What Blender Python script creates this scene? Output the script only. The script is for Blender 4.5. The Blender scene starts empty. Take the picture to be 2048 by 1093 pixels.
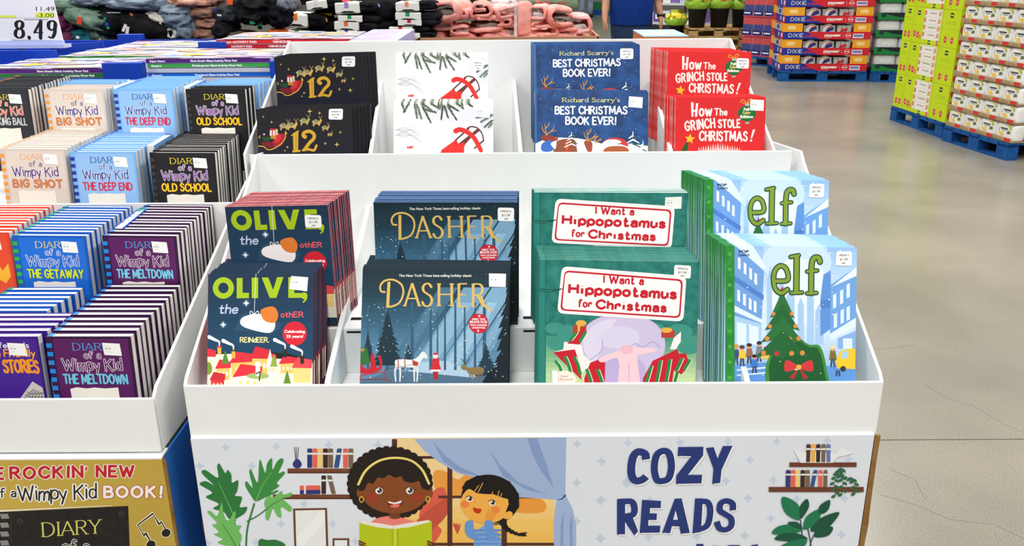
import bpy, bmesh, math, random
from mathutils import Vector, Matrix, noise

S = bpy.context.scene
COL = S.collection
random.seed(7)

# ------------------------------------------------------------------ camera
FPX, CAM, PITCH, YAW, ROLL = 1749.86, Vector((-0.0248, -1.3599, 1.6)), 0.3413, -0.0066, -0.0088
_F = Vector((math.sin(YAW) * math.cos(PITCH), math.cos(YAW) * math.cos(PITCH), -math.sin(PITCH)))
_R0 = Vector((math.cos(YAW), -math.sin(YAW), 0))
_U0 = _R0.cross(_F)
_R = _R0 * math.cos(ROLL) + _U0 * math.sin(ROLL)
_U = -_R0 * math.sin(ROLL) + _U0 * math.cos(ROLL)
cd = bpy.data.cameras.new('camera')
cd.sensor_fit = 'HORIZONTAL'
cd.sensor_width = 36
cd.lens = FPX * 36 / 2048
cd.clip_start = 0.05
cam = bpy.data.objects.new('camera', cd)
COL.objects.link(cam)
cam.matrix_world = Matrix(((_R.x, _U.x, -_F.x, CAM.x), (_R.y, _U.y, -_F.y, CAM.y), (_R.z, _U.z, -_F.z, CAM.z), (0, 0, 0, 1)))
S.camera = cam

# ------------------------------------------------------------------ world, lamps, exposure
S.view_settings.view_transform = 'Standard'
S.view_settings.look = 'None'
S.view_settings.exposure = 0.0
S.view_settings.gamma = 1
w = bpy.data.worlds.new('store_light')
S.world = w
w.use_nodes = True
nt = w.node_tree
nt.nodes.clear()
wo = nt.nodes.new('ShaderNodeOutputWorld')
bgn = nt.nodes.new('ShaderNodeBackground')
tc = nt.nodes.new('ShaderNodeTexCoord')
sx = nt.nodes.new('ShaderNodeSeparateXYZ')
rp = nt.nodes.new('ShaderNodeValToRGB')
mr = nt.nodes.new('ShaderNodeMapRange')
mr.inputs['From Min'].default_value = -1
nt.links.new(tc.outputs['Generated'], sx.inputs[0])
nt.links.new(sx.outputs['Z'], mr.inputs['Value'])
nt.links.new(mr.outputs[0], rp.inputs[0])
rp.color_ramp.elements[0].position = 0.42
rp.color_ramp.elements[0].color = (0.36, 0.36, 0.355, 1)
rp.color_ramp.elements[1].position = 0.80
rp.color_ramp.elements[1].color = (1, 1, 1, 1)
nt.links.new(rp.outputs[0], bgn.inputs['Color'])
bgn.inputs['Strength'].default_value = 0.56
nt.links.new(bgn.outputs[0], wo.inputs['Surface'])

def area_lamp(x, y, z, sx_, sy_, power, tilt=0):
    ld = bpy.data.lights.new('ceiling_lamp', 'AREA')
    ld.shape = 'RECTANGLE'
    ld.size, ld.size_y = sx_, sy_
    ld.energy = power
    ld.color = (1.0, 0.985, 0.96)
    o = bpy.data.objects.new('ceiling_lamp', ld)
    o.location = (x, y, z)
    o.rotation_euler = (tilt, 0, 0)
    COL.objects.link(o)
for lx in (-5.5, -0.5, 4.5):
    for ly in (-3.0, 3.5, 10.0, 16.0):
        area_lamp(lx, ly, 6.5, 0.9, 3.2, 270 if ly < 0 else 185)

# ------------------------------------------------------------------ small maths
def ray(px, py):
    return _F + _R * ((px - 1024) / FPX) - _U * ((py - 546.5) / FPX)
def hit_plane(px, py, p0, n):
    d = ray(px, py)
    return CAM + d * ((p0 - CAM).dot(n) / d.dot(n))
def at_y(px, py, Y): return hit_plane(px, py, Vector((0, Y, 0)), Vector((0, 1, 0)))
def at_z(px, py, Z): return hit_plane(px, py, Vector((0, 0, Z)), Vector((0, 0, 1)))

# ------------------------------------------------------------------ materials
def lin(h):
    if not isinstance(h, str): return h
    h = h.lstrip('#')
    c = [int(h[i:i + 2], 16) / 255 for i in (0, 2, 4)]
    return tuple(x / 12.92 if x <= 0.04045 else ((x + 0.055) / 1.055) ** 2.4 for x in c) + (1,)
_M = {}
def mat(name, h, rough=0.5, spec=0.35, metal=0.0, vary=0.0, scale=8.0, h2=None, bump=0.0, bscale=60.0, stretch=None):
    key = (name, h, rough, metal, vary, scale, h2, bump)
    if key in _M: return _M[key]
    m = bpy.data.materials.new(name)
    m.use_nodes = True
    t = m.node_tree
    b = t.nodes['Principled BSDF']
    b.inputs['Base Color'].default_value = lin(h)
    b.inputs['Roughness'].default_value = rough
    b.inputs['Specular IOR Level'].default_value = spec
    b.inputs['Metallic'].default_value = metal
    if vary or h2 or bump:
        co = t.nodes.new('ShaderNodeTexCoord')
        src = co.outputs['Object']
        if stretch:
            mp = t.nodes.new('ShaderNodeMapping')
            mp.inputs['Scale'].default_value = stretch
            t.links.new(src, mp.inputs[0]); src = mp.outputs[0]
    if vary or h2:
        nz = t.nodes.new('ShaderNodeTexNoise')
        nz.inputs['Scale'].default_value = scale
        nz.inputs['Detail'].default_value = 5
        t.links.new(src, nz.inputs['Vector'])
        r = t.nodes.new('ShaderNodeValToRGB')
        a, c2 = lin(h), lin(h2) if h2 else None
        if c2 is None:
            r.color_ramp.elements[0].color = tuple(max(0, x * (1 - vary)) for x in a[:3]) + (1,)
            r.color_ramp.elements[1].color = tuple(min(1, x * (1 + vary)) for x in a[:3]) + (1,)
        else:
            r.color_ramp.elements[0].color = a
            r.color_ramp.elements[1].color = c2
        r.color_ramp.elements[0].position = 0.35
        r.color_ramp.elements[1].position = 0.65
        t.links.new(nz.outputs[0], r.inputs[0])
        t.links.new(r.outputs[0], b.inputs['Base Color'])
    if bump:
        n2 = t.nodes.new('ShaderNodeTexNoise')
        n2.inputs['Scale'].default_value = bscale
        n2.inputs['Detail'].default_value = 6
        t.links.new(src, n2.inputs['Vector'])
        bp = t.nodes.new('ShaderNodeBump')
        bp.inputs['Strength'].default_value = bump
        bp.inputs['Distance'].default_value = 0.01
        t.links.new(n2.outputs[0], bp.inputs['Height'])
        t.links.new(bp.outputs[0], b.inputs['Normal'])
    _M[key] = m
    return m
def ink(h): return mat('printed_ink', h, rough=0.42, spec=0.3)

# ------------------------------------------------------------------ object helpers
def link(name, verts, faces, mats, midx=None, parent=None, smooth=False):
    me = bpy.data.meshes.new(name)
    me.from_pydata([tuple(v) for v in verts], [], faces)
    for m in (mats if isinstance(mats, (list, tuple)) else [mats]): me.materials.append(m)
    if midx: me.polygons.foreach_set('material_index', midx)
    if smooth: me.polygons.foreach_set('use_smooth', [True] * len(me.polygons))
    me.update()
    o = bpy.data.objects.new(name, me)
    COL.objects.link(o)
    if parent is not None: o.parent = parent
    return o
def tag(o, label, cat, group=None, kind=None):
    if label: o['label'] = label
    if cat: o['category'] = cat
    if group: o['group'] = group
    if kind: o['kind'] = kind
    return o
def thing(name, label, cat, M=None, group=None):
    o = bpy.data.objects.new(name, None)
    o.empty_display_size = 0.05
    COL.objects.link(o)
    if M is not None: o.matrix_world = M if isinstance(M, Matrix) else Matrix.Translation(M)
    return tag(o, label, cat, group)
def copy_thing(root, M, label, group=None):
    r = root.copy(); COL.objects.link(r); r.matrix_world = M; r['label'] = label
    if group: r['group'] = group
    for ch in list(root.children):
        c = ch.copy(); COL.objects.link(c); c.parent = r
        for g in list(ch.children):
            d = g.copy(); COL.objects.link(d); d.parent = c
    return r
class MB:
    """collects shapes of one part"""
    def __init__(s): s.v, s.f, s.m = [], [], []
    def add(s, v, f, mi=0):
        k = len(s.v); s.v += [tuple(p) for p in v]; s.f += [tuple(i + k for i in q) for q in f]; s.m += [mi] * len(f)
    def box(s, a, b, mi=0):
        x0, y0, z0 = a; x1, y1, z1 = b
        s.add([(x0, y0, z0), (x1, y0, z0), (x1, y1, z0), (x0, y1, z0), (x0, y0, z1), (x1, y0, z1), (x1, y1, z1), (x0, y1, z1)],
              [(3, 2, 1, 0), (4, 5, 6, 7), (0, 1, 5, 4), (1, 2, 6, 5), (2, 3, 7, 6), (3, 0, 4, 7)], mi)
    def prism(s, poly, axis, a, b, mi=0):
        """poly = 2-D outline, extruded along axis from a to b"""
        n = len(poly)
        def P(p, t): return (t, p[0], p[1]) if axis == 'x' else (p[0], t, p[1]) if axis == 'y' else (p[0], p[1], t)
        v = [P(p, a) for p in poly] + [P(p, b) for p in poly]
        f = [tuple(range(n - 1, -1, -1)), tuple(range(n, 2 * n))] + [(i, (i + 1) % n, n + (i + 1) % n, n + i) for i in range(n)]
        s.add(v, f, mi)
    def lathe(s, prof, c=(0, 0, 0), n=16, mi=0):
        k = len(prof)
        v = [(c[0] + r * math.cos(2 * math.pi * j / n), c[1] + r * math.sin(2 * math.pi * j / n), c[2] + z) for r, z in prof for j in range(n)]
        f = [(i * n + j, i * n + (j + 1) % n, (i + 1) * n + (j + 1) % n, (i + 1) * n + j) for i in range(k - 1) for j in range(n)]
        s.add(v, f, mi)
    def tube(s, pts, r, n=8, mi=0):
        pts = [Vector(p) for p in pts]; v = []; f = []
        rr = r if isinstance(r, (list, tuple)) else [r] * len(pts)
        for i, p in enumerate(pts):
            d = (pts[min(i + 1, len(pts) - 1)] - pts[max(i - 1, 0)]).normalized()
            a = d.cross(Vector((0.31, 0.17, 0.93)) if abs(d.z) < 0.9 else Vector((1, 0, 0))).normalized(); b = d.cross(a)
            v += [p + (a * math.cos(2 * math.pi * j / n) + b * math.sin(2 * math.pi * j / n)) * rr[i] for j in range(n)]
        for i in range(len(pts) - 1):
            f += [(i * n + j, i * n + (j + 1) % n, (i + 1) * n + (j + 1) % n, (i + 1) * n + j) for j in range(n)]
        f += [tuple(range(n - 1, -1, -1)), tuple(range((len(pts) - 1) * n, len(pts) * n))]
        s.add(v, f, mi)
    def build(s, name, mats, parent=None, smooth=False, bevel=0):
        o = link(name, s.v, s.f, mats, s.m, parent, smooth)
        if bevel:
            md = o.modifiers.new('edge', 'BEVEL'); md.width = bevel; md.segments = 2; md.limit_method = 'ANGLE'
        return o

ORD = ['front', 'second', 'third', 'fourth', 'fifth', 'sixth', 'seventh', 'eighth', 'ninth', 'tenth', 'eleventh', 'twelfth', 'thirteenth',
       'fourteenth', 'fifteenth', 'sixteenth', 'seventeenth', 'eighteenth']
ORDN = ['first'] + ORD[1:]

# ------------------------------------------------------------------ flat print: polygons, strokes and lettering laid on a face
def spline(pts, n=6, closed=False):
    P = [Vector(p) for p in pts]
    if len(P) < 3: return P
    out = []
    m = len(P)
    for i in range(m if closed else m - 1):
        p1, p2 = P[i], P[(i + 1) % m]
        p0 = P[(i - 1) % m] if (closed or i > 0) else p1 * 2 - p2
        p3 = P[(i + 2) % m] if (closed or i + 2 < m) else p2 * 2 - p1
        for k in range(n):
            t = k / n
            out.append(0.5 * ((2 * p1) + (p2 - p0) * t + (2 * p0 - 5 * p1 + 4 * p2 - p3) * t * t + (3 * p1 - p0 - 3 * p2 + p3) * t ** 3))
    if not closed: out.append(P[-1])
    return out
_T = {}
def text_geo(s, bold=0.0):
    if (s, bold) in _T: return _T[(s, bold)]
    c = bpy.data.curves.new('lettering', 'FONT')
    c.body = s; c.size = 1; c.offset = bold; c.resolution_u = 3
    o = bpy.data.objects.new('lettering', c); COL.objects.link(o)
    dg = bpy.context.evaluated_depsgraph_get(); dg.update()
    me = bpy.data.meshes.new_from_object(o.evaluated_get(dg))
    v = [(p.co.x, p.co.y) for p in me.vertices]; f = [tuple(p.vertices) for p in me.polygons]
    bpy.data.objects.remove(o); bpy.data.meshes.remove(me); bpy.data.curves.remove(c)
    x0 = min(p[0] for p in v); x1 = max(p[0] for p in v)
    v = [(x - x0, y) for x, y in v]
    _T[(s, bold)] = (v, f, x1 - x0)
    return _T[(s, bold)]

G = {
'A': 'L0,0 .4,1 .8,0|L.14,.34 .66,.34', 'B': 'L0,0 0,1|S0,1 .34,.99 .5,.87 .5,.68 .36,.55 0,.53|S0,.53 .4,.52 .58,.38 .57,.14 .4,.01 0,0',
'C': 'S.68,.8 .55,.95 .36,1 .1,.82 0,.5 .1,.18 .36,0 .55,.05 .68,.2', 'D': 'L0,0 0,1|S0,1 .3,.99 .6,.82 .7,.5 .6,.18 .3,.01 0,0',
'E': 'L0,0 0,1|L0,1 .5,1|L0,.52 .42,.52|L0,0 .52,0', 'F': 'L0,0 0,1|L0,1 .52,1|L0,.52 .42,.52',
'G': 'S.66,.82 .52,.96 .36,1 .1,.82 0,.5 .1,.18 .36,0 .56,.06 .66,.2|L.66,.2 .66,.45|L.4,.45 .7,.45', 'H': 'L0,0 0,1|L.62,0 .62,1|L0,.52 .62,.52',
'I': 'L.1,0 .1,1', 'J': 'S.38,1 .38,.3 .3,.05 .12,0 0,.14', 'K': 'L0,0 0,1|L.56,1 0,.45|L.18,.6 .6,0', 'L': 'L0,0 0,1|L0,0 .5,0',
'M': 'L0,0 .06,1 .43,.2 .8,1 .86,0', 'N': 'L0,0 0,1 .64,0 .64,1', 'O': 'C.38,1 .1,.82 0,.5 .1,.18 .38,0 .66,.18 .76,.5 .66,.82',
'P': 'L0,0 0,1|S0,1 .36,.99 .55,.86 .55,.62 .38,.48 0,.46', 'Q': 'C.38,1 .1,.82 0,.5 .1,.18 .38,0 .66,.18 .76,.5 .66,.82|L.45,.25 .75,-.05',
'R': 'L0,0 0,1|S0,1 .36,.99 .53,.87 .53,.66 .38,.53 0,.5|L.26,.5 .62,0', 'S': 'S.52,.84 .4,.97 .22,.99 .05,.87 .06,.68 .26,.55 .46,.44 .55,.26 .46,.06 .26,0 .1,.04 0,.18',
'T': 'L.34,0 .34,1|L0,1 .68,1', 'U': 'S0,1 0,.35 .08,.08 .3,0 .52,.08 .6,.35 .6,1', 'V': 'L0,1 .36,0 .72,1', 'W': 'L0,1 .25,0 .5,.85 .75,0 1,1',
'X': 'L0,1 .62,0|L.62,1 0,0', 'Y': 'L0,1 .34,.48 .68,1|L.34,.48 .34,0', 'Z': 'L0,1 .58,1 0,0 .6,0',
'a': 'S.06,.52 .2,.62 .38,.56 .42,.4 .42,0|S.42,.36 .16,.36 .02,.18 .12,.01 .3,.03 .42,.18', 'b': 'L0,0 0,1|C.24,.62 .04,.48 .04,.14 .24,0 .44,.14 .44,.48',
'c': 'S.42,.5 .26,.62 .06,.5 0,.3 .08,.08 .26,0 .42,.12', 'd': 'L.44,0 .44,1|C.22,.62 .03,.48 .03,.14 .22,0 .42,.14 .42,.48',
'e': 'S.02,.33 .43,.34 .4,.54 .24,.62 .05,.5 0,.3 .08,.07 .26,0 .42,.1', 'f': 'S.4,.9 .3,1 .16,.92 .14,.7 .14,0|L0,.6 .34,.6',
'g': 'C.22,.62 .03,.48 .03,.14 .22,0 .42,.14 .42,.48|S.44,.62 .44,-.1 .34,-.27 .14,-.27 .03,-.18', 'h': 'L0,0 0,1|S0,.4 .1,.58 .28,.62 .4,.5 .4,0',
'i': 'L.08,0 .08,.6|L.08,.84 .08,.88', 'j': 'S.2,.6 .2,-.1 .1,-.26 -.04,-.2|L.2,.84 .2,.88', 'k': 'L0,0 0,1|L.4,.6 0,.24|L.14,.36 .44,0', 'l': 'L.08,0 .08,1',
'm': 'L0,0 0,.62|S0,.42 .1,.58 .22,.62 .33,.5 .33,0|S.33,.42 .44,.58 .56,.62 .66,.5 .66,0', 'n': 'L0,0 0,.62|S0,.4 .1,.58 .28,.62 .4,.5 .4,0',
'o': 'C.23,.62 .04,.5 0,.31 .04,.12 .23,0 .42,.12 .46,.31 .42,.5', 'p': 'L0,-.3 0,.62|C.24,.62 .04,.48 .04,.14 .24,0 .44,.14 .44,.48',
'q': 'L.44,-.3 .44,.62|C.22,.62 .03,.48 .03,.14 .22,0 .42,.14 .42,.48', 'r': 'L0,0 0,.62|S0,.36 .1,.56 .24,.63 .34,.58', 's': 'S.34,.52 .2,.62 .06,.56 .06,.4 .2,.33 .34,.24 .35,.08 .2,0 .02,.08',
't': 'S.14,.88 .14,.14 .22,.02 .36,.06|L0,.6 .34,.6', 'u': 'S0,.6 0,.16 .1,.02 .24,.02 .4,.2|L.4,.6 .4,0', 'v': 'L0,.6 .22,0 .44,.6', 'w': 'L0,.6 .16,0 .34,.52 .5,0 .68,.6',
'x': 'L0,.6 .4,0|L.4,.6 0,0', 'y': 'L0,.6 .24,.04|L.46,.6 .12,-.3', 'z': 'L0,.6 .38,.6 0,0 .4,0',
'0': 'C.26,1 .05,.8 0,.5 .05,.2 .26,0 .47,.2 .52,.5 .47,.8', '1': 'L0,.8 .22,1 .22,0', '2': 'S0,.76 .08,.95 .26,1 .46,.9 .48,.68 .3,.4 0,0|L0,0 .52,0',
'3': 'S.02,.86 .24,1 .46,.86 .4,.6 .2,.54|S.2,.54 .46,.46 .5,.18 .28,0 0,.12', '4': 'L.4,0 .4,1 0,.32 .54,.32', '5': 'L.46,1 .08,1 .06,.56|S.06,.56 .26,.64 .48,.5 .48,.18 .26,0 0,.1',
'7': 'L0,1 .5,1 .18,0', '8': 'C.26,1 .06,.88 .08,.66 .26,.54 .44,.66 .46,.88|C.26,.54 .04,.42 .02,.14 .26,0 .5,.14 .48,.42', '9': 'C.26,1 .05,.88 .05,.6 .26,.46 .46,.6 .46,.88|S.46,.76 .44,.3 .28,.02 .06,.06',
'!': 'L.1,.32 .14,1|L.1,0 .1,.06', '.': 'L.06,0 .06,.04', ',': 'L.1,.08 .02,-.14', "'": 'L.06,1 .04,.78', '$': 'S.42,.8 .2,.9 .04,.74 .22,.5 .42,.3 .24,.1 0,.2|L.22,-.05 .22,1.05', '-': 'L0,.4 .3,.4',
}
def glyph(ch):
    d = G.get(ch, G.get(ch.upper()))
    out = []
    for st in d.split('|'):
        k, pts = st[0], [tuple(map(float, q.split(','))) for q in st[1:].split()]
        out.append((k, pts))
    return out, max(p[0] for _, q in out for p in q) + (.08 if ch in 'il!' else 0)

def clip_faces(v, f, m, x0, x1, y0, y1):
    """cut the printed shapes off at the edges of the sheet"""
    ov, of, om = [], [], []
    for face, mi in zip(f, m):
        p = [v[i] for i in face]
        if not all(x0 <= q[0] <= x1 and y0 <= q[2] <= y1 for q in p):
            for ax, lim, sg in ((0, x0, 1), (0, x1, -1), (2, y0, 1), (2, y1, -1)):
                out = []
                for i in range(len(p)):
                    a, b = p[i - 1], p[i]
                    da, db = (a[ax] - lim) * sg, (b[ax] - lim) * sg
                    if (da >= 0) != (db >= 0):
                        t = da / (da - db); out.append(tuple(a[k] + (b[k] - a[k]) * t for k in range(3)))
                    if db >= 0: out.append(b)
                p = out
                if len(p) < 3: break
            if len(p) < 3: continue
        of.append(tuple(range(len(ov), len(ov) + len(p)))); ov += p; om.append(mi)
    return ov, of, om
class Art:
    DZ = 3.5e-6
    def __init__(s, P, k, crop=None):
        """P(px, py) -> (x, z) on the face; k = metres per pixel there; crop = (x0, y0, scale) of the coordinates used"""
        s.P0, s.k0 = P, k; s.v, s.f, s.m, s.mats = [], [], [], []; s.z = 0.0
        s.setcrop(crop)
    def setcrop(s, crop):
        if crop:
            x0, y0, sc = crop
            s.P = lambda a, b: s.P0(x0 + a / sc, y0 + b / sc); s.k = s.k0 / sc
        else: s.P, s.k = s.P0, s.k0
        return s
    def mi(s, c):
        m = ink(c) if isinstance(c, str) else c
        if m not in s.mats: s.mats.append(m)
        return s.mats.index(m)
    def raw(s, v2, faces, c):
        n = len(s.v); i = s.mi(c); s.z += 8e-7
        s.v += [(x, -s.z, y) for x, y in v2]; s.f += [tuple(q + n for q in f) for f in faces]; s.m += [i] * len(faces)
    def up(s): s.z += s.DZ
    def poly(s, pts, c, smooth=False, n=5):
        s.up()
        p = spline([(a, b) for a, b in pts], n, True) if smooth else pts
        s.raw([s.P(a[0], a[1]) for a in p], [tuple(range(len(p)))], c)
    def rect(s, x0, y0, x1, y1, c): s.poly([(x0, y0), (x1, y0), (x1, y1), (x0, y1)], c)
    def grad(s, x0, y0, x1, y1, cols, n=14, horiz=False):
        cs = [lin(c) for c in cols]
        for i in range(n):
            t = (i + .5) / n * (len(cs) - 1); j = min(int(t), len(cs) - 2); f = t - j
            c = mat('printed_ink', tuple(round(a + (b - a) * f, 4) for a, b in zip(cs[j], cs[j + 1])), .42, .3)
            if horiz: s.rect(x0 + (x1 - x0) * i / n, y0, x0 + (x1 - x0) * (i + 1) / n, y1, c)
            else: s.rect(x0, y0 + (y1 - y0) * i / n, x1, y0 + (y1 - y0) * (i + 1) / n, c)
            s.z -= s.DZ
        s.z += s.DZ
    def dots(s, n, x0, y0, x1, y1, r, c, seed=1):
        rnd = random.Random(seed); s.up(); z = s.z
        for _ in range(n):
            s.disc(rnd.uniform(x0, x1), rnd.uniform(y0, y1), r * rnd.uniform(.5, 1.2), c, n=6); s.z = z
        s.up()
    def rrect(s, pts4, r, c):
        q = [Vector(p) for p in pts4]; out = []
        for i in range(4):
            p, a, b = q[i], q[i - 1], q[(i + 1) % 4]
            d1 = (a - p).normalized() * r; d2 = (b - p).normalized() * r
            for t in (0, .25, .5, .75, 1):
                out.append(p + d1 * (1 - t) ** 2 + d2 * t * t)
        s.poly(out, c)
    def disc(s, x, y, r, c, ry=None, rot=0, n=20):
        ry = ry or r; ca, sa = math.cos(rot), math.sin(rot)
        s.poly([(x + ca * r * math.cos(a) - sa * ry * math.sin(a), y + sa * r * math.cos(a) + ca * ry * math.sin(a)) for a in [2 * math.pi * i / n for i in range(n)]], c)
    def star(s, x, y, r, c, n=4, inner=.25, rot=0):
        s.poly([(x + (r if i % 2 == 0 else r * inner) * math.sin(rot + math.pi * i / n), y - (r if i % 2 == 0 else r * inner) * math.cos(rot + math.pi * i / n)) for i in range(2 * n)], c)
    def _strip(s, L, wl, c, cap=True, closed=False):
        n = len(L)
        if n < 2: return
        V = []; dirs = []
        for i in range(n):
            a = L[(i - 1) % n] if (closed or i > 0) else L[i]; b = L[(i + 1) % n] if (closed or i < n - 1) else L[i]
            d = (b - a)
            d = d.normalized() if d.length > 1e-9 else Vector((1, 0))
            nn = Vector((-d.y, d.x)); e = 1.0
            if 0 < i < n - 1 or closed:
                d1 = (L[i] - a)
                if d1.length > 1e-9:
                    d1.normalize(); cs = abs(d1.dot(d)); e = 1 / max(cs, .6)
            V += [L[i] + nn * wl[i] * e * .5, L[i] - nn * wl[i] * e * .5]
        F = [(2 * i, 2 * i + 2, 2 * i + 3, 2 * i + 1) for i in range(n - 1)]
        if closed: F.append((2 * n - 2, 0, 1, 2 * n - 1))
        s.raw([(p.x, p.y) for p in V], F, c)
        if cap:
            ends = [] if closed else [0, n - 1]
            for i in ends + [j for j in range(1, n - 1) if (L[j] - L[j - 1]).angle(L[j + 1] - L[j], 0) > .6]:
                s.raw([(L[i].x + wl[i] * .5 * math.cos(t * .628), L[i].y + wl[i] * .5 * math.sin(t * .628)) for t in range(10)], [tuple(range(10))], c)
    def stroke(s, pts, wd, c, smooth=True, cap=True, closed=False, n=5):
        s.up()
        p = spline(pts, n, closed) if smooth else [Vector(q) for q in pts]
        L = [Vector(s.P(q[0], q[1])) for q in p]
        if isinstance(wd, (tuple, list)): wl = [(wd[0] + (wd[1] - wd[0]) * i / max(1, len(L) - 1)) * s.k for i in range(len(L))]
        else: wl = [wd * s.k] * len(L)
        s._strip(L, wl, c, cap, closed)
    def _frame(s, x, y, ang):
        """baseline point and unit axes on the face for one pixel right / up along a baseline turned by ang"""
        o = Vector(s.P(x, y)); ca, sa = math.cos(ang), math.sin(ang)
        ex = Vector(s.P(x + 10 * ca, y + 10 * sa)) - o; ey = Vector(s.P(x + 10 * sa, y - 10 * ca)) - o
        return o, ex / 10, ey / 10
    def sans(s, txt, x, y, h, c, width=None, bold=.02, ang=0, shear=0, align='l', outline=None, ow=.06):
        """built-in lettering: h = cap height in pixels, (x, y) = start of the baseline"""
        v, f, wd = text_geo(txt, bold)
        sc = h / .729; sx_ = sc if width is None else width / wd
        tot = wd * sx_
        if align == 'c': x, y = x - tot / 2 * math.cos(ang), y - tot / 2 * math.sin(ang)
        if align == 'r': x, y = x - tot * math.cos(ang), y - tot * math.sin(ang)
        o, ex, ey = s._frame(x, y, ang)
        if outline:
            s.up()
            v2, f2, w2 = text_geo(txt, bold + ow); dx = (w2 - wd) / 2
            s.raw([tuple(o + ex * ((a - dx + shear * b) * sx_) + ey * (b * sc)) for a, b in v2], f2, outline)
        s.up()
        s.raw([tuple(o + ex * ((a + shear * b) * sx_) + ey * (b * sc)) for a, b in v], f, c)
    def pen(s, txt, x, y, h, c, width=None, wd=.12, contrast=1.0, serif=0.0, gap=.2, ang=0, outline=None, ow=.12, jit=0, align='l', bend=0, shear=0, caps=None):
        """drawn lettering: strokes of a pen wd*h wide; thin horizontals with contrast < 1; serif bars of that length; outline under it"""
        gl = []; cx = 0
        for ch in txt:
            if ch == ' ': cx += .42; continue
            g, gw = glyph(ch)
            gl.append((g, cx)); cx += gw + gap
        tot = max(cx - gap, .01); sx_ = h if width is None else width / tot
        if align == 'c': x, y = x - tot * sx_ / 2 * math.cos(ang), y - tot * sx_ / 2 * math.sin(ang)
        o, ex, ey = s._frame(x, y, ang)
        rnd = random.Random(sum(map(ord, txt)))
        J = [(rnd.uniform(-jit, jit), rnd.uniform(-jit, jit)) for _ in gl]
        def put(col, extra):
            s.up()
            for (g, gx), (jr, jy) in zip(gl, J):
                for k, pts in g:
                    p = spline(pts, 5, k == 'C') if k in 'SC' else [Vector(q) for q in pts]
                    if k == 'L': segs = [[p[i], p[i + 1]] for i in range(len(p) - 1)]
                    else: segs = [p]
                    for q in segs:
                        L = []; W = []
                        for i, a in enumerate(q):
                            b = q[min(i + 1, len(q) - 1)] - q[max(i - 1, 0)]
                            th = abs(b.y) / max(b.length, 1e-6)
                            if b.x * b.y > 0 and abs(b.x) > .12 * abs(b.y) and k == 'L': th *= .55
                            W.append((wd * (contrast + (1 - contrast) * th) + extra) * h * s.k)
                            xx = gx + a.x + jr * (a.y - .5) + shear * a.y; yy = a.y + jy + bend * ((gx / tot) - .5) ** 2 * 4
                            L.append(o + ex * (xx * sx_) + ey * (yy * h))
                        s._strip(L, W, col, serif == 0 or k != 'L' or extra > 0, k == 'C')
                    if serif and k == 'L':
                        for a in p[1:-1]:
                            r_ = (wd * contrast + extra) * h * s.k * .5
                            q = o + ex * ((gx + a.x + jr * (a.y - .5) + shear * a.y) * sx_) + ey * ((a.y + jy) * h)
                            s.raw([(q.x + r_ * math.cos(t * .785), q.y + r_ * math.sin(t * .785)) for t in range(8)], [tuple(range(8))], col)
                    if serif:
                        for e in (p[0], p[-1]):
                            if k == 'C' or len(p) < 2: continue
                            d = (p[1] - p[0]) if e is p[0] else (p[-1] - p[-2])
                            if abs(d.y) < .5 * d.length: continue
                            if min(abs(e.y - t) for t in (0, 1, .6, .62, -.3)) > .03: continue
                            tw = max(wd * contrast, wd * .35) if contrast < 1 else wd * .8
                            cy = e.y + (tw * .5 if e.y < .3 else -tw * .5)
                            L = [o + ex * ((gx + e.x + t * serif + shear * e.y + jr * (e.y - .5)) * sx_) + ey * ((cy + jy) * h) for t in (-.5, .5)]
                            s._strip(L, [(tw + extra) * h * s.k] * 2, col, extra > 0)
        if outline: put(outline, ow)
        put(c, 0)
    def build(s, name, parent=None):
        return link(name, s.v, s.f, s.mats, s.m, parent)

# ================================================================== shared materials
WHITE = mat('white_cardboard', '#edeeec', .6, .25, vary=.025, scale=3.0, bump=.04, bscale=35)
EDGE = mat('cardboard_edge', '#dedbd3', .8, .1, vary=.08, scale=60)
KRAFT = mat('kraft_cardboard', '#a17a4c', .85, .1, h2='#86602f', scale=30, bump=.15, bscale=90)
SLOT = mat('slot_shadow', '#2a2724', .9, .05)
BLUEBOARD = mat('blue_cardboard', '#0a3aa8', .5, .3, vary=.08, scale=6)
PAPER = mat('page_paper', '#efece4', .75, .15, vary=.05, scale=90, stretch=(1, 25, 1))

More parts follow.
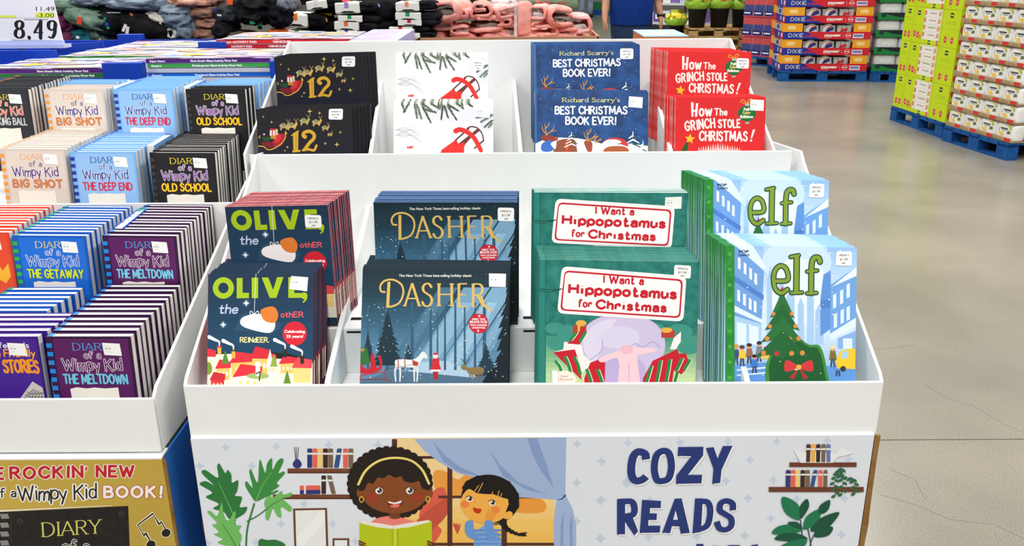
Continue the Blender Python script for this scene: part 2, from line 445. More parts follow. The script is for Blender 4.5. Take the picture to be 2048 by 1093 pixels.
# ================================================================== floor
def make_floor():
    m = bpy.data.materials.new('polished_concrete'); m.use_nodes = True
    t = m.node_tree; b = t.nodes['Principled BSDF']
    co = t.nodes.new('ShaderNodeTexCoord')
    n1 = t.nodes.new('ShaderNodeTexNoise'); n1.inputs['Scale'].default_value = 1.3; n1.inputs['Detail'].default_value = 7
    n2 = t.nodes.new('ShaderNodeTexNoise'); n2.inputs['Scale'].default_value = 170; n2.inputs['Detail'].default_value = 5
    t.links.new(co.outputs['Object'], n1.inputs['Vector']); t.links.new(co.outputs['Object'], n2.inputs['Vector'])
    r1 = t.nodes.new('ShaderNodeValToRGB')
    for e, p, c in zip(r1.color_ramp.elements, (.3, .72), ('#858174', '#a09a8a')): e.position = p; e.color = lin(c)
    r2 = t.nodes.new('ShaderNodeValToRGB')
    for e, p, c in zip(r2.color_ramp.elements, (.36, .6), ('#dcd9d4', '#ffffff')): e.position = p; e.color = lin(c)
    mx = t.nodes.new('ShaderNodeMixRGB'); mx.blend_type = 'MULTIPLY'; mx.inputs[0].default_value = .8
    t.links.new(n1.outputs[0], r1.inputs[0]); t.links.new(n2.outputs[0], r2.inputs[0])
    t.links.new(r1.outputs[0], mx.inputs[1]); t.links.new(r2.outputs[0], mx.inputs[2])
    t.links.new(mx.outputs[0], b.inputs['Base Color'])
    b.inputs['Roughness'].default_value = .24; b.inputs['Specular IOR Level'].default_value = .4
    bp = t.nodes.new('ShaderNodeBump'); bp.inputs['Strength'].default_value = .03; bp.inputs['Distance'].default_value = .01
    t.links.new(n1.outputs[0], bp.inputs['Height']); t.links.new(bp.outputs[0], b.inputs['Normal'])
    J = mat('joint_sealant', '#6d675c', .8, .1)
    mb = MB()
    # saw-cut slabs with narrow sealant joints between
    jy = at_z(1900, 880, 0).y
    ys = [jy + 6.0 * k for k in range(-2, 8)]; xs = [-15, -9, -3, 3.0 + 1.9, 9.9, 14.9]
    mb.box((-18, -8, -.2), (18, 40, -.004), 1)
    for i in range(len(ys) - 1):
        for j in range(len(xs) - 1):
            mb.box((xs[j] + .003, ys[i] + .003, -.19), (xs[j + 1] - .003, ys[i + 1] - .003, 0), 0)
    # hairline cracks
    for pts in (((1850, 770), (1900, 800), (1945, 812), (2010, 850), (2060, 870)), ((1760, 990), (1830, 1010), (1900, 1040), (1990, 1050), (2060, 1085)), ((1780, 940), (1830, 960), (1850, 1000)), ((1700, 690), (1760, 700), (1830, 690))):
        q = [at_z(a_, b_, 0) for a_, b_ in pts]
        for u, v_ in zip(q, q[1:]):
            d = (v_ - u).normalized(); nn = Vector((-d.y, d.x, 0)) * .0009
            mb.add([u + nn + Vector((0, 0, .0002)), u - nn + Vector((0, 0, .0002)), v_ - nn * .6 + Vector((0, 0, .0002)), v_ + nn * .6 + Vector((0, 0, .0002))], [(0, 1, 2, 3)], 1)
    o = mb.build('floor', [m, J]); o['kind'] = 'structure'
make_floor()

# ================================================================== white stepped display in the middle
Z1, LH, Y2, Z2, Y3, Z3 = .9129, .1016, .5494, 1.2035, 1.0407, 1.4057
FL1 = .862                 # floor of the lower tray
XL, XR, UL, UR = -.5994, .5994, -.632, .548
T = .006
disp = thing('cardboard_display', 'white stepped cardboard book display standing on the printed carton base', 'display', (0, .5, Z1 - LH))
_off = Matrix.Translation((0, -.5, -(Z1 - LH)))
def dpart(mb, name, mats=(WHITE,), bevel=.0015):
    o = mb.build(name, list(mats), disp, bevel=bevel); o.matrix_parent_inverse = Matrix.Identity(4)
    o.matrix_local = _off; return o
m = MB(); m.box((XL - .002, 0, Z1 - LH), (XR + .002, T, Z1)); dpart(m, 'front_lip')
m = MB(); m.box((XL, T, FL1 - .006), (XR, Y2, FL1)); dpart(m, 'tray_floor')
for sx_ in (XL, XR):
    m = MB(); a, b = (sx_ - T, sx_) if sx_ < 0 else (sx_, sx_ + T)
    m.prism([(0, Z1 - LH), (0, Z1), (.012, Z1 + .012), (Y2 - .03, Z2 - .022), (Y2, Z2), (Y3, Z2 - .05), (Y3, Z1 - LH)], 'x', a, b); dpart(m, 'side_panel')
m = MB(); m.box((-.6165, Y2, FL1), (.583, Y2 + T, Z2)); dpart(m, 'riser_panel')
FL2 = 1.087
m = MB(); m.box((UL + T, Y2 + T, FL2 - .006), (UR - T, Y3, FL2)); dpart(m, 'upper_floor')
for a, b in ((UL, UL + T), (UR - T, UR)):
    m = MB(); m.prism([(Y2 + T, FL2 - .006), (Y2 + T, Z2 + .001), (Y2 + .03, Z2 + .012), (Y3 - .012, Z3 - .004), (Y3 + T, Z3), (Y3 + T, FL2 - .006)], 'x', a, b); dpart(m, 'upper_side_panel')
m = MB(); m.box((UL + T, Y3, Z1 - LH), (UR - T, Y3 + T, Z3)); dpart(m, 'back_panel')
for x in (-.358, .040, .374):
    m = MB(); m.prism([(.010, FL1), (.010, Z1 - .004), (.03, Z1 + .006), (.535, 1.088), (Y2, 1.088), (Y2, FL1)], 'x', x - .005, x + .005); dpart(m, 'divider')
for xb, xf in ((-.390, -.352), (-.031, -.014), (.342, .322)):
    m = MB(); m.prism([(Y2 + T, FL2), (Y2 + T, 1.188), (Y3 - .02, 1.300), (Y3, 1.300), (Y3, FL2)], 'x', -.0045, .0045)
    m.v = [(p[0] + xf + (xb - xf) * (p[1] - Y2) / (Y3 - Y2), p[1], p[2]) for p in m.v]; dpart(m, 'upper_divider')
def step(x0, x1, y0, y1, z0, z1, slots=False):
    m = MB(); m.box((x0, y0, z0), (x1, y1, z1))
    if slots:
        for x in (x0 + .006, x1 - .05):
            m.box((x, y0 - .0006, z1 - .010), (x + .045, y0 + .01, z1 - .005), 1)
            m.box((x, y0 + .04, z1 - .004), (x + .04, y0 + .055, z1 + .0005), 1)
    dpart(m, 'step', (WHITE, SLOT))

# ================================================================== books
def pose(TL, TR, Yb, Zf, lean, L=None):
    th = math.radians(lean); n = Vector((0, math.cos(th), -math.sin(th)))
    p0 = Vector((0, Yb, Zf))
    A, B = hit_plane(*TL, p0, n), hit_plane(*TR, p0, n)
    ex = (B - A).normalized(); ez = ex.cross(n)
    LL = L if L else (min(A.z, B.z) - Zf) / ez.z
    o = A - ez * LL
    M = Matrix(((ex.x, n.x, ez.x, o.x), (ex.y, n.y, ez.y, o.y), (ex.z, n.z, ez.z, o.z), (0, 0, 0, 1)))
    return M, (B - A).length, LL, A
def face_map(M):
    Mi = M.inverted(); o = M.translation; n = M.col[1].to_3d()
    def P(px, py):
        q = Mi @ hit_plane(px, py, o, n)
        return (q.x, q.z)
    return P
def px_size(M, px, py):
    q = hit_plane(px, py, M.translation, M.col[1].to_3d())
    return (q - CAM).dot(_F) / FPX

def sticker(P, k, crop, z, q4, style):
    a = Art(P, k, crop); a.z = z + 3e-5
    c = Vector((sum(p[0] for p in q4) / 4, sum(p[1] for p in q4) / 4))
    ex = Vector(q4[1]) - Vector(q4[0]); ey = Vector(q4[3]) - Vector(q4[0]); ang = math.atan2(ex.y, ex.x)
    def at(u, v): return Vector(q4[0]) + ex * u + ey * v
    if style == 'round':
        a.rrect(q4, ex.length * .14, '#f6f6f4')
        for tx, v, hh, wd in (('1495412', .34, .15, .66), ('$11.99', .64, .17, .5), ('088', .88, .11, .24)):
            p = at(.5 - wd / 2, v); a.sans(tx, p.x, p.y, ey.length * hh, '#3a3c3e', width=ex.length * wd, bold=.02, ang=ang)
    else:
        a.poly([tuple(p) for p in q4], '#f4f4f2')
        p = at(.1, .52); a.sans('$11.99' if style == 'plain' else '$9.49', p.x, p.y, ey.length * .1, '#5a5a5c', width=ex.length * .34, bold=.02, ang=ang)
        for v in (.28, .72):
            p = at(.1, v); p2 = at(.42, v); a.stroke([tuple(p), tuple(p2)], ey.length * .035, '#c9c9c8', smooth=False, cap=False)
    return a

def make_book(kind, label, cat, M, w, L, t, art, cover, spine, pages, stk=None, hard=False, group=None, stripes=None):
    root = thing(kind, label, cat, M, group)
    ct, ins = (.0023, .0012) if hard else (.0005, .0004)
    mats = list(art.mats); v, f, mi = clip_faces(art.v, art.f, art.m, .0002, w - .0002, .0002, L - .0002)
    b = MB(); b.box((0, 0, 0), (w, ct, L)); mats.append(cover)
    f += [tuple(i + len(v) for i in q) for q in b.f]; mi += [len(mats) - 1] * len(b.f); v += b.v
    link('front_cover', v, f, mats, mi, root)
    b = MB(); b.box((0, t - ct, 0), (w, t, L), 0)
    b.box((-ct * .6, 0, 0), (ct * .4, t, L), 1)
    if stripes is not None:
        n, c = stripes
        b.box((ct * .4, ct, L * .5), (.008, t - ct, L), 2)
        for i in range(n):
            z = L - L * .06 - i * (L * .86 / n)
            b.box((-ct * .6 - .0003, .0008, z - L * .43 / n), (ct * .4, t - .0008, z), 2)
            b.box((-ct * .6 - .0003, -.0004, z - L * .43 / n), (w * .055, .0, z), 2)
    b.build('back_cover', [cover, spine] + ([stripes[1]] if stripes else []), root)
    b = MB(); b.box((.008 if stripes is not None else ct * .5, ct, ins), (w - ins, t - ct, L - ins)); b.build('page_block', pages, root)
    if stk is not None: stk.build('price_sticker', root)
    return root

def stack(root, M, A, n, backTL, desc, where, group, spacing=None, jit=.0012, t=None, shift=None, droop=0.0):
    """copies of the front book, one behind the other, up to where the photo's last one stands"""
    e = at_z(backTL[0], backTL[1], A.z) if shift is None else A + Vector(shift)
    d = Vector((e.x - A.x, e.y - A.y, 0))
    if n is None: n = int(d.y / spacing) + 1
    step_ = d / max(1, n - 1)
    rnd = random.Random(n * 31 + int(M.translation.x * 999))
    root['label'] = f'{desc}, foremost {where}'; root['group'] = group
    for i in range(1, n):
        jx = rnd.uniform(-jit, jit); jz = rnd.uniform(0, jit * .8)
        Mi = Matrix.Translation(step_ * i + Vector((jx, 0, jz - droop * i))) @ M
        copy_thing(root, Mi, f'{desc}, {ORDN[i]} from the front {where}', group)
    return step_, n

# ------------------------------------------------------------------ cover prints
GOLD = mat('gold_foil_print', '#d9b45f', .35, .5)
def art_navy(a):          # OLIVE
    a.setcrop((400, 370, 2.6656)); lime = '#a6c31c'
    a.grad(20, 485, 615, 1130, ['#173049', '#1c4360', '#1f4a68'], 10)
    a.stroke([(126 + 42 * math.cos(t * .785), 561 + 43 * math.sin(t * .785)) for t in range(8)], 29, lime, closed=True)
    a.poly([(197, 508), (228, 507), (228, 587), (262, 587), (262, 615), (197, 616)], lime)
    a.rect(277, 506, 311, 615, lime)
    a.poly([(330, 505), (365, 505), (391, 572), (412, 504), (446, 503), (408, 614), (373, 614)], lime)
    a.poly([(472, 504), (540, 503), (540, 530), (504, 530), (504, 548), (534, 548), (534, 573), (504, 573), (504, 588), (542, 588), (542, 613), (472, 614)], lime)
    a.disc(556, 602, 18, lime); a.stroke([(566, 606), (562, 625), (550, 638)], (16, 5), lime)
    a.stroke([(300, 484), (296, 560), (290, 698)], 2.5, '#e6e9ee', smooth=False)
    a.pen('the', 104, 696, 46, '#b7c6e2', width=94, wd=.17, shear=.12)
    a.pen('othER', 433, 716, 27, '#ee5b60', width=118, wd=.2)
    a.pen('REINdEER.', 216, 850, 25, '#f1e6a2', width=152, wd=.2)
    for x, y in ((248, 642), (125, 757)):
        a.disc(x, y, 20, '#2f5876'); a.star(x, y, 19, '#eef3f8', 4, .3); a.star(x, y, 13, '#eef3f8', 4, .3, .78)
    # plain parcel hanging from the thread: white box, orange lid
    a.poly([(205, 740), (230, 700), (330, 690), (420, 742), (432, 765), (385, 805), (250, 790), (200, 795), (185, 785)], '#274d68', True)
    a.poly([(215, 745), (240, 712), (330, 700), (400, 740), (375, 800), (250, 775)], '#f5f3f2', True)
    a.poly([(325, 680), (390, 660), (418, 700), (400, 745), (345, 735)], '#e07f2e', True)
    a.stroke([(290, 698), (272, 684), (270, 702), (290, 698), (310, 684), (312, 704), (290, 698)], 3.5, '#f3f5f8')
    a.disc(506, 804, 65, '#d62436')
    a.sans('Celebrating', 506, 800, 15, '#ffffff', width=110, bold=.03, align='c'); a.sans('25 years!', 506, 826, 15, '#ffffff', width=90, bold=.03, align='c')
    # village
    a.poly([(20, 960), (90, 900), (200, 930), (330, 900), (470, 910), (610, 950), (610, 1130), (20, 1130)], '#22221f')
    a.poly([(20, 930), (80, 915), (260, 910), (330, 930), (440, 940), (520, 960), (610, 960), (610, 1130), (20, 1130)], '#f3ead7')
    def house(x, y, w, h, wall, roof, s=0):
        a.poly([(x, y), (x + w, y - s), (x + w, y + h), (x, y + h)], wall)
        a.poly([(x - w * .12, y + 2), (x + w * .22, y - h * .7 - s), (x + w * 1.1, y - h * .5 - s), (x + w * 1.08, y + 4 - s)], roof)
        for i in (0.15, .45, .72): a.rect(x + w * i, y + h * .3, x + w * (i + .14), y + h * .62, '#f6d88c' if wall != '#f3c869' else '#fff6de')
    for q in ((32, 925, 50, 60, '#f7efe0', '#e0313f'), (90, 990, 70, 60, '#f3c869', '#e0313f', 6), (170, 960, 120, 70, '#f0c566', '#e0313f', 10), (280, 935, 80, 90, '#f3c869', '#d92c3a'),
              (365, 960, 40, 80, '#f8f2e6', '#e0313f'), (430, 965, 75, 50, '#f3c869', '#e0313f', 8), (500, 985, 90, 80, '#f2d685', '#e84a50'), (190, 1035, 130, 70, '#f7efe0', '#e0313f', 20), (60, 1050, 70, 60, '#e0313f', '#c92a35')): house(*q)
    a.poly([(375, 885), (395, 985), (352, 985)], '#f8f2e6')
    for x, y in ((137, 945), (466, 1050), (395, 960)):
        for k in range(3): a.poly([(x, y - 50 + k * 16), (x + 12 + k * 5, y - 12 + k * 16), (x - 12 - k * 5, y - 12 + k * 16)], '#5d8b35' if x != 395 else '#8fae45')
    a.disc(45, 990, 22, '#7d9a34', 34)
    for x, y in ((105, 870), (180, 890), (455, 885), (546, 920)):
        a.rect(x - 10, y, x + 10, y + 45, '#2b2a28' if x > 400 else '#e7b54b'); a.rect(x - 13, y, x + 13, y + 9, '#d4353f' if x < 150 else '#3a3835')
        a.stroke([(x, y), (x - 2, y - 22), (x - 26, y - 34), (x - 55, y - 48)], (5, 20), '#f4f2f2')
    a.disc(310, 1030, 60, '#9fb86a', 16); a.rect(298, 955, 322, 1030, '#fbf7ee'); a.stroke([(300, 1020), (320, 1010), (318, 1055)], 6, '#2b2a28')

def art_forest(a):        # DASHER
    a.setcrop((680, 370, 2.665))
    a.grad(95, 455, 910, 1150, ['#132731', '#1a3845', '#2f5a72', '#4f7d9b', '#5e88a6', '#3f6079'], 26)
    for i, (x0, x1) in enumerate(((330, 470), (480, 600), (610, 700), (200, 300))):
        a.poly([(x0 + 330, 560), (x1 + 330, 560), (x1, 1060), (x0, 1060)], ['#6f9ab8', '#7ba6c2', '#6a95b3', '#416b85'][i])
        a.poly([(x0 + 290, 640), (x1 + 240, 640), (x1 - 20, 1060), (x0 + 20, 1060)], ['#86adc7', '#93b8cf', '#7ba3bf', '#4b7690'][i])
    a.poly([(300, 1060), (420, 960), (560, 950), (700, 1000), (740, 1060), (740, 1150), (300, 1150)], '#a9c4d8')
    for x, w_, y0 in ((150, 8, 660), (215, 6, 640), (250, 8, 650), (385, 14, 640), (484, 12, 660), (520, 6, 690), (560, 8, 650), (615, 10, 640), (665, 8, 660), (720, 9, 640), (770, 16, 640)):
        a.poly([(x - w_ / 2, y0), (x + w_ / 2, y0), (x + w_ / 2 + 2, 1000), (x - w_ / 2 - 2, 1000)], '#33586f')
    def fir(x, y, w_, h, c, seed):
        r = random.Random(seed); n = 11; Lp = []; Rp = []
        for i in range(n):
            f = (i + 1) / n; o = w_ * .5 * f * r.uniform(.8, 1.1)
            Lp += [(x - o, y + h * f), (x - o * .62, y + h * f - h * .015)]; Rp += [(x + o, y + h * f + r.uniform(-6, 6)), (x + o * .6, y + h * f - h * .015)]
        a.poly([(x, y)] + Rp + Lp[::-1], c)
    fir(255, 680, 190, 300, '#17303b', 1); fir(365, 862, 80, 120, '#1f3d4b', 2); fir(150, 800, 90, 160, '#1b3643', 5)
    fir(780, 860, 150, 190, '#1b3644', 3); fir(905, 470, 260, 680, '#0e1d24', 4); fir(915, 700, 330, 440, '#0e1d24', 8)
    a.poly([(100, 1060), (300, 1000), (700, 1040), (905, 1010), (905, 1150), (100, 1150)], '#4b6b82')
    a.poly([(760, 1060), (800, 1000), (905, 960), (905, 1150), (780, 1150)], '#0e1d24')
    a.dots(150, 110, 640, 890, 1050, 3.2, '#c9dbe8', 4); a.dots(60, 110, 480, 890, 700, 2.2, '#5f86a0', 5)
    a.sans('The New York Times best-selling holiday classic', 315, 503, 14, '#f3f1ea', width=387, bold=.012)
    # title: large swash D, then small capitals
    gold = GOLD
    a.stroke([(262, 530), (258, 600), (255, 664)], 16, gold, cap=False); a.stroke([(240, 584), (220, 580), (216, 552), (238, 525), (285, 519), (328, 545), (338, 590), (318, 640), (280, 660), (250, 663)], 10, gold)
    for tx, x, y, wd in (('A', 346, 660, 78), ('S', 440, 660, 50), ('H', 528, 660, 68), ('E', 634, 662, 46), ('R', 710, 663, 56)):
        a.pen(tx, x, y, 122, gold, width=wd, wd=.115, contrast=.5, serif=.2)
    a.stroke([(752, 610), (775, 660), (800, 680), (814, 678)], (13, 7), gold)
    a.disc(739, 752, 53, '#c41a2c')
    for tx, y, wd, hh in (('MEET THE', 734, 70, 10), ('BRAVE DOE', 750, 92, 13), ('WHO CHANGED', 765, 90, 9), ('CHRISTMAS', 779, 72, 9)): a.sans(tx, 739, y, hh, '#f7ecea', width=wd, bold=.03, align='c')
    for x, y in ((743, 712), (737, 791)): a.star(x, y, 9, '#f7ecea', 6, .3)
    # sleigh, horse, figure in red, deer
    red = '#c2202e'
    a.poly([(105, 880), (145, 880), (150, 900), (160, 960), (110, 980), (104, 960)], '#2f6b36'); a.rect(108, 885, 130, 900, '#b98a3c')
    a.poly([(102, 940), (125, 985), (160, 990), (165, 925), (180, 915), (195, 985), (215, 970), (205, 930), (215, 922), (225, 950), (222, 990), (190, 1010), (110, 1015)], red, True)
    a.stroke([(110, 1055), (118, 1030), (230, 1010), (245, 1030), (235, 1056)], 5, red); a.stroke([(110, 1050), (240, 1050), (270, 1060)], 4, '#8f1c26')
    a.poly([(295, 950), (330, 942), (385, 945), (415, 930), (440, 903), (460, 915), (465, 940), (445, 935), (425, 965), (405, 985), (330, 985), (300, 985)], '#dfe3e2', True)
    for x, b in ((302, -8), (318, 4), (398, -2), (408, 6)): a.stroke([(x, 975), (x + b, 1010), (x + b * .5, 1060)], (13, 7), '#d5dad9')
    a.poly([(385, 945), (420, 960), (412, 980), (390, 975)], '#b5382f'); a.stroke([(310, 944), (312, 985)], 5, '#a5483a'); a.stroke([(345, 942), (348, 985)], 5, '#a5483a'); a.stroke([(235, 1000), (400, 968)], 2, '#7a2a24')
    a.poly([(495, 940), (525, 932), (530, 965), (536, 1005), (484, 1005), (492, 968)], '#c92a33', True); a.rect(484, 998, 537, 1008, '#f1efec'); a.disc(510, 925, 14, '#e9d8cc'); a.poly([(496, 918), (500, 908), (520, 908), (526, 920)], '#c92a33')
    a.poly([(495, 1010), (525, 1010), (520, 1050), (500, 1050)], '#a8242c')
    a.poly([(645, 985), (662, 968), (680, 985), (740, 985), (765, 990), (765, 1015), (740, 1025), (690, 1020), (672, 1000), (655, 998)], '#8a6f45', True)
    for x in (694, 706, 742, 756): a.stroke([(x, 1015), (x - 3, 1056)], (8, 4), '#7d6440')
    for d in (-1, 1): a.stroke([(670, 970), (670 + d * 14, 950), (668 + d * 24, 940)], 3, '#4d4030')

def art_teal(a):          # I Want a Hippopotamus
    a.setcrop((1040, 360, 2.6025)); red = '#c8202f'
    a.rect(100, 420, 936, 1150, mat('teal_watercolour', '#1a6a62', .45, .3, h2='#33857a', scale=55))
    a.grad(130, 820, 936, 1150, ['#3a8d7c', '#7fb78a', '#c9dfa6', '#d9e6b4'], 12)
    a.rect(100, 420, 132, 1150, '#2c8377'); a.rect(131, 424, 134, 1150, '#17584f')
    for x, y, r_ in ((250, 800, 60), (200, 860, 60), (830, 800, 70), (880, 880, 60), (180, 780, 50), (400, 790, 60), (700, 790, 60)):
        a.disc(x, y, r_, '#3f9382', r_ * .6)
    # rounded lavender sack among torn striped wrapping
    a.poly([(315, 880), (330, 790), (400, 730), (530, 700), (660, 730), (735, 790), (755, 880), (720, 960), (640, 1010), (400, 990), (330, 950)], '#cdc3e2', True)
    a.poly([(330, 880), (350, 800), (420, 745), (500, 735), (460, 800), (420, 900), (380, 960)], '#ddd6ec', True)
    a.poly([(420, 800), (500, 770), (600, 790), (620, 850), (560, 890), (460, 880), (415, 850)], '#d9d1e9', True)
    a.stroke([(560, 890), (600, 860), (640, 880), (690, 850), (730, 880)], 4, '#a899cb'); a.stroke([(360, 950), (420, 900), (430, 840)], 4, '#a899cb')
    a.poly([(440, 960), (520, 940), (640, 960), (650, 1150), (445, 1150)], '#bfb0dc', True)
    a.rect(275, 765, 345, 820, '#b8402f'); a.rect(300, 765, 312, 820, '#e1bb4d'); a.disc(318, 754, 28, '#e5b04d', 16); a.rect(735, 790, 805, 830, '#b8402f'); a.disc(762, 790, 30, '#e5b04d', 14)
    def wrap(pts, seed, ang):
        a.poly(pts, red); cx = sum(p[0] for p in pts) / len(pts); x0 = min(p[0] for p in pts); x1 = max(p[0] for p in pts)
        y0 = min(p[1] for p in pts); y1 = max(p[1] for p in pts)
        n = max(2, int((x1 - x0) / 42))
        for i in range(n):
            x = x0 + (i + .6) * (x1 - x0) / n
            f = abs(x - cx) / (x1 - x0) * 1.1; yy0 = y0 + (y1 - y0) * (.16 + f * .4); yy1 = y1 - (y1 - y0) * (.08 + f * .4)
            a.stroke([(x + ang * 18, yy0), (x + 3, (yy0 + yy1) / 2), (x - ang * 14, yy1)], 15, '#1f8a45', cap=False)
            a.stroke([(x + ang * 18 + 11, yy0), (x + 14, (yy0 + yy1) / 2), (x - ang * 14 + 11, yy1)], 4, '#f1e6d6', cap=False)
    a.poly([(172, 905), (225, 890), (230, 850), (320, 865), (330, 920), (380, 960), (330, 1010), (250, 930)], '#f3f0ea')
    wrap([(172, 905), (285, 890), (310, 960), (320, 1050), (270, 1000)], 1, -1); wrap([(335, 1040), (365, 960), (430, 935), (443, 960), (440, 1150), (330, 1150)], 2, -1)
    wrap([(245, 860), (330, 775), (345, 790), (310, 865)], 4, 1)
    a.poly([(780, 890), (800, 830), (838, 798), (836, 850), (810, 890)], '#f3f0ea')
    wrap([(640, 1040), (690, 950), (820, 888), (830, 940), (800, 1000), (780, 1150), (635, 1150)], 3, 1); wrap([(810, 915), (862, 910), (884, 970), (840, 1020), (800, 1000)], 5, 1)
    # plain pink ribbon and bow
    pink = '#f3cfd6'
    a.poly([(510, 905), (600, 895), (612, 960), (622, 1150), (512, 1150), (516, 980)], pink, True)
    a.poly([(415, 935), (520, 895), (600, 880), (700, 885), (702, 903), (600, 920), (520, 925), (430, 958)], pink, True)
    a.disc(555, 892, 34, '#edbcc6', 24); a.stroke([(566, 960), (568, 1060)], 4, '#dba7b6')
    a.disc(232, 1050, 60, '#f4ede0', 50); a.sans('Based', 232, 1034, 10, '#d0808a', align='c', width=36); a.sans('on the popular', 232, 1050, 10, '#d0808a', align='c', width=90)
    # plaque
    a.rrect([(218, 457), (866, 508), (850, 746), (193, 702)], 34, '#f7f5f3')
    q = [(232, 478), (848, 526), (834, 728), (208, 688)]
    a.rrect(q, 28, red)
    a.rrect([(236, 488), (838, 535), (826, 718), (219, 680)], 22, '#f7f5f3')
    a.stroke([(104, 576), (160, 580), (226, 574)], 4, '#1c4d3a'); a.stroke([(104, 586), (150, 592), (215, 578)], 3, '#1c4d3a')
    a.pen('I Want a', 432, 543, 38, red, width=208, wd=.24, serif=.22, gap=.26, ang=.045)
    a.pen('Hippopotamus', 256, 597, 47, red, width=552, wd=.3, serif=.19, gap=.24, ang=.05)
    a.pen('for', 304, 667, 36, red, width=66, wd=.25, serif=.2, gap=.26, ang=.05); a.pen('Christmas', 398, 676, 42, red, width=358, wd=.3, serif=.2, gap=.26, ang=.05)

def art_blue_city(a):     # elf
    a.setcrop((1350, 330, 2.428))
    a.grad(243, 395, 890, 1130, ['#93bdea', '#b5d4f2', '#d6e8f7', '#c8dff3', '#9fc4e6', '#6fa3d8'], 20)
    a.rect(430, 405, 740, 520, '#b8d6f4'); a.disc(590, 480, 170, '#c9e1f6', 110); a.disc(600, 620, 150, '#e2effa', 160)
    for x, y, w_ in ((445, 560, 26), (540, 650, 40), (640, 640, 34), (595, 690, 30), (500, 600, 30), (680, 720, 40)): a.rect(x, y, x + w_, 880, '#a6c8ea'); a.poly([(x, y), (x + w_ / 2, y - 40), (x + w_, y)], '#a6c8ea')
    a.poly([(458, 560), (462, 480), (466, 560)], '#8db4e0')
    a.poly([(705, 660), (720, 540), (755, 520), (760, 800), (705, 840)], '#5f92d4'); a.poly([(705, 670), (758, 655), (758, 700), (705, 706)], '#4f81c6')
    # building to either side
    a.poly([(288, 405), (385, 405), (432, 495), (420, 780), (288, 740)], '#6f9fdb'); a.poly([(380, 402), (440, 500), (430, 520), (288, 395)], '#dcebf8')
    a.poly([(288, 545), (430, 640), (428, 665), (288, 575)], '#4d7fc8'); a.poly([(288, 690), (425, 760), (424, 778), (288, 720)], '#dbe9f7')
    for x, y in ((305, 455), (333, 480), (360, 505), (385, 530), (302, 612), (330, 632), (358, 652), (382, 665)): a.poly([(x, y), (x + 13, y + 8), (x + 13, y + 62), (x, y + 54)], '#e9f3fb')
    a.poly([(288, 740), (420, 780), (415, 900), (288, 900)], '#a9cbea'); a.poly([(300, 770), (345, 780), (345, 880), (300, 880)], '#dcecf8'); a.poly([(360, 785), (405, 795), (405, 880), (360, 880)], '#dcecf8')
    a.poly([(755, 590), (883, 500), (883, 770), (752, 850)], '#6fa3de'); a.poly([(748, 610), (883, 500), (883, 545), (760, 600)], '#e2effa'); a.poly([(748, 830), (883, 745), (883, 790), (756, 860)], '#dcebf8')
    for x, y in ((766, 640), (800, 620), (832, 590), (770, 735), (803, 715), (832, 700)): a.poly([(x, y), (x + 16, y - 10), (x + 16, y + 58), (x, y + 66)], '#dbeaf8')
    a.poly([(790, 850), (883, 810), (883, 900), (790, 900)], '#86aee0'); a.rect(815, 850, 860, 900, '#d9e8f6')
    a.poly([(283, 980), (460, 965), (480, 1130), (283, 1130)], '#5f97d8'); a.poly([(720, 985), (883, 985), (883, 1130), (720, 1130)], '#5f97d8')
    for y in (1000, 1025): a.poly([(300, y), (440, y - 12), (440, y - 4), (300, y + 8)], '#d6e7f7')
    def walker(x, y, coat, hair, h=100):
        a.poly([(x - 18, y - h * .3), (x - 12, y - h * .72), (x + 12, y - h * .72), (x + 20, y - h * .28)], coat); a.disc(x, y - h * .82, h * .12, '#d9a27e'); a.disc(x, y - h * .88, h * .13, hair, h * .09)
        for d in (-8, 8): a.stroke([(x + d * .6, y - h * .3), (x + d, y)], 9, '#3a4a6b', smooth=False)
    for q in ((295, 975, '#35507f', '#d99a3c'), (325, 980, '#ecc53c', '#5a3a24'), (360, 970, '#9a6a4a', '#3a2a22'), (408, 960, '#7b7f86', '#2f3136'), (475, 960, '#d08fc0', '#e6dccb'), (385, 1015, '#3f77c4', '#2e2320', 90), (765, 985, '#7d6a35', '#e6d6a8', 105), (790, 1030, '#5d8fd0', '#4a3022', 70)): walker(*q)
    a.rect(430, 890, 470, 945, '#d84f4a'); a.rect(415, 920, 455, 950, '#e8c15a')
    a.poly([(780, 960), (800, 915), (840, 900), (880, 900), (880, 1000), (785, 995)], '#f1c72f'); a.poly([(808, 920), (840, 908), (840, 945), (806, 950)], '#a7cdea'); a.disc(815, 998, 14, '#3a3a3c')
    # plain green pine with red and amber baubles
    gd = '#1d5a2c'
    a.poly([(440, 985), (505, 880), (560, 868), (600, 850), (650, 880), (705, 890), (735, 1000), (735, 1130), (480, 1130)], '#3f8a35', True)
    a.poly([(455, 988), (508, 890), (560, 880), (600, 864), (650, 892), (692, 900), (722, 1000), (720, 1130), (500, 1130)], gd, True)
    for k, (yy, hw) in enumerate(((690, 60), (750, 85), (810, 105), (880, 130))):
        a.poly([(520, yy - 70), (520 + hw, yy + 62), (520 + hw * .45, yy + 50), (520, yy + 70), (520 - hw * .5, yy + 50), (520 - hw, yy + 60)], ('#2b6e38', '#236332')[k % 2])
        for d in (-.7, -.2, .35, .75): a.disc(520 + hw * d, yy + 45 - abs(d) * 6, 9 + k, ('#c8323a', '#d98a3c')[int(d * 10) % 2])
    a.star(520, 622, 26, '#c42a36', 5, .45)
    for d in (-1, 1): a.poly([(600, 990), (600 + d * 60, 955), (600 + d * 66, 1010)], '#d23a3e', True); a.poly([(600, 990), (600 + d * 24, 1050), (600 + d * 46, 1040)], '#b82e34')
    a.disc(600, 990, 13, '#e0b04a')
    a.dots(40, 290, 420, 880, 1050, 4, '#f3f8fc', 9)
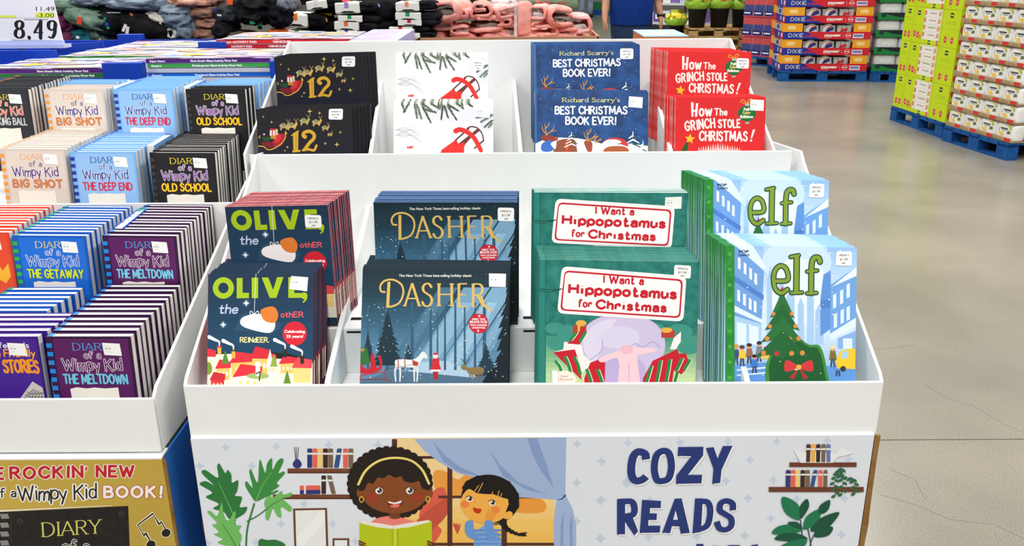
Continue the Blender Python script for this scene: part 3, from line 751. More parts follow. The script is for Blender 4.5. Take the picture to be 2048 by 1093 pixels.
    # lettering
    def put(fn):
        for c, e in (('#15432b', 15), ('#7f9a35', 0)): fn(c, e)
    def el(c, e):
        a.stroke([(482, 572), (545, 566), (540, 515), (512, 497), (485, 520), (478, 565), (487, 610), (515, 630), (545, 612)], 17 + e * .7, c)
        a.stroke([(590, 450), (588, 630)], 22 + e * .7, c, cap=False); a.stroke([(560, 454), (600, 446)], 12 + e * .7, c); a.stroke([(564, 629), (616, 627)], 12 + e * .7, c)
        a.stroke([(703, 478), (695, 458), (672, 462), (662, 500), (660, 630)], 20 + e * .7, c); a.stroke([(640, 525), (690, 520)], 12 + e * .7, c); a.stroke([(640, 631), (686, 629)], 12 + e * .7, c)
    put(el)
    a.sans('POP', 309, 434, 13, '#26436e', width=48, bold=.03); a.sans('CLASSICS', 307, 449, 9, '#26436e', width=54, bold=.03)
    grn = mat('green_pattern_print', '#1f7d2f', .5, .3, h2='#2f8f3a', scale=70)
    a.rect(243, 395, 288, 1130, grn)
    for k in range(9): a.star(265, 440 + k * 75, 13, '#4fa648', 6, .5)

def art_black(a):         # 12
    a.setcrop((490, 80, 4.553)); au = '#d3b25a'
    a.rect(105, 640, 972, 1480, '#1d1b20'); a.grad(110, 800, 968, 1480, ['#1d1b20', '#191b2c', '#171d3a'], 8)
    g = mat('gold_print', '#d6a62a', .4, .5)
    a.poly([(438, 866), (487, 846), (485, 1032), (442, 1032)], g); a.stroke([(425, 885), (455, 862), (485, 846)], (10, 16), g); a.stroke([(440, 1030), (500, 1024)], 18, g)
    a.stroke([(545, 900), (530, 880), (545, 855), (590, 846), (628, 872), (628, 910), (590, 950), (545, 1010)], 30, g); a.stroke([(530, 1018), (580, 1010), (630, 1018), (652, 975)], 22, g); a.disc(548, 896, 18, g)
    a.stroke([(467, 880), (466, 1000)], 4, '#8a6414')
    for x, y, r in ((590, 664, 26), (680, 680, 18), (168, 714, 13), (243, 762, 16), (868, 855, 17), (732, 957, 17), (838, 966, 26), (388, 990, 16), (365, 1022, 12)): a.star(x, y, r, '#d8bf68', 4, .22); a.star(x, y, r * .5, '#d8bf68', 4, .3, .78)
    # team of tiny gold deer on an arc
    for i, (x, y, s_) in enumerate(((360, 800, 1.0), (430, 795, 1.05), (545, 755, 1.0), (655, 765, .95), (735, 815, .75), (775, 875, .5))):
        a.poly([(x - 40 * s_, y + 30 * s_), (x - 30 * s_, y - 5 * s_), (x + 20 * s_, y - 10 * s_), (x + 35 * s_, y - 35 * s_), (x + 50 * s_, y - 20 * s_), (x + 34 * s_, y + 12 * s_), (x + 25 * s_, y + 35 * s_), (x + 5 * s_, y + 15 * s_), (x - 20 * s_, y + 18 * s_), (x - 28 * s_, y + 40 * s_)], '#cfae5c' if i % 2 else '#b7a25e')
        a.disc(x - 10 * s_, y - 12 * s_, 26 * s_, '#8f8a56', 18 * s_); a.disc(x - 34 * s_, y - 5 * s_, 12 * s_, '#a9a78f')
        for d in (-1, 1): a.stroke([(x + 34 * s_, y - 32 * s_), (x + (34 + d * 16) * s_, y - 62 * s_)], 4 * s_, '#bfa04e')
    # sleigh with parcels
    a.poly([(250, 960), (262, 930), (300, 930), (330, 870), (365, 880), (355, 930), (330, 975), (270, 990)], '#b0202c', True); a.poly([(268, 900), (300, 865), (330, 880), (320, 930), (270, 950)], '#cf2f35', True)
    a.stroke([(250, 955), (285, 970), (345, 930)], 5, '#7d1620'); a.stroke([(120, 980), (170, 985), (210, 1012), (260, 1005), (330, 960), (370, 900), (368, 850), (382, 868)], 9, '#d6ab4a')
    a.poly([(150, 950), (210, 940), (260, 955), (250, 1000), (190, 985)], '#7a1c26', True); a.poly([(150, 905), (190, 895), (240, 900), (220, 935), (170, 930)], '#1f4a2e', True)
    a.rect(228, 838, 274, 886, '#e9e2dc'); a.rect(228, 820, 274, 838, '#c12733'); a.rect(246, 820, 256, 886, '#c12733'); a.rect(278, 826, 300, 880, '#e0c19a'); a.rect(235, 885, 285, 915, '#c8812e'); a.disc(176, 873, 9, '#e8b8c8'); a.stroke([(125, 905), (140, 885), (135, 912)], 6, '#b48a3a')

def art_snow(a):          # white cover with fir twigs and a red sledge
    a.setcrop((760, 90, 4.7536))
    a.rect(130, 580, 1076, 1560, '#f4f3f7'); a.disc(700, 690, 320, '#ebe9f4', 70); a.disc(1010, 740, 60, '#e6e5f0', 140); a.disc(820, 1010, 50, '#dfe3f2', 40)
    def twig(x, y, ang, ln, c, w_=26, seed=0):
        r = random.Random(seed); ex = (math.cos(ang), math.sin(ang)); n = int(ln / 9)
        a.stroke([(x, y), (x + ex[0] * ln, y + ex[1] * ln)], 7, '#4b5642', smooth=False); a.up(); z = a.z
        for i in range(n):
            f = i / n
            for d in (-1, 1):
                t = ang + d * r.uniform(.45, .8); l2 = w_ * r.uniform(.8, 1.2) * (1 - f * .4)
                px, py = x + ex[0] * ln * f, y + ex[1] * ln * f
                a.stroke([(px, py), (px + math.cos(t) * l2, py + math.sin(t) * l2)], (8, 3), c[r.randrange(3)], smooth=False); a.z = z
        a.up()
    gr = ('#66785e', '#94a48c', '#4a5e49'); gl = ('#8fa39a', '#6f8a80', '#5b7a6a')
    for i, q in enumerate(((200, 560, 1.2, 110), (290, 560, 2.1, 130), (330, 580, 1.4, 150), (350, 590, 1.25, 150), (400, 600, 1.1, 190), (380, 570, .6, 140), (470, 575, .55, 120), (560, 560, 1.6, 80), (590, 570, 1.9, 60), (600, 600, 1.7, 140), (610, 600, 1.25, 130), (640, 600, 1.0, 170), (640, 590, .55, 130), (700, 565, .6, 100), (770, 560, 1.3, 80), (800, 560, .6, 100), (420, 640, .25, 120))):
        twig(*q, gr, 24, i)
    for i, q in enumerate(((1075, 690, 2.6, 140), (1075, 740, 2.45, 110), (1070, 770, 2.3, 60), (1000, 700, 2.9, 90))): twig(*q, gl, 24, i + 30)
    for x, y, n in ((150, 830, 4), (150, 880, 5)):
        for k in range(n): a.stroke([(x, y + k * 3), (x + 90, y + 25 - k * 14), (x + 180 + k * 22, y - 30 + k * 32)], 3, '#bdb9c2')
    a.poly([(255, 1010), (262, 985), (275, 1000), (288, 982), (300, 996), (318, 980), (312, 1012)], '#e2463e')
    red = '#e0312a'
    for p0, p1 in (((712, 940), (845, 820)), ((760, 965), (930, 830))): a.stroke([p0, p1], 14, '#5c3030', smooth=False)
    a.stroke([(830, 820), (870, 803), (930, 820), (970, 870), (985, 930)], 12, '#5c3838'); a.stroke([(985, 935), (900, 1010)], 14, '#5c3030')
    a.stroke([(780, 985), (850, 905), (935, 835)], 30, '#6b3a34', smooth=False); a.stroke([(720, 845), (760, 832), (830, 855), (890, 905), (930, 970), (960, 1030)], (46, 40), red); a.disc(722, 845, 24, red)
    a.stroke([(600, 1040), (720, 950)], (40, 34), red, smooth=False); a.stroke([(690, 1040), (790, 975)], (44, 40), red, smooth=False); a.poly([(560, 1060), (720, 950), (800, 980), (800, 1100), (540, 1120)], red)
    a.stroke([(698, 860), (690, 940)], 2.5, '#a9a6b0')

def art_night(a):         # BEST CHRISTMAS BOOK EVER
    a.setcrop((1040, 80, 4.553))
    a.rect(140, 478, 1168, 1560, mat('blue_watercolour', '#0f3263', .42, .3, h2='#1c508f', scale=34)); a.rect(140, 478, 150, 1560, '#2d6fb0')
    a.dots(70, 160, 520, 1150, 960, 3.2, '#a9c6ea', 3)
    a.pen("Richard Scarry's", 388, 580, 38, '#efe98c', width=518, wd=.14, contrast=.55, serif=.24, gap=.2)
    a.pen('BEST CHRiSTMAS', 322, 688, 66, '#fbfbf8', width=650, wd=.2, gap=.24, jit=.03); a.pen('BOOK EVER!', 418, 783, 66, '#fbfbf8', width=458, wd=.2, gap=.24, jit=.03)
    a.poly([(140, 960), (260, 900), (520, 910), (640, 930), (780, 970), (1000, 960), (1168, 980), (1168, 1560), (140, 1560)], '#eceff0')
    def antler(x, y, s_=1):
        for q in (((0, 0), (-8, -50), (-14, -100)), ((0, -10), (-30, -40), (-40, -80)), ((0, 0), (40, -30), (92, -40)), ((-6, -60), (20, -90), (26, -115)), ((40, -30), (62, -52), (70, -70))):
            a.stroke([(x + u * s_, y + v * s_) for u, v in q], (11, 5), '#c98c2f')
    a.poly([(195, 890), (240, 880), (330, 900), (342, 930), (260, 945), (200, 925)], '#8a3524', True); a.disc(330, 915, 16, '#b6402c'); antler(240, 880)
    a.poly([(325, 950), (430, 915), (500, 930), (520, 1025), (520, 1100), (320, 1100)], '#8b4a30', True); a.poly([(410, 925), (440, 920), (442, 1100), (412, 1100)], '#c23a26'); a.dots(8, 416, 940, 438, 1060, 6, '#e9c24a', 2)
    a.poly([(200, 960), (280, 930), (330, 980), (280, 1030), (200, 1025)], '#2f66b8', True); a.poly([(280, 960), (330, 935), (320, 1010)], '#e9ecf2', True)
    a.poly([(585, 940), (640, 930), (660, 980), (640, 1060), (600, 1000)], '#9a4630', True); antler(622, 935); antler(690, 950, .6)
    def fir(x, y, s_):
        for k in range(4):
            for d in (-1, 1): a.stroke([(x, y + k * 34 * s_), (x + d * (34 + k * 16) * s_, y + (24 + k * 38) * s_)], (15 * s_, 8 * s_), '#e9f1f2' if d < 0 or k % 2 else '#2f6b4a')
        a.stroke([(x, y - 30 * s_), (x, y + 10)], 7 * s_, '#e9f1f2')
    fir(470, 880, .8); fir(1028, 885, 1.1); fir(1120, 960, .8)
    a.poly([(735, 990), (770, 930), (860, 905), (950, 925), (985, 985), (900, 960), (820, 965)], '#c93434', True); a.poly([(728, 1000), (745, 960), (800, 925), (880, 925), (920, 950), (800, 990), (760, 1060)], '#f6f2ee', True)
    a.poly([(760, 1020), (820, 985), (940, 985), (990, 1020), (980, 1100), (760, 1100)], '#a8562c', True)

def art_red(a):           # HOW THE GRINCH STOLE CHRISTMAS
    a.setcrop((1280, 90, 4.047)); wh = '#f8f0e8'
    a.rect(290, 430, 1018, 1300, '#dd2a2c')
    a.poly([(412, 476), (433, 474), (432, 590), (416, 594)], wh); a.poly([(452, 484), (470, 482), (462, 592), (444, 593)], wh); a.stroke([(430, 548), (456, 540)], 15, wh)
    a.pen('ow', 482, 584, 88, wh, width=96, wd=.17, gap=.24); a.pen('The', 604, 578, 52, wh, width=98, wd=.19, gap=.28, jit=.06, ang=-.02)
    a.pen('GRINCH', 368, 702, 72, wh, width=238, wd=.18, gap=.32, ang=-.09, jit=.04); a.pen('STOLE', 636, 682, 62, wh, width=172, wd=.2, gap=.32, ang=-.02, jit=.04)
    a.pen('CHRISTMAS', 482, 783, 72, wh, width=382, wd=.19, gap=.3, ang=.01, jit=.03); a.poly([(912, 697), (932, 695), (906, 768), (894, 766)], wh); a.disc(898, 785, 9, wh)
    gn = '#1f6e35'
    a.poly([(790, 565), (812, 520), (865, 500), (920, 520), (940, 565), (920, 605), (866, 632), (812, 608)], gn, True); a.poly([(852, 480), (880, 480), (884, 504), (850, 504)], '#b9c6c2'); a.rect(850, 634, 884, 650, '#b7a8a0')
    for q in (((866, 485), (835, 480), (815, 470), (830, 455), (866, 485)), ((866, 485), (880, 455), (905, 450), (895, 470), (866, 485))): a.stroke(q, 7, '#e8a030')
    for tx, x, y, wd, c in (('Full', 838, 542, 46, '#fbf3df'), ('Color', 828, 570, 66, '#e9c96a'), ('Edition', 810, 602, 104, '#fbf3df')): a.sans(tx, x, y, 22, c, width=wd, bold=.05)
    a.star(403, 772, 44, '#f2c22f', 5, .45, .1); a.poly([(340, 850), (372, 800), (392, 795), (388, 850), (370, 900), (330, 900)], '#2f5a26')
    for k in range(26):
        x = 480 + k * 13; h = 40 * (1 - abs(k - 12) / 14) + 8; a.poly([(x - 12, 905), (x + (k % 3 - 1) * 6, 850 - h), (x + 14, 905)], '#f0c9c0' if k % 2 else '#f7dcd4')
    a.rect(480, 900, 820, 1300, '#f2d3cb')

def art_diary(base, hi, sub, subcol, c1, c2, outl, tab, base2=None, two=None, cut='#f2ede2'):
    """common layout of the hardbacks: page-like border, title in three lines, coloured subtitle, torn paper"""
    def f(a):
        a.rect(0, 0, 1, 1.6, base); a.rect(.075, .03, .965, 1.6, hi)
        for k in range(46): a.rect(.08 + k * .0193, .034, .088 + k * .0193, .037, tab)
        a.pen('DIARY', .305, .172, .09, c1, width=.44, wd=.13, contrast=.4, serif=.26)
        a.pen('of a', .425, .272, .085, c2, width=.19, wd=.14, outline=outl, ow=.13)
        a.pen('Wimpy Kid', .155, .425, .145, c2, width=.7, wd=.11, outline=outl, ow=.08, jit=.07, gap=.16)
        a.pen(sub, .52, .595, .112, subcol, width=.76, wd=.18, jit=.04, gap=.26, align='c', outline=two, ow=.07)
        a.poly([(.2, .665), (.28, .645), (.4, .66), (.5, .648), (.62, .66), (.78, .648), (.79, 1.15), (.21, 1.16)], cut)
    return f

# ------------------------------------------------------------------ the white display's books
def hexm(h): return mat('cover_stock', h, .45, .3)
LOW, UPP = 'of the low stack', 'of the raised stack behind'
LOW2, UPP2 = 'of the upper front stack', 'of the upper back stack'
def cz(x, y, c): return (c[0] + x / c[2], c[1] + y / c[2])
def title(kind, TL, TR, Yb, Zf, lean, backTL, n, artf, cover, spine, pages, desc, where, grp, stk=None, thick=None, L=None):
    M, wd, LL, A = pose(TL, TR, Yb, Zf, lean, L)
    e = at_z(backTL[0], backTL[1], A.z)
    dy = (e.y - A.y) / max(1, n - 1)
    t = thick or dy * math.cos(math.radians(lean)) * .975
    k = px_size(M, (TL[0] + TR[0]) / 2, TL[1] + 60)
    a = Art(face_map(M), k); artf(a)
    sk = None
    if stk:
        q4, crop, style = stk
        sk = sticker(face_map(M), k, crop, a.z, q4, style)
    M = Matrix.Translation((0, 0, t * math.sin(math.radians(lean)) + .0006)) @ M
    title.last = (face_map(M), k, a.z)
    root = make_book(kind, '', 'book', M, wd, LL, t, a, cover, spine, pages, sk)
    st, n = stack(root, M, A, n, backTL, desc, where, grp)
    print('%-34s w %.3f L %.3f t %.4f n %d dY %.3f  back top Y %.3f' % (desc[:34], wd, LL, t, n, dy, e.y))
    return root, wd, LL, t
def again(src, wd, LL, t, TL, TR, Yb, lean, backTL, desc, where, grp, pocket=None, stk=None, z0=None, pages=None, nmax=18):
    """a second stack of the same title on a step"""
    if z0 is None: z0 = FL1 + .09
    M, w2, _, A = pose(TL, TR, Yb, z0, lean, LL)
    M = Matrix.Translation((0, 0, t * math.sin(math.radians(lean)) + .0006)) @ M
    Zs = M.translation.z - t * math.sin(math.radians(lean)) - .0006
    e = at_z(backTL[0], backTL[1], A.z)
    sp = t / math.cos(math.radians(lean)) * 1.03
    n = max(2, min(nmax, int(round((e.y - A.y) / sp)) + 1))
    r = copy_thing(src, M, '', grp)
    for c in list(r.children):
        if c.name.startswith('page_block') and pages:
            c.data = c.data.copy(); c.data.materials[0] = pages
        if c.name.startswith('price_sticker') and stk:
            q4, crop, style = stk; Pm, k, zz = title.last
            tmp = sticker(Pm, k, crop, zz, q4, style).build('price_sticker'); c.data = tmp.data; bpy.data.objects.remove(tmp)
    again.span = (M.translation.x + .012, M.translation.x + wd - .012)
    sh = Vector((e.x - A.x, sp * (n - 1), 0))
    stack(r, M, A, n, None, desc, where, grp, shift=sh)
    print('   again %-24s w %.3f (%.3f) step %.3f n %d  last top Y %.3f (wanted %.3f) bottom Y %.3f' % (desc[:24], w2, wd, Zs, n, A.y + sh.y, e.y, M.translation.y))
    return Zs

PG = mat('page_paper', '#f1efe9', .75, .15)
CORAL = mat('coral_page_edge', '#e98d84', .7, .15, h2='#d9585c', scale=160)
NAVYP = mat('navy_page_edge', '#33526b', .7, .15)
cA, cB, cC, cD, cE, cF, cG, cH = (400, 370, 2.6656), (680, 370, 2.665), (1040, 360, 2.6025), (1350, 330, 2.428), (490, 80, 4.553), (760, 90, 4.7536), (1040, 80, 4.553), (1280, 90, 4.047)
# lime-lettered navy book
d = 'navy picture book with lime lettering'
b = title('picture_book', cz(45, 486, cA), cz(603, 479, cA), .020, FL1, 23, cz(145, 407, cA), 10, art_navy, hexm('#1d3a52'), hexm('#a83242'), mat('navy_red_edge', '#8a3a46', .7, .15), d, LOW, 'navy picture books with lime lettering',
          ([(488, 497), (578, 504), (572, 579), (477, 566)], cA, 'plain'))
z = again(*b, cz(133, 121, cA), cz(660, 110, cA), .165, 3, cz(275, 48, cA), d, UPP, 'navy picture books with lime lettering', pages=CORAL, stk=([(471,522),(561,525),(559,596),(470,593)],cA,'round'))
step(XL, -.363, .158, Y2, FL1, z)
d = 'dark forest picture book with gold title'
b = title('picture_book', cz(122, 458, cB), cz(905, 467, cB), .022, FL1, 24, cz(160, 388, cB), 8, art_forest, hexm('#16303c'), hexm('#9cc0d8'), mat('blue_page_edge', '#c9d6e2', .7, .15), d, LOW, 'dark forest picture books with gold title',
          ([(794, 485), (885, 487), (883, 558), (795, 556)], cB, 'plain'))
z = again(*b, cz(178, 97, cB), cz(900, 97, cB), .165, 5, cz(217, 40, cB), d, UPP, 'dark forest picture books with gold title', stk=([(795,482),(884,485),(882,559),(794,556)],cB,'round'), pages=mat('periwinkle_page_edge', '#5f7fb8', .7, .15))
step(-.353, .035, .152, Y2, FL1, z, True)
d = 'teal picture book with white plaque'
b = title('picture_book', cz(103, 422, cC), cz(935, 434, cC), .022, FL1, 14, cz(85, 350, cC), 10, art_teal, hexm('#257a6d'), hexm('#2c7f70'), mat('mint_page_edge', '#a8dcc4', .7, .15, h2='#eef5ef', scale=22), d, LOW, 'teal picture books with white plaque',
          ([(803, 450), (890, 455), (887, 522), (800, 516)], cC, 'round'))
z = again(*b, cz(75, 68, cC), cz(817, 70, cC), .165, 4, cz(65, 48, cC), d, UPP, 'teal picture books with white plaque', stk=([(812,450),(902,448),(900,514),(810,516)],cC,'plain'))
step(.045, .369, .158, Y2, FL1, z)
d = 'snowy city picture book with green letters'
b = title('picture_book', cz(243, 398, cD), cz(883, 409, cD), .022, FL1, 20, cz(150, 337, cD), 13, art_blue_city, hexm('#a9cbec'), mat('green_pattern_print', '#1f7d2f', .5, .3, h2='#2f8f3a', scale=70), mat('pale_blue_page_edge', '#d9e9f2', .7, .15, h2='#a9cfe6', scale=40), d, LOW, 'snowy city picture books with green letters',
          ([(783, 427), (858, 428), (856, 498), (778, 496)], cD, 'round'))
z = again(*b, cz(143, 76, cD), cz(733, 80, cD), .165, 17, cz(35, 34, cD), d, UPP, 'snowy city picture books with green letters')
step(.379, XR, .158, Y2, FL1, z)
# upper tray
d = 'black picture book with gold number'
b = title('picture_book', cz(105, 644, cE), cz(972, 628, cE), .575, FL2, 14, cz(300, 606, cE), 6, art_black, hexm('#1d1b20'), hexm('#1d1b20'), mat('black_page_edge', '#2b2a2e', .6, .2), d, LOW2, 'black picture books with gold number',
          ([(766, 642), (894, 640), (890, 740), (762, 738)], cE, 'round'))
z = again(*b, cz(265, 165, cE), cz(1045, 146, cE), .77, 8, cz(400, 135, cE), d, UPP2, 'black picture books with gold number', z0=FL2 + .07)
step(*again.span, .745, Y3, FL2, z)
d = 'white picture book with red sledge'
b = title('picture_book', cz(130, 581, cF), cz(1076, 581, cF), .575, FL2, 17, cz(150, 541, cF), 4, art_snow, hexm('#efeef2'), hexm('#efeef2'), PG, d, LOW2, 'white picture books with red sledge',
          ([(918, 614), (1050, 622), (1044, 722), (910, 710)], cF, 'plain'))
z = again(*b, cz(148, 110, cF), cz(1055, 110, cF), .77, 14, cz(158, 95, cF), d, UPP2, 'white picture books with red sledge', stk=([(912,612),(1030,615),(1028,718),(911,715)],cF,'round'), z0=FL2 + .07)
step(*again.span, .745, Y3, FL2, z)
d = 'blue night-sky picture book with white lettering'
b = title('picture_book', cz(140, 478, cG), cz(1168, 490, cG), .575, FL2, 22, cz(138, 462, cG), 3, art_night, hexm('#14386e'), hexm('#5f7fa8'), PG, d, LOW2, 'blue picture books with white lettering',
          ([(992, 528), (1118, 538), (1112, 636), (985, 626)], cG, 'plain'), thick=.008)
z = again(*b, cz(133, 62, cG), cz(1090, 56, cG), .77, 19, cz(100, 30, cG), d, UPP2, 'blue picture books with white lettering', stk=([(975,508),(1105,511),(1103,613),(974,610)],cG,'round'), z0=FL2 + .07)
step(*again.span, .745, Y3, FL2, z)
d = 'red picture book with white lettering'
PLAID = mat('red_plaid_spine', '#c3262c', .5, .3, h2='#e9c9bd', scale=48)
b = title('picture_book', cz(288, 438, cH), cz(1018, 432, cH), .575, FL2, 13, cz(205, 415, cH), 5, art_red, hexm('#dd2a2c'), PLAID, PG, d, LOW2, 'red picture books with white lettering',
          ([(893, 452), (1003, 458), (998, 546), (889, 540)], cH, 'plain'))
z = again(*b, cz(226, 63, cH), cz(905, 72, cH), .77, 12, cz(95, 30, cH), d, UPP2, 'red picture books with white lettering', stk=([(888,470),(998,473),(996,561),(887,558)],cH,'round'), z0=FL2 + .07)
step(*again.span, .745, Y3, FL2, z)

# ================================================================== white stepped tray to the left, with hardbacks
lt = at_y(312, 796, 0)
KX, KZ = lt.x - .004, lt.z                      # right face and lip height of the neighbour tray
K0 = KX - 1.2
KF1 = KZ - .100; KY2 = .560; KZ2 = at_y(425, 406, KY2).z; KF2 = KZ2 - .10; KY3 = 1.085; KZ3 = KZ2 + .16
print('left tray', KX, KZ, KZ2)
kd = thing('cardboard_display', 'white stepped cardboard tray of hardbacks on the gold printed base', 'display', (KX - .6, .5, KF1 - .006))
_off = Matrix.Translation((-(KX - .6), -.5, -(KF1 - .006)))
disp_keep, disp = disp, kd
m = MB(); m.box((K0, -.004, KF1 - .006), (KX, T - .004, KZ)); dpart(m, 'front_lip')
m = MB(); m.box((K0, T, KF1 - .006), (KX - T, KY2, KF1)); dpart(m, 'tray_floor')
for x in (K0, KX - T):
    m = MB(); m.prism([(T, KF1 - .006), (T, KZ), (.02, KZ + .012), (KY2 - .02, KZ2 - .01), (KY2, KZ2), (KY3, KZ3), (KY3, KF1 - .006)], 'x', x, x + T); dpart(m, 'side_panel')
m = MB(); m.box((K0 + T, KY2, KF1), (KX - T, KY2 + T, KZ2)); dpart(m, 'riser_panel')
m = MB(); m.box((K0 + T, KY2 + T, KF2 - .006), (KX - T, KY3 - T, KF2)); dpart(m, 'upper_floor')
m = MB(); m.box((K0 + T, KY3 - T, KF1), (KX - T, KY3, KZ3 - .05)); dpart(m, 'back_panel')
def bstep(y0, y1, z0, z1):
    m = MB(); m.box((K0 + T, y0, z0), (KX - T, y1, z1)); dpart(m, 'step')
cI, c1, c2 = (0, 560, 4.2045), (0, 0, 3.643), (0, 280, 3.416)
HB = {}
def hard(key, base, hi, sub, subcol, c1_, c2_, outl, tab, tabm, TL, TR, Yb, Zf, lean, backTL, n, desc, where, grp, stq=(.655, .075, .21, .155), two=None, first=True, thick=.02, L=.205, draw=None, pages=None, shift=None):
    M, wd, LL, A = pose(TL, TR, Yb, Zf, lean, None)
    LL = L
    # stands on Zf: keep the top where it is seen, lower end on the floor behind the lip
    M.translation = A - M.col[2].to_3d() * LL
    sp = thick / math.cos(math.radians(lean)) * 1.06
    if shift is None:
        e = at_z(backTL[0], backTL[1], A.z)
        if n is None: n = max(2, int(round((e.y - A.y) / sp)) + 1)
        shift = (e.x - A.x, max(sp * (n - 1), e.y - A.y), 0)
    M = Matrix.Translation((0, 0, thick * math.sin(math.radians(lean)) + .0006)) @ M
    if key in HB:
        r = copy_thing(HB[key], M, '', grp)
    else:
        wd = .147
        a = Art(lambda u, v: (u * wd, LL - v * wd), wd)
        (draw or art_diary(base, hi, sub, subcol, c1_, c2_, outl, tab, two=two))(a)
        x, y, ww, hh = stq
        sk = sticker(lambda u, v: (u * wd, LL - v * wd), wd, None, a.z, [(x, y), (x + ww, y + .012), (x + ww + .01, y + hh + .012), (x + .012, y + hh)], 'diary')
        r = make_book('hardcover_book', '', 'book', M, wd, LL, thick, a, hexm(base), hexm(base), pages or PAPER, sk, True, None, (11, hexm(tabm)))
        HB[key] = r
    stack(r, M, A, n, None, desc, where, grp, shift=shift, jit=.002)
    print('  hard %-22s wpx %.3f bottom z %.3f (floor %.3f) n %d top Y %.3f..%.3f' % (desc[:22], wd, M.translation.z, Zf, n, A.y, A.y + shift[1]))
    return M.translation.z - thick * math.sin(math.radians(lean)) - .0006
ROW = ['of its first-row stack', 'of its second-row stack', 'of its third-row stack', 'of its fourth-row stack']
mel = dict(base='#34103f', hi='#5a1a5c', sub='THE MELTDOWN', subcol='#79c3e0', c1_='#4aa0de', c2_='#5a1a5c', outl='#f4eef4', tab='#8a5f92', tabm='#1f86dd', desc='purple hardback with blue tabs', grp='purple hardbacks with blue tabs', two='#2c5f86')
hard('mel', TL=cz(388, 488, cI), TR=cz(1122, 488, cI), Yb=.022, Zf=KF1, lean=4, backTL=cz(875, 75, cI), n=11, where=ROW[0], **mel)
def art_plain_red(a):
    a.rect(0, 0, 1, 1.6, '#d8402a'); a.rect(.07, .03, .965, 1.6, '#e04a2c'); a.poly([(.7, .62), (.8, .46), (.84, .54), (.93, .44), (.94, .62), (.86, .72)], '#f2b12f')
def art_stories(a):
    a.rect(0, 0, 1, 1.6, '#3a1a80'); a.rect(.06, .03, .97, 1.6, '#45208f')
    a.pen("Jefferson's", .38, .14, .065, '#f2eef4', wd=.15, width=.5); a.pen('Awesome Friendly', .1, .25, .085, '#f0a02e', wd=.2, width=.84, jit=.06); a.pen('SPOOKY', .09, .44, .13, '#ee962a', wd=.2, width=.4, jit=.06); a.pen('STORIES', .545, .45, .15, '#ee962a', wd=.2, width=.41, jit=.06)
    net = [(.62, .86), (.86, .57), (.97, .65), (.985, 1.0), (.7, 1.0)]; a.poly(net, '#cfcac2')
    for k in range(6): a.stroke([(.64 + k * .055, .97), (.74 + k * .04, .78), (.86 + k * .02, .67 + k * .01)], .007, '#3a3836'); a.stroke([(.67 + k * .02, .9 - k * .04), (.82, .93 - k * .04), (.98, .97 - k * .05)], .007, '#3a3836')
hard('sto', base='#3a1a80', hi='#45208f', sub='STORIES', subcol='#ee962a', c1_='#ffffff', c2_='#ffffff', outl='#000000', tab='#7a5fb0', tabm='#2b1160', TL=cz(-394, 490, cI), TR=cz(332, 488, cI), Yb=.022, Zf=KF1, lean=4, backTL=None, n=5,
     desc='violet hardback with orange lettering', where=ROW[0], grp='violet hardbacks with orange lettering', stq=(.63, .075, .21, .155), draw=art_stories, shift=(.012, .094, 0))
get = dict(base='#1257b8', hi='#1b6bd0', sub='THE GETAWAY', subcol='#d8df3a', c1_='#e9d67a', c2_='#1a58b4', outl='#f4f6f8', tab='#4f8fe0', tabm='#2fa84a', desc='blue hardback with green tabs', grp='blue hardbacks with green tabs', two='#2f7a3a')
zz = hard('get', TL=cz(85, 660, c2), TR=cz(592, 664, c2), Yb=.30, Zf=KF1 + .09, lean=4, backTL=cz(430, 468, c2), n=None, where=ROW[1], **get)
Mg, _, _, Ag = pose(cz(-270, 272, cI), cz(452, 272, cI), .15, KF1, 4)
z2 = hard('get', TL=cz(-270, 272, cI), TR=cz(452, 272, cI), Yb=.142, Zf=KF1, lean=4, backTL=None, n=6, where='behind the violet books', shift=(.012, .110, 0), **{**get})
hard('mel', TL=cz(703, 660, c2), TR=cz(1195, 665, c2), Yb=.30, Zf=KF1 + .09, lean=4, backTL=cz(985, 462, c2), n=None, where=ROW[1], **mel)
hard('red', base='#d8402a', hi='#e04a2c', sub='ROWLEY', subcol='#f2b12f', c1_='#f2d23a', c2_='#ffffff', outl='#7a1a14', tab='#f08a6a', tabm='#b8281c', TL=cz(-442, 640, c2), TR=cz(65, 640, c2), Yb=.30, Zf=KF1 + .09, lean=4, backTL=cz(-120, 466, c2), n=None,
     draw=art_plain_red, desc='orange-red hardback', where=ROW[1], grp='orange-red hardbacks')
bstep(.30, KY2, KF1, zz - .001)
big = dict(base='#d3c7bd', hi='#ddd1c6', sub='BIG SHOT', subcol='#d9834a', c1_='#f0a877', c2_='#3a2a86', outl='#efe6dc', tab='#b9aca4', tabm='#f09a3a', desc='cream hardback with orange tabs', grp='cream hardbacks with orange tabs', two='#8a4a2a')
zz = hard('big', TL=cz(0, 66, c2), TR=cz(432, 70, c2), Yb=.585, Zf=KF2, lean=5, backTL=cz(330, 960, c1), n=None, where=ROW[2], **big)
deep = dict(base='#7fb4ea', hi='#94c0ee', sub='THE DEEP END', subcol='#d6304a', c1_='#1f4f8a', c2_='#2b2f86', outl='#eef3f8', tab='#b8d6f0', tabm='#23379a', desc='sky-blue hardback with navy tabs', grp='sky-blue hardbacks with navy tabs')
hard('deep', TL=cz(480, 88, c2), TR=cz(920, 88, c2), Yb=.585, Zf=KF2, lean=5, backTL=cz(830, 958, c1), n=None, where=ROW[2], **deep)
old = dict(base='#1e1c1f', hi='#232124', sub='OLD SCHOOL', subcol='#f0cf2a', c1_='#e8d83a', c2_='#7a2f92', outl='#f4eef4', tab='#6a676a', tabm='#3a3a3e', desc='black hardback with yellow lettering', grp='black hardbacks with yellow lettering', two='#b8641a')
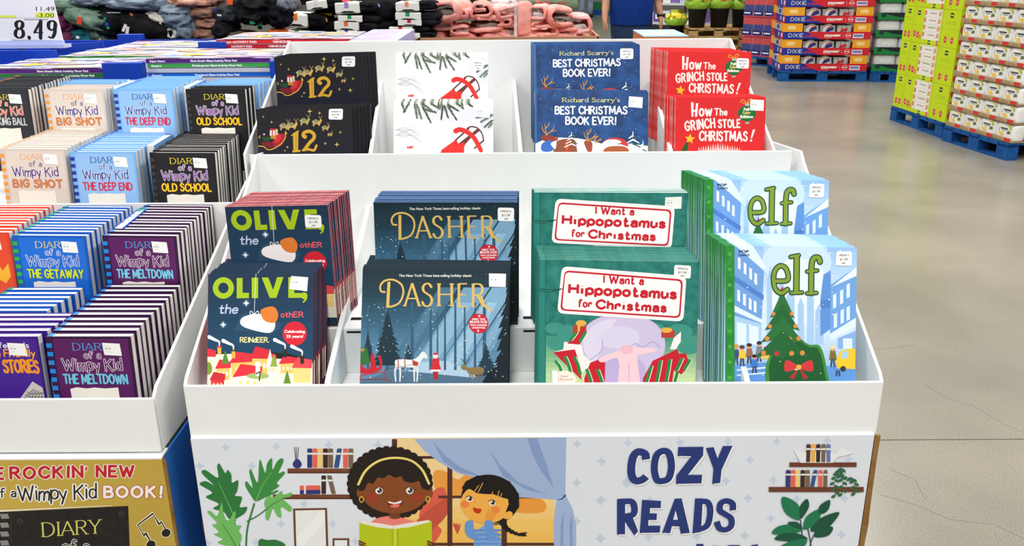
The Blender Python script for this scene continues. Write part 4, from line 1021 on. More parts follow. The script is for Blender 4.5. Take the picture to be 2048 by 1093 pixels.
hard('old', TL=cz(1025, 94, c2), TR=cz(1460, 96, c2), Yb=.585, Zf=KF2, lean=5, backTL=cz(1340, 970, c1), n=None, where=ROW[2], **old)
bstep(.80, KY3 - T, KF2, zz + .03)
wre = dict(base='#2e2f36', hi='#33343b', sub='WRECKING BALL', subcol='#c9c9cc', c1_='#e9d03a', c2_='#f0592f', outl='#f6f0ea', tab='#70717a', tabm='#e9842f', desc='charcoal hardback with orange lettering', grp='charcoal hardbacks with orange lettering')
hard('wre', TL=cz(-225, 660, c1), TR=cz(178, 658, c1), Yb=.83, Zf=KF2 + .05, lean=4, backTL=cz(110, 560, c1), n=None, where=ROW[3], **wre)
hard('big', TL=cz(325, 657, c1), TR=cz(722, 657, c1), Yb=.83, Zf=KF2 + .05, lean=4, backTL=None, n=4, shift=(.012, .066, 0), where=ROW[3], **big)
hard('deep', TL=cz(437, 606, c1), TR=cz(828, 606, c1), Yb=.92, Zf=KF2 + .05, lean=4, backTL=None, n=3, shift=(.01, .044, 0), where='behind the cream fourth-row books', **deep)
hard('deep', TL=cz(830, 656, c1), TR=cz(1245, 656, c1), Yb=.83, Zf=KF2 + .05, lean=4, backTL=cz(1070, 566, c1), n=None, where=ROW[3], **deep)
hard('old', TL=cz(1355, 656, c1), TR=cz(1780, 656, c1), Yb=.83, Zf=KF2 + .05, lean=4, backTL=None, n=3, shift=(.008, .044, 0), where=ROW[3], **old)
hard('deep', TL=cz(1430, 622, c1), TR=cz(1836, 622, c1), Yb=.90, Zf=KF2 + .05, lean=4, backTL=None, n=6, shift=(.03, .105, 0), where='behind the black fourth-row books', **deep)
# three turned copies that fill the gaps between columns, page tops showing
def turned(key, px, z_top, desc, grp):
    p = at_z(px[0], px[1], z_top)
    M = Matrix.Translation((p.x - .012, p.y + .146, z_top - .205)) @ Matrix.Rotation(math.radians(-86), 4, 'Z')
    copy_thing(HB[key], M, desc, grp)
G2, G3 = 'blue hardbacks with green tabs', 'sky-blue hardbacks with navy tabs'
turned('get', (229, 456), 1.093, 'blue hardback turned edgeways beside the purple second-row stack', G2)
turned('deep', (293, 291), 1.203, 'sky-blue hardback turned edgeways beside the black third-row stack', G3)
turned('deep', (225, 174), 1.312, 'sky-blue hardback turned edgeways beside the cream fourth-row stack', G3)
turned('deep', (366, 174), 1.312, 'sky-blue hardback turned edgeways beside the black fourth-row stack', G3)
disp = disp_keep

# ================================================================== printed carton base of the white display
BY = -.006
bz1 = at_y(1000, 873, BY).z - .002
bl, br = -.603, .600
base = thing('carton_base', 'pale printed carton base with two reading children, under the white display', 'carton', (0, .5, 0))
pm = mat('pale_print_stock', '#e4e8ef', .5, .3, vary=.02, scale=2)
def panelP(Y):
    return lambda px, py: (lambda q: (q.x, q.z))(at_y(px, py, Y))
a = Art(panelP(BY), (1.354 / FPX) * 1.1)
def art_reading(a):
    J, K, Lc = (360, 740, 3.096), (780, 740, 3.096), (1200, 740, 3.0967)
    a.setcrop(J)
    dia = '#ccd6e8'
    for x, y in ((283, 482), (597, 477), (920, 465), (1225, 467), (122, 597), (445, 598), (768, 832), (945, 955), (625, 955), (1085, 1065), (470, 1070), (170, 1075)): a.star(x, y, 30, dia, 4, .5)
    a.setcrop(Lc)
    for x, y in ((172, 453), (495, 450), (793, 445), (1095, 447), (1408, 440), (10, 568), (930, 558), (1240, 560), (165, 690), (780, 690), (1075, 685), (1540, 555), (10, 808), (310, 810), (915, 796), (1220, 800), (1515, 798), (1057, 920), (300, 1040), (598, 1035), (895, 1028), (1495, 1022), (10, 1045)): a.star(x, y, 30, dia, 4, .5)
    a.setcrop(K)
    for x, y in ((1160, 460), (1312, 568), (1155, 700), (1465, 705), (1302, 810), (1155, 940), (1300, 1045)): a.star(x, y, 30, '#c9d3e0', 4, .5)
    # window with warm landscape
    a.rect(20, 420, 1020, 1300, '#f6d79a'); a.grad(20, 700, 1020, 1300, ['#f7dc9f', '#f6c35f', '#f3b03f'], 8)
    a.poly([(270, 640), (330, 625), (420, 680), (500, 640), (600, 800), (500, 790), (380, 780), (290, 760)], '#ef9f45', True); a.poly([(740, 800), (900, 790), (965, 830), (950, 880), (850, 890), (740, 870)], '#ee9d3d', True)
    a.poly([(240, 1100), (180, 900), (260, 760), (330, 730), (355, 800), (352, 890), (290, 950), (320, 1000), (270, 1080)], '#e0604c', True); a.poly([(160, 950), (250, 860), (354, 800), (352, 900), (240, 1000)], '#c9543f', True)
    for k in range(6): a.poly([(412, 1010), (390 + k * 10, 960 + (k % 2) * 8), (400 + k * 9, 955), (422, 1010)], '#d0593f', True)
    br_ = '#54302a'
    a.rect(12, 430, 44, 560, br_); a.rect(355, 600, 386, 1300, br_); a.rect(690, 880, 724, 1300, br_); a.rect(44, 535, 360, 552, br_); a.rect(300, 780, 1020, 797, br_); a.rect(260, 1072, 1020, 1090, br_)
    # curtain
    cu, cs = '#a4b8dc', '#879fcb'
    a.poly([(150, 430), (1092, 420), (1088, 600), (1085, 775), (1030, 805), (800, 790), (600, 690), (420, 640), (300, 570), (210, 500)], cu)
    for q in ([(262, 440), (340, 530), (430, 600), (560, 660), (440, 640), (330, 570)], [(612, 490), (690, 600), (800, 700), (980, 775), (850, 745), (700, 660)], [(850, 425), (910, 423), (960, 560), (1015, 735), (930, 620), (880, 520)]): a.poly(q, cs)
    a.poly([(1030, 805), (1088, 780), (1130, 860), (1152, 960), (1155, 1300), (1018, 1300), (1012, 950)], cu)
    for q in ([(1050, 1300), (1058, 960), (1075, 880), (1070, 1300)], [(1118, 1300), (1112, 950), (1128, 900), (1135, 1300)]): a.poly(q, cs)
    a.poly([(1030, 806), (1060, 797), (1088, 768), (1090, 785), (1062, 806)], '#3f56a0')
    # shelves with books, pictures, plant
    a.setcrop(J)
    def books(lst, y, top, ch=1):
        for x, w_, c, lean in lst:
            a.rrect([(x + lean, top), (x + w_ + lean, top), (x + w_, y), (x, y)], 7, c); a.poly([(x + lean * .72, top + (y - top) * .22), (x + w_ + lean * .72, top + (y - top) * .22), (x + w_ + lean * .66, top + (y - top) * .32), (x + lean * .66, top + (y - top) * .32)], '#efe8de')
    nv, co, ye, dk, ta = '#2b3a7a', '#ea6656', '#f2cf85', '#3f2820', '#7a6550'
    a.rect(666, 612, 1110, 642, '#7a4630'); a.rect(666, 632, 1110, 642, '#5f3524'); a.rect(575, 773, 1060, 802, '#7a4630'); a.rect(575, 792, 1060, 802, '#5f3524')
    books([(788, 30, nv, 0), (820, 30, co, 0), (852, 32, ye, 0), (886, 30, dk, 0), (918, 30, ta, 0), (953, 30, '#33568c', 20), (1010, 30, co, 0), (1043, 30, ta, 0)], 608, 488)
    books([(876, 28, dk, 0), (938, 28, ta, -28)], 770, 655)
    a.rrect([(742, 718), (868, 716), (870, 744), (742, 746)], 8, co); a.rrect([(742, 746), (870, 744), (870, 770), (742, 772)], 8, nv); a.rect(768, 718, 780, 770, '#efe8de')
    for dx in (-14, -2, 12): a.stroke([(722 + dx * .4, 560), (722 + dx, 480)], 4, '#2b2b2e', smooth=False)
    a.disc(726, 585, 28, nv, 26); a.rect(712, 555, 740, 570, nv)
    a.poly([(700, 860), (910, 856), (922, 1200), (712, 1200)], '#70402c'); a.poly([(714, 872), (898, 868), (908, 1200), (724, 1200)], '#eef0ee'); a.poly([(720, 1040), (880, 868), (898, 868), (900, 940), (740, 1120)], '#f7f7f4')
    a.rect(945, 1044, 1048, 1200, '#70402c'); a.rect(957, 1056, 1036, 1200, '#eef0f0')
    g1, g2, g3 = '#3d8f42', '#2f7a3c', '#72bd62'
    def leaf(pts, c, vein): a.poly(pts, c, True, 4); a.stroke(vein, (8, 4), '#6fb560' if c != g3 else '#3d8038')
    a.stroke([(410, 1200), (415, 1000), (460, 830)], 12, '#3d7f42'); a.stroke([(415, 940), (480, 905), (540, 860)], 9, '#3d7f42'); a.stroke([(372, 1200), (365, 1050), (330, 920)], 9, '#3d7f42')
    leaf([(345, 940), (300, 920), (270, 880), (205, 860), (240, 830), (160, 790), (200, 760), (122, 710), (160, 690), (210, 715), (135, 640), (160, 622), (235, 670), (230, 600), (245, 582), (280, 640), (295, 620), (318, 650), (322, 700), (360, 685), (355, 750), (340, 780), (385, 790), (370, 850), (415, 850), (400, 890), (345, 925)], g2, [(345, 930), (300, 830), (240, 700)])
    leaf([(470, 815), (440, 780), (405, 720), (412, 690), (450, 730), (430, 640), (440, 618), (480, 700), (490, 580), (500, 560), (528, 640), (540, 580), (570, 548), (572, 620), (600, 570), (630, 548), (640, 570), (610, 640), (640, 630), (648, 645), (600, 700), (615, 720), (560, 760), (605, 745), (600, 760), (530, 790)], g1, [(470, 815), (510, 720), (565, 635)])
    leaf([(530, 870), (522, 820), (550, 780), (580, 790), (630, 750), (638, 775), (690, 760), (685, 785), (640, 800), (690, 850), (680, 880), (625, 850), (628, 912), (600, 905), (575, 860), (550, 930), (530, 920)], g3, [(530, 870), (580, 830), (645, 795)])
    leaf([(345, 1090), (290, 1090), (232, 1070), (265, 1050), (210, 1020), (240, 1005), (200, 960), (230, 950), (172, 885), (190, 875), (230, 905), (255, 830), (262, 830), (272, 900), (300, 935), (335, 880), (345, 890), (340, 960), (378, 965), (365, 1000), (382, 1030), (370, 1080)], g3, [(345, 1090), (305, 1020), (262, 955)])
    a.poly([(485, 1080), (500, 1048), (540, 1055), (600, 1055), (655, 1095), (600, 1200), (500, 1200)], g2, True)
    # girl with curly hair, yellow band, lime book
    hair, sk = '#241a17', '#8a4a23'
    for i in range(34):
        t = 2 * math.pi * i / 34; a.disc(1300 + 238 * math.cos(t), 705 + 205 * math.sin(t) * (1 if math.sin(t) < 0 else .98), 30, hair, n=12)
    a.disc(1300, 705, 240, hair, 205, n=40)
    a.poly([(1175, 1000), (1200, 930), (1310, 905), (1420, 930), (1500, 960), (1500, 1010)], '#f0857a', True)
    a.poly([(1295, 880), (1365, 880), (1362, 920), (1330, 926), (1298, 918)], '#77401f')
    a.disc(1330, 760, 206, sk, 130, n=36); a.disc(1120, 762, 26, sk, 34); a.disc(1540, 762, 26, sk, 34)
    fr = [(1115, 735)]
    for k in range(15): fr += [(1122 + k * 29, 712 - 52 * math.sin(math.pi * k / 14) + (10 if k % 2 else -8)), (1137 + k * 28.5, 705 - 55 * math.sin(math.pi * (k + .5) / 14) + (8 if k % 2 else 20))]
    a.poly([(1105, 740), (1120, 640), (1200, 560), (1330, 530), (1460, 560), (1540, 650), (1550, 740)] + [(1540, 745), (1500, 735), (1480, 690), (1440, 700), (1390, 690), (1370, 660), (1330, 668), (1295, 650), (1260, 672), (1225, 668), (1195, 705), (1165, 700), (1140, 745)], hair, True, 4)
    a.stroke([(1104, 710), (1150, 625), (1230, 565), (1330, 545), (1430, 562), (1500, 620), (1542, 705)], 16, '#f0dc78')
    for x in (1193, 1470): a.disc(x, 790, 37, '#9f3d24', 30)
    for ex, d in ((1233, -1), (1423, 1)):
        a.disc(ex, 749, 23, '#f6f3ee', 21); a.disc(ex + 3, 748, 15, '#2a1a16', 16); a.disc(ex - 4, 742, 6, '#f6f3ee'); a.disc(ex + 7, 755, 3, '#f6f3ee'); a.stroke([(ex - d * 20, 732), (ex, 726), (ex + d * 20, 738), (ex + d * 36, 746)], (5, 4), '#1d1412')
    a.stroke([(1310, 782), (1330, 787), (1348, 782)], 4, '#6f3819')
    a.poly([(1282, 812), (1330, 822), (1378, 806), (1372, 835), (1330, 856), (1294, 842)], '#7a2018', True); a.poly([(1284, 813), (1330, 823), (1376, 808), (1366, 826), (1330, 832), (1296, 826)], '#f7f4ef'); a.poly([(1300, 842), (1330, 832), (1362, 836), (1345, 853), (1318, 853)], '#ec7466', True)
    for x in (1124, 1536): a.stroke([(x, 784), (x - 13, 802), (x, 822), (x + 13, 802)], 6, '#e7c53c', closed=True)
    a.poly([(1112, 945), (1220, 970), (1322, 968), (1420, 965), (1560, 935), (1560, 1300), (1112, 1300)], '#bccb1b'); a.poly([(1120, 950), (1220, 975), (1320, 985), (1322, 966), (1230, 950), (1130, 938)], '#f0ece0'); a.poly([(1322, 966), (1420, 948), (1540, 930), (1552, 942), (1420, 975), (1324, 985)], '#f0ece0')
    a.poly([(1310, 985), (1355, 985), (1355, 1300), (1312, 1300)], '#a9b815'); a.poly([(1322, 985), (1342, 985), (1342, 1300), (1324, 1300)], '#cddb3a')
    for x in (1122, 1545):
        for k in range(3): a.stroke([(x - 10, 1062 + k * 16), (x + 25, 1078 + k * 16)], 15, '#6f3a1c')
    # girl with plait
    a.setcrop(K)
    fs, hb = '#f6b24d', '#171311'
    a.poly([(515, 1100), (530, 1000), (580, 965), (660, 990), (690, 1060), (695, 1300), (515, 1300)], '#7fa6dd')
    for k in range(7): a.rect(520, 988 + k * 28, 692, 998 + k * 28, '#5f8fd2')
    a.poly([(470, 945), (512, 935), (520, 990), (545, 1040), (500, 1045), (465, 1005)], '#6a9ad8', True)
    a.disc(620, 800, 180, hb, 150, rot=.2, n=36)
    a.disc(590, 830, 152, fs, 122, rot=.12, n=36); a.disc(730, 900, 32, fs, 22, rot=-.5)
    a.poly([(443, 735), (470, 690), (540, 655), (640, 655), (740, 690), (798, 770), (800, 850), (765, 890), (745, 870), (715, 885), (735, 830), (730, 800), (690, 790), (640, 770), (600, 770), (540, 765), (500, 740), (460, 735)], hb)
    for p in ((545, 760, 575, 700), (525, 750, 550, 715), (630, 790, 635, 755), (665, 795, 675, 750), (682, 796, 692, 765)): a.stroke([(p[0], p[1]), (p[2], p[3])], 5, fs, smooth=False)
    for i, (x, y, r) in enumerate(((698, 950, 22), (712, 972, 20), (732, 990, 18), (755, 1003, 16), (778, 1013, 14), (798, 1020, 12))): a.disc(x, y, r, hb, r * .8, n=12)
    a.poly([(805, 1010), (850, 1005), (838, 1018), (848, 1030), (808, 1030)], hb); a.stroke([(645, 960), (690, 950)], 6, hb)
    for x, y in ((463, 832), (652, 868)): a.disc(x, y, 28, '#ef8a45', 22)
    for ex, ey in ((493, 800), (634, 824)): a.disc(ex, ey, 20, '#f7f3ea', 17); a.disc(ex + 2, ey - 2, 13, '#241814'); a.disc(ex - 3, ey - 6, 5, '#f7f3ea'); a.stroke([(ex - 24, ey - 10), (ex - 4, ey - 20), (ex + 20, ey - 8)], 5, '#1d1412')
    a.poly([(515, 852), (540, 858), (566, 862), (558, 886), (535, 888), (518, 874)], '#c9341f', True); a.stroke([(525, 812), (522, 822), (534, 825)], 3, '#d98a2c')
    a.poly([(592, 940), (596, 890), (612, 862), (625, 885), (655, 895), (640, 925), (628, 945)], '#f0a03c', True); a.poly([(588, 938), (632, 935), (640, 985), (660, 1055), (610, 1050), (590, 1000)], '#6a9ad8', True)
    # lettering, each letter a heavy pen line over a pale copy
    a.setcrop(Lc); nvy = '#27397a'
    LT = [([(285, 555), (278, 520), (235, 508), (205, 540), (193, 610), (200, 665), (225, 688), (262, 680), (285, 660)], 52), ([(390, 502), (350, 530), (336, 610), (352, 680), (388, 688), (425, 670), (442, 600), (428, 520)], 46, 'c')]
    def put(dx, dy, c, e):
        for q in LT:
            a.stroke([(x + dx, y + dy) for x, y in q[0]], q[1] + e, c, closed=len(q) > 2, cap=False)
        P = lambda pts: a.poly([(x + dx, y + dy) for x, y in pts], c)
        P([(483, 478), (640, 476), (638, 530), (545, 650), (632, 650), (628, 703), (470, 706), (472, 655), (565, 535), (480, 533)])
        P([(655, 484), (703, 478), (728, 548), (760, 472), (820, 470), (752, 620), (744, 700), (694, 706), (702, 612)])
        P([(105, 800), (155, 796), (155, 1018), (105, 1020)]); a.stroke([(x + dx, y + dy) for x, y in ((130, 818), (190, 815), (212, 845), (205, 895), (150, 908))], 44, c, cap=False); P([(150, 905), (195, 895), (236, 1000), (212, 1025), (150, 935)])
        P([(260, 805), (378, 812), (376, 856), (310, 856), (308, 888), (352, 890), (350, 930), (300, 930), (298, 965), (374, 965), (370, 1008), (246, 1010)])
        P([(385, 1008), (462, 798), (505, 796), (556, 1010), (500, 1015), (490, 970), (445, 968), (434, 1012)])
        P([(588, 796), (636, 796), (625, 1005), (572, 1012)]); a.stroke([(x + dx, y + dy) for x, y in ((610, 815), (665, 820), (682, 870), (670, 950), (640, 980), (596, 985))], 42, c, cap=False)
        a.stroke([(x + dx, y + dy) for x, y in ((822, 870), (820, 830), (785, 812), (748, 826), (742, 870), (775, 895), (810, 920), (812, 965), (780, 990), (740, 982), (722, 940))], 42, c, cap=False)
        for q in ([(596, 1078), (640, 1078), (640, 1300), (596, 1300)], [(690, 1090), (735, 1090), (735, 1300), (690, 1300)], [(760, 1100), (800, 1085), (860, 1085), (900, 1110), (900, 1300), (760, 1300)], [(935, 1086), (978, 1080), (970, 1250), (945, 1250)]): P(q)
    put(9, 8, '#f3f2ee', 2); put(0, 0, nvy, 0)
    a.poly([(452, 928), (468, 870), (482, 928)], '#e4e8ef')
    a.poly([(800, 1130), (860, 1130), (860, 1300), (800, 1300)], '#e4e8ef')
    # right shelves and plants
    a.rect(1172, 573, 1588, 601, '#6f3d2a'); a.rect(1044, 725, 1632, 756, '#6f3d2a')
    a.poly([(1198, 492), (1260, 515), (1300, 500), (1460, 520), (1490, 475), (1565, 515), (1520, 530), (1470, 540), (1440, 575), (1240, 575)], '#edf0f0')
    books([(1274, 26, '#5a3428', 4), (1304, 26, '#efb54e', 4), (1336, 26, dk, 2), (1368, 26, ta, 2), (1400, 26, '#6f78b8', 0)], 572, 460)
    books([(1148, 28, nv, 3), (1178, 28, co, 2), (1208, 28, ye, 2), (1240, 26, dk, 2), (1270, 28, ta, 0), (1300, 24, '#33568c', 22), (1350, 26, co, 0), (1382, 24, ta, 2)], 725, 620)
    dg = '#2d6a45'
    for vine in ([(1500, 612), (1470, 640), (1450, 700), (1458, 780)], [(1475, 640), (1500, 680), (1500, 770)], [(1530, 665), (1570, 690), (1580, 765)]):
        p = spline(vine, 4); a.stroke(vine, 3, dg)
        for i, q in enumerate(p):
            a.disc(q.x + (14 if i % 2 else -14), q.y + 4, 15, dg, 9, rot=.5 if i % 2 else -.5, n=10)
    a.stroke([(1500, 612), (1518, 630), (1508, 660)], 3, dg)
    p1, p2 = '#1f7a50', '#18543c'
    for q in ((1240, 930, 1258, 1090), (1285, 980, 1305, 1090), (1335, 1000, 1300, 1090)): a.stroke([(q[0], q[1]), (q[2], q[3]), (q[2] + 6, 1250)], 7, '#22334a')
    for pts, c in (([(1235, 930), (1160, 900), (1125, 840), (1128, 786), (1190, 805), (1235, 850)], p1), ([(1240, 925), (1235, 850), (1280, 798), (1292, 850)], p2), ([(1262, 990), (1275, 910), (1360, 862), (1350, 940)], p1), ([(1350, 880), (1365, 835), (1422, 805), (1415, 860), (1380, 890)], p2), ([(1300, 995), (1360, 920), (1480, 880), (1430, 960), (1370, 995)], p2),
                   ([(1325, 1030), (1360, 980), (1440, 972), (1420, 1020), (1370, 1036)], p2), ([(1065, 1015), (1100, 970), (1180, 958), (1255, 990), (1180, 1015)], p1), ([(1160, 945), (1220, 942), (1255, 985), (1200, 975)], p2), ([(1080, 1050), (1130, 1012), (1220, 1012), (1285, 1045), (1200, 1062)], p2), ([(1100, 1110), (1180, 1060), (1280, 1048), (1240, 1110)], p1)): a.poly(pts, c, True, 4)
art_reading(a)
fv, ff, fm = clip_faces(a.v, a.f, a.m, bl + .0005, br - .0005, .146, bz1 - .001); mats = list(a.mats)
b = MB(); b.box((bl, 0, .145), (br, .006, bz1)); b.prism([(0, bz1), (.006, bz1 + .0035), (.03, bz1 + .0035), (.03, bz1)], 'x', bl, br)
mats.append(pm); ff += [tuple(i + len(fv) for i in q) for q in b.f]; fm += [len(mats) - 1] * len(b.f); fv += b.v
o = link('front_panel', fv, ff, mats, fm, base); o.location = (0, BY - .5, 0)
def bp(mb, name, mats_): o = mb.build(name, mats_, base, bevel=.001); o.location = (0, -.5, 0); return o
m = MB(); m.box((bl, .0, .145), (bl + .006, 1.04, bz1 - .002), 0); bp(m, 'side_panel', [pm])
m = MB(); m.box((br - .006, .0, .145), (br, 1.04, bz1 - .002), 0); bp(m, 'side_panel', [pm])
m = MB(); m.box((bl, 1.034, .145), (br, 1.04, bz1 - .002), 0); bp(m, 'back_panel', [pm])
m = MB(); m.box((bl + .006, .006, bz1 - .006), (br - .006, 1.034, bz1 - .001)); bp(m, 'top_panel', [pm])
# torn kraft edge of the wrap on the outer side
m = MB(); r = random.Random(4); pts = [(.0, .15)]
zs = [.15 + i * (bz1 - .155) / 14 for i in range(15)]
m.prism([(.001, .15), (.001, bz1 - .004), (.02, bz1 - .012), (.03, bz1 - .05), (.6, bz1 - .05), (.6, .15)], 'x', br, br + .0055, 0)
prof = [(br + .0055 + .011 + r.uniform(-.003, .003), z) for z in zs]
m.prism([(br + .001, .15)] + prof + [(br + .001, bz1 - .005)], 'y', .001, .0062, 0)
bp(m, 'torn_edge', [KRAFT]); m = MB(); prof = [(bl - .004 + r.uniform(-.001, .001), z) for z in zs]
m.prism([(bl - .0005, bz1 - .005)] + prof[::-1] + [(bl - .0005, .15)], 'y', .001, .005, 0)
bp(m, 'torn_edge', [KRAFT])

# ================================================================== gold carton under the hardbacks
GZ = KF1 - .010
gb = thing('carton_base', 'gold printed carton base with red lettering, under the tray of hardbacks', 'carton', (KX - .6, .5, 0))
gm = mat('gold_print_stock', '#cbac48', .36, .5, h2='#b99a3a', scale=2.5)
GY = -.012
a = Art(panelP(GY), (1.352 / FPX) * 1.1, (0, 780, 3.4909))
w0, w1 = '#f6f2ec', '#c3202c'
a.pen('THE', -150, 628, 74, w1, width=170, wd=.3, gap=.36, ang=-.03, outline=w0, ow=.17); a.pen('ROCKIN', 76, 621, 74, w1, width=496, wd=.3, gap=.36, ang=-.025, outline=w0, ow=.17, jit=.03); a.stroke([(602, 540), (606, 556), (594, 574)], (24, 12), w0); a.stroke([(603, 544), (605, 556), (596, 570)], (15, 6), w1)
a.pen('NEW', 678, 606, 72, w1, width=250, wd=.3, gap=.34, outline=w0, ow=.17)
a.pen('of a', -45, 752, 62, '#201d1e', width=155, wd=.17, ang=-.02, outline=w0, ow=.26); a.pen('Wimpy Kid', 130, 775, 100, '#201d1e', width=540, wd=.13, gap=.12, ang=-.03, outline=w0, ow=.2, jit=.06)
a.pen('BOOK!', 730, 750, 72, w0, width=404, wd=.3, gap=.36, outline=w1, ow=.12)
bk = mat('leatherette_print', '#201d1c', .5, .3, vary=.3, scale=60)
a.poly([(-300, 865), (5, 852), (780, 812), (784, 808), (-300, 855)], '#f1ece0'); a.poly([(-300, 868), (5, 855), (895, 812), (920, 1500), (-300, 1500)], bk)
for k in range(5): a.poly([(0, 868 + k * 62), (55, 866 + k * 62), (66, 900 + k * 62), (10, 903 + k * 62)], '#8d8b86')
a.rect(68, 870, 84, 1500, '#2b2827')
for x, y in ((140, 920), (848, 872), (600, 1150)): a.disc(x, y, 24, '#2f2b29'); a.stroke([(x - 20, y + 4), (x, y - 20), (x + 20, y + 4)], 3, '#4a4643')
a.pen('DIARY', 303, 1028, 98, '#d9d06a', width=400, wd=.13, contrast=.4, serif=.24, gap=.18, ang=-.06)
a.pen('of a', 440, 1130, 80, '#201d1c', width=180, wd=.13, outline='#f2eee6', ow=.13)
for c, e in (('#efe6c6', 13), ('#1f1b1a', 0)):
    a.stroke([(1165, 990), (1125, 920), (1112, 942), (1068, 865), (963, 945), (1008, 1022), (1018, 1000), (1060, 1075)], 9 + e, c, smooth=False)
    a.disc(1160, 1000, 32 + e * .4, c, 28 + e * .4, rot=-.4); a.disc(1055, 1082, 33 + e * .4, c, 29 + e * .4, rot=-.4)
fv, ff, fm = clip_faces(a.v, a.f, a.m, K0 + .0005, KX + .0015, .146, GZ - .007); mats = list(a.mats)
b = MB(); b.box((K0, 0, .145), (KX + .002, .006, GZ - .006)); mats.append(gm); ff += [tuple(i + len(fv) for i in q) for q in b.f]; fm += [len(mats) - 1] * len(b.f); fv += b.v
k = len(fv); b = MB(); b.prism([(0, GZ - .006), (0, GZ - .003), (.012, GZ), (.03, GZ), (.03, GZ - .006)], 'x', K0, KX + .002); mats.append(WHITE); ff += [tuple(i + k for i in q) for q in b.f]; fm += [len(mats) - 1] * len(b.f); fv += b.v
o = link('front_panel', fv, ff, mats, fm, gb); o.location = (-(KX - .6), GY - .5, 0)
def gp(mb, name, mats_): o = mb.build(name, mats_, gb, bevel=.001); o.location = (-(KX - .6), -.5, 0); return o
m = MB(); m.box((KX - .004, GY + .007, .145), (KX + .002, 1.09, GZ - .004)); o = gp(m, 'side_panel', [mat('blue_wrap', '#2a70c4', .5, .3, vary=.08, scale=6)]); o['label'] = 'blue side'
m = MB(); m.box((K0, .0, .145), (K0 + .006, 1.09, GZ - .004)); gp(m, 'side_panel', [BLUEBOARD])
m = MB(); m.box((K0 + .006, .0, GZ - .008), (KX - .006, 1.09, GZ - .002)); gp(m, 'top_panel', [gm])
m = MB(); m.box((K0, 1.084, .145), (KX, 1.09, GZ - .008)); gp(m, 'back_panel', [BLUEBOARD])
m = MB(); m.prism([(KX - .01, GZ - .004), (KX + .003, GZ - .004), (KX + .007, GZ - .018), (KX + .003, .2), (KX + .002, .2)], 'y', GY + .002, GY + .007); gp(m, 'torn_edge', [KRAFT])

# ------------------------------------------------------------------ pallets
def pallet(M, label, w, d, wood, group=None):
    r = thing('pallet', label, 'pallet', M, group)
    h = .145; m = MB()
    n = 7
    for i in range(n):
        x0 = -w / 2 + i * w / n; m.box((x0 + .008, 0, h - .02), (x0 + w / n - .008, d, h))
    m.build('deck_board', wood, r)
    for y in (0, d / 2 - .05, d - .1):
        m = MB()
        for x in (-w / 2, -.07, w / 2 - .14): m.box((x, y, .02), (x + .14, y + .1, h - .02))
        m.box((-w / 2, y, 0), (w / 2, y + .1, .02)); m.box((-w / 2, y, h - .036), (w / 2, y + .1, h - .02)); m.build('stringer', wood, r)
    return r
BLUEP = mat('blue_painted_wood', '#1a5a9e', .7, .2, h2='#134886', scale=9, bump=.2, bscale=40)
WOOD = mat('pallet_wood', '#b89a6a', .8, .15, h2='#96784a', scale=6, bump=.2, bscale=40, stretch=(1, 1, 6))
pallet(Matrix.Translation((0, .0, 0)), 'blue pallet under the white book display', 1.19, 1.03, BLUEP)
pallet(Matrix.Translation((KX - .6, .0, 0)), 'blue pallet under the gold printed carton', 1.18, 1.06, BLUEP)

# ================================================================== store shell far around the sales floor
SHELL = mat('wall_panel', '#8d9094', .7, .2, vary=.05, scale=1)
for nm, a_, b_ in (('wall_back', (-18, 39.7, 0), (18, 40, 7.5)), ('wall_left', (-18, -8, 0), (-17.7, 39.7, 7.5)), ('wall_right', (17.7, -8, 0), (18, 39.7, 7.5))):
    m = MB(); m.box(a_, b_); m.build(nm, SHELL)['kind'] = 'structure'

# ================================================================== activity pads in a blue bin behind the hardbacks
class TopArt(Art):
    pass
def pad(label, M, w, d, h, strip, pages, txt=None, seed=0, group='activity pads in the blue bin', top='#d6c8da', wordx=.5, cat='activity pad'):
    r = thing('activity_pad', label, cat, M, group)
    a = Art(lambda x, y: (x, y), 1.0); a.DZ = 4e-5
    rnd = random.Random(seed)
    a.rect(0, 0, w, d, top); a.z += 1e-5
    pal = ['#8fa0d0', '#dcc070', '#cf9090', '#d6d0da', '#a084b6', '#dcd4dc', '#d8a884', '#c9bdd4', '#bca8ca', '#aabede', '#e2dce2', '#bcc8de']
    for _ in range(64):
        x, y = rnd.uniform(0, w), rnd.uniform(0, d); a.poly([(x + .07 * math.cos(t_) * rnd.uniform(.4, 1), y + .03 * math.sin(t_) * rnd.uniform(.5, 1)) for t_ in (0, 1.05, 2.09, 3.14, 4.19, 5.24)], rnd.choice(pal))
    a.rect(0, 0, w, .012, strip); a.star(w * .28, d * .35, .05, '#f4c53a', 7, .5)
    v, f, mi = clip_faces(a.v, a.f, a.m, 0, w, 0, d)
    o = link('top_sheet', v, f, a.mats, mi, r); o.rotation_euler = (-math.pi / 2, 0, 0); o.location = (0, 0, h)
    m = MB(); m.box((0, .0008, 0), (w, d, h - .0005)); m.build('page_block', pages, r)
    a = Art(lambda x, y: (x, h - y), 1.0); a.rect(0, h * .02, w, h * .88, strip)
    if txt:
        for t_, x_, wd_ in txt: a.sans(t_, w * x_, h * .68, h * .44, '#f4f2f6', width=wd_, bold=.05)
    v, f, mi = clip_faces(a.v, a.f, a.m, 0, w, 0, h); link('binding_strip', v, f, a.mats, mi, r)
    return r
PADPG = mat('pad_pages', '#c9c9d2', .7, .15, vary=.08, scale=120, stretch=(1, 1, 12))
PUR, GRN, BLU, RED = '#56217a', '#3fa64a', '#1465c8', '#dc2426'
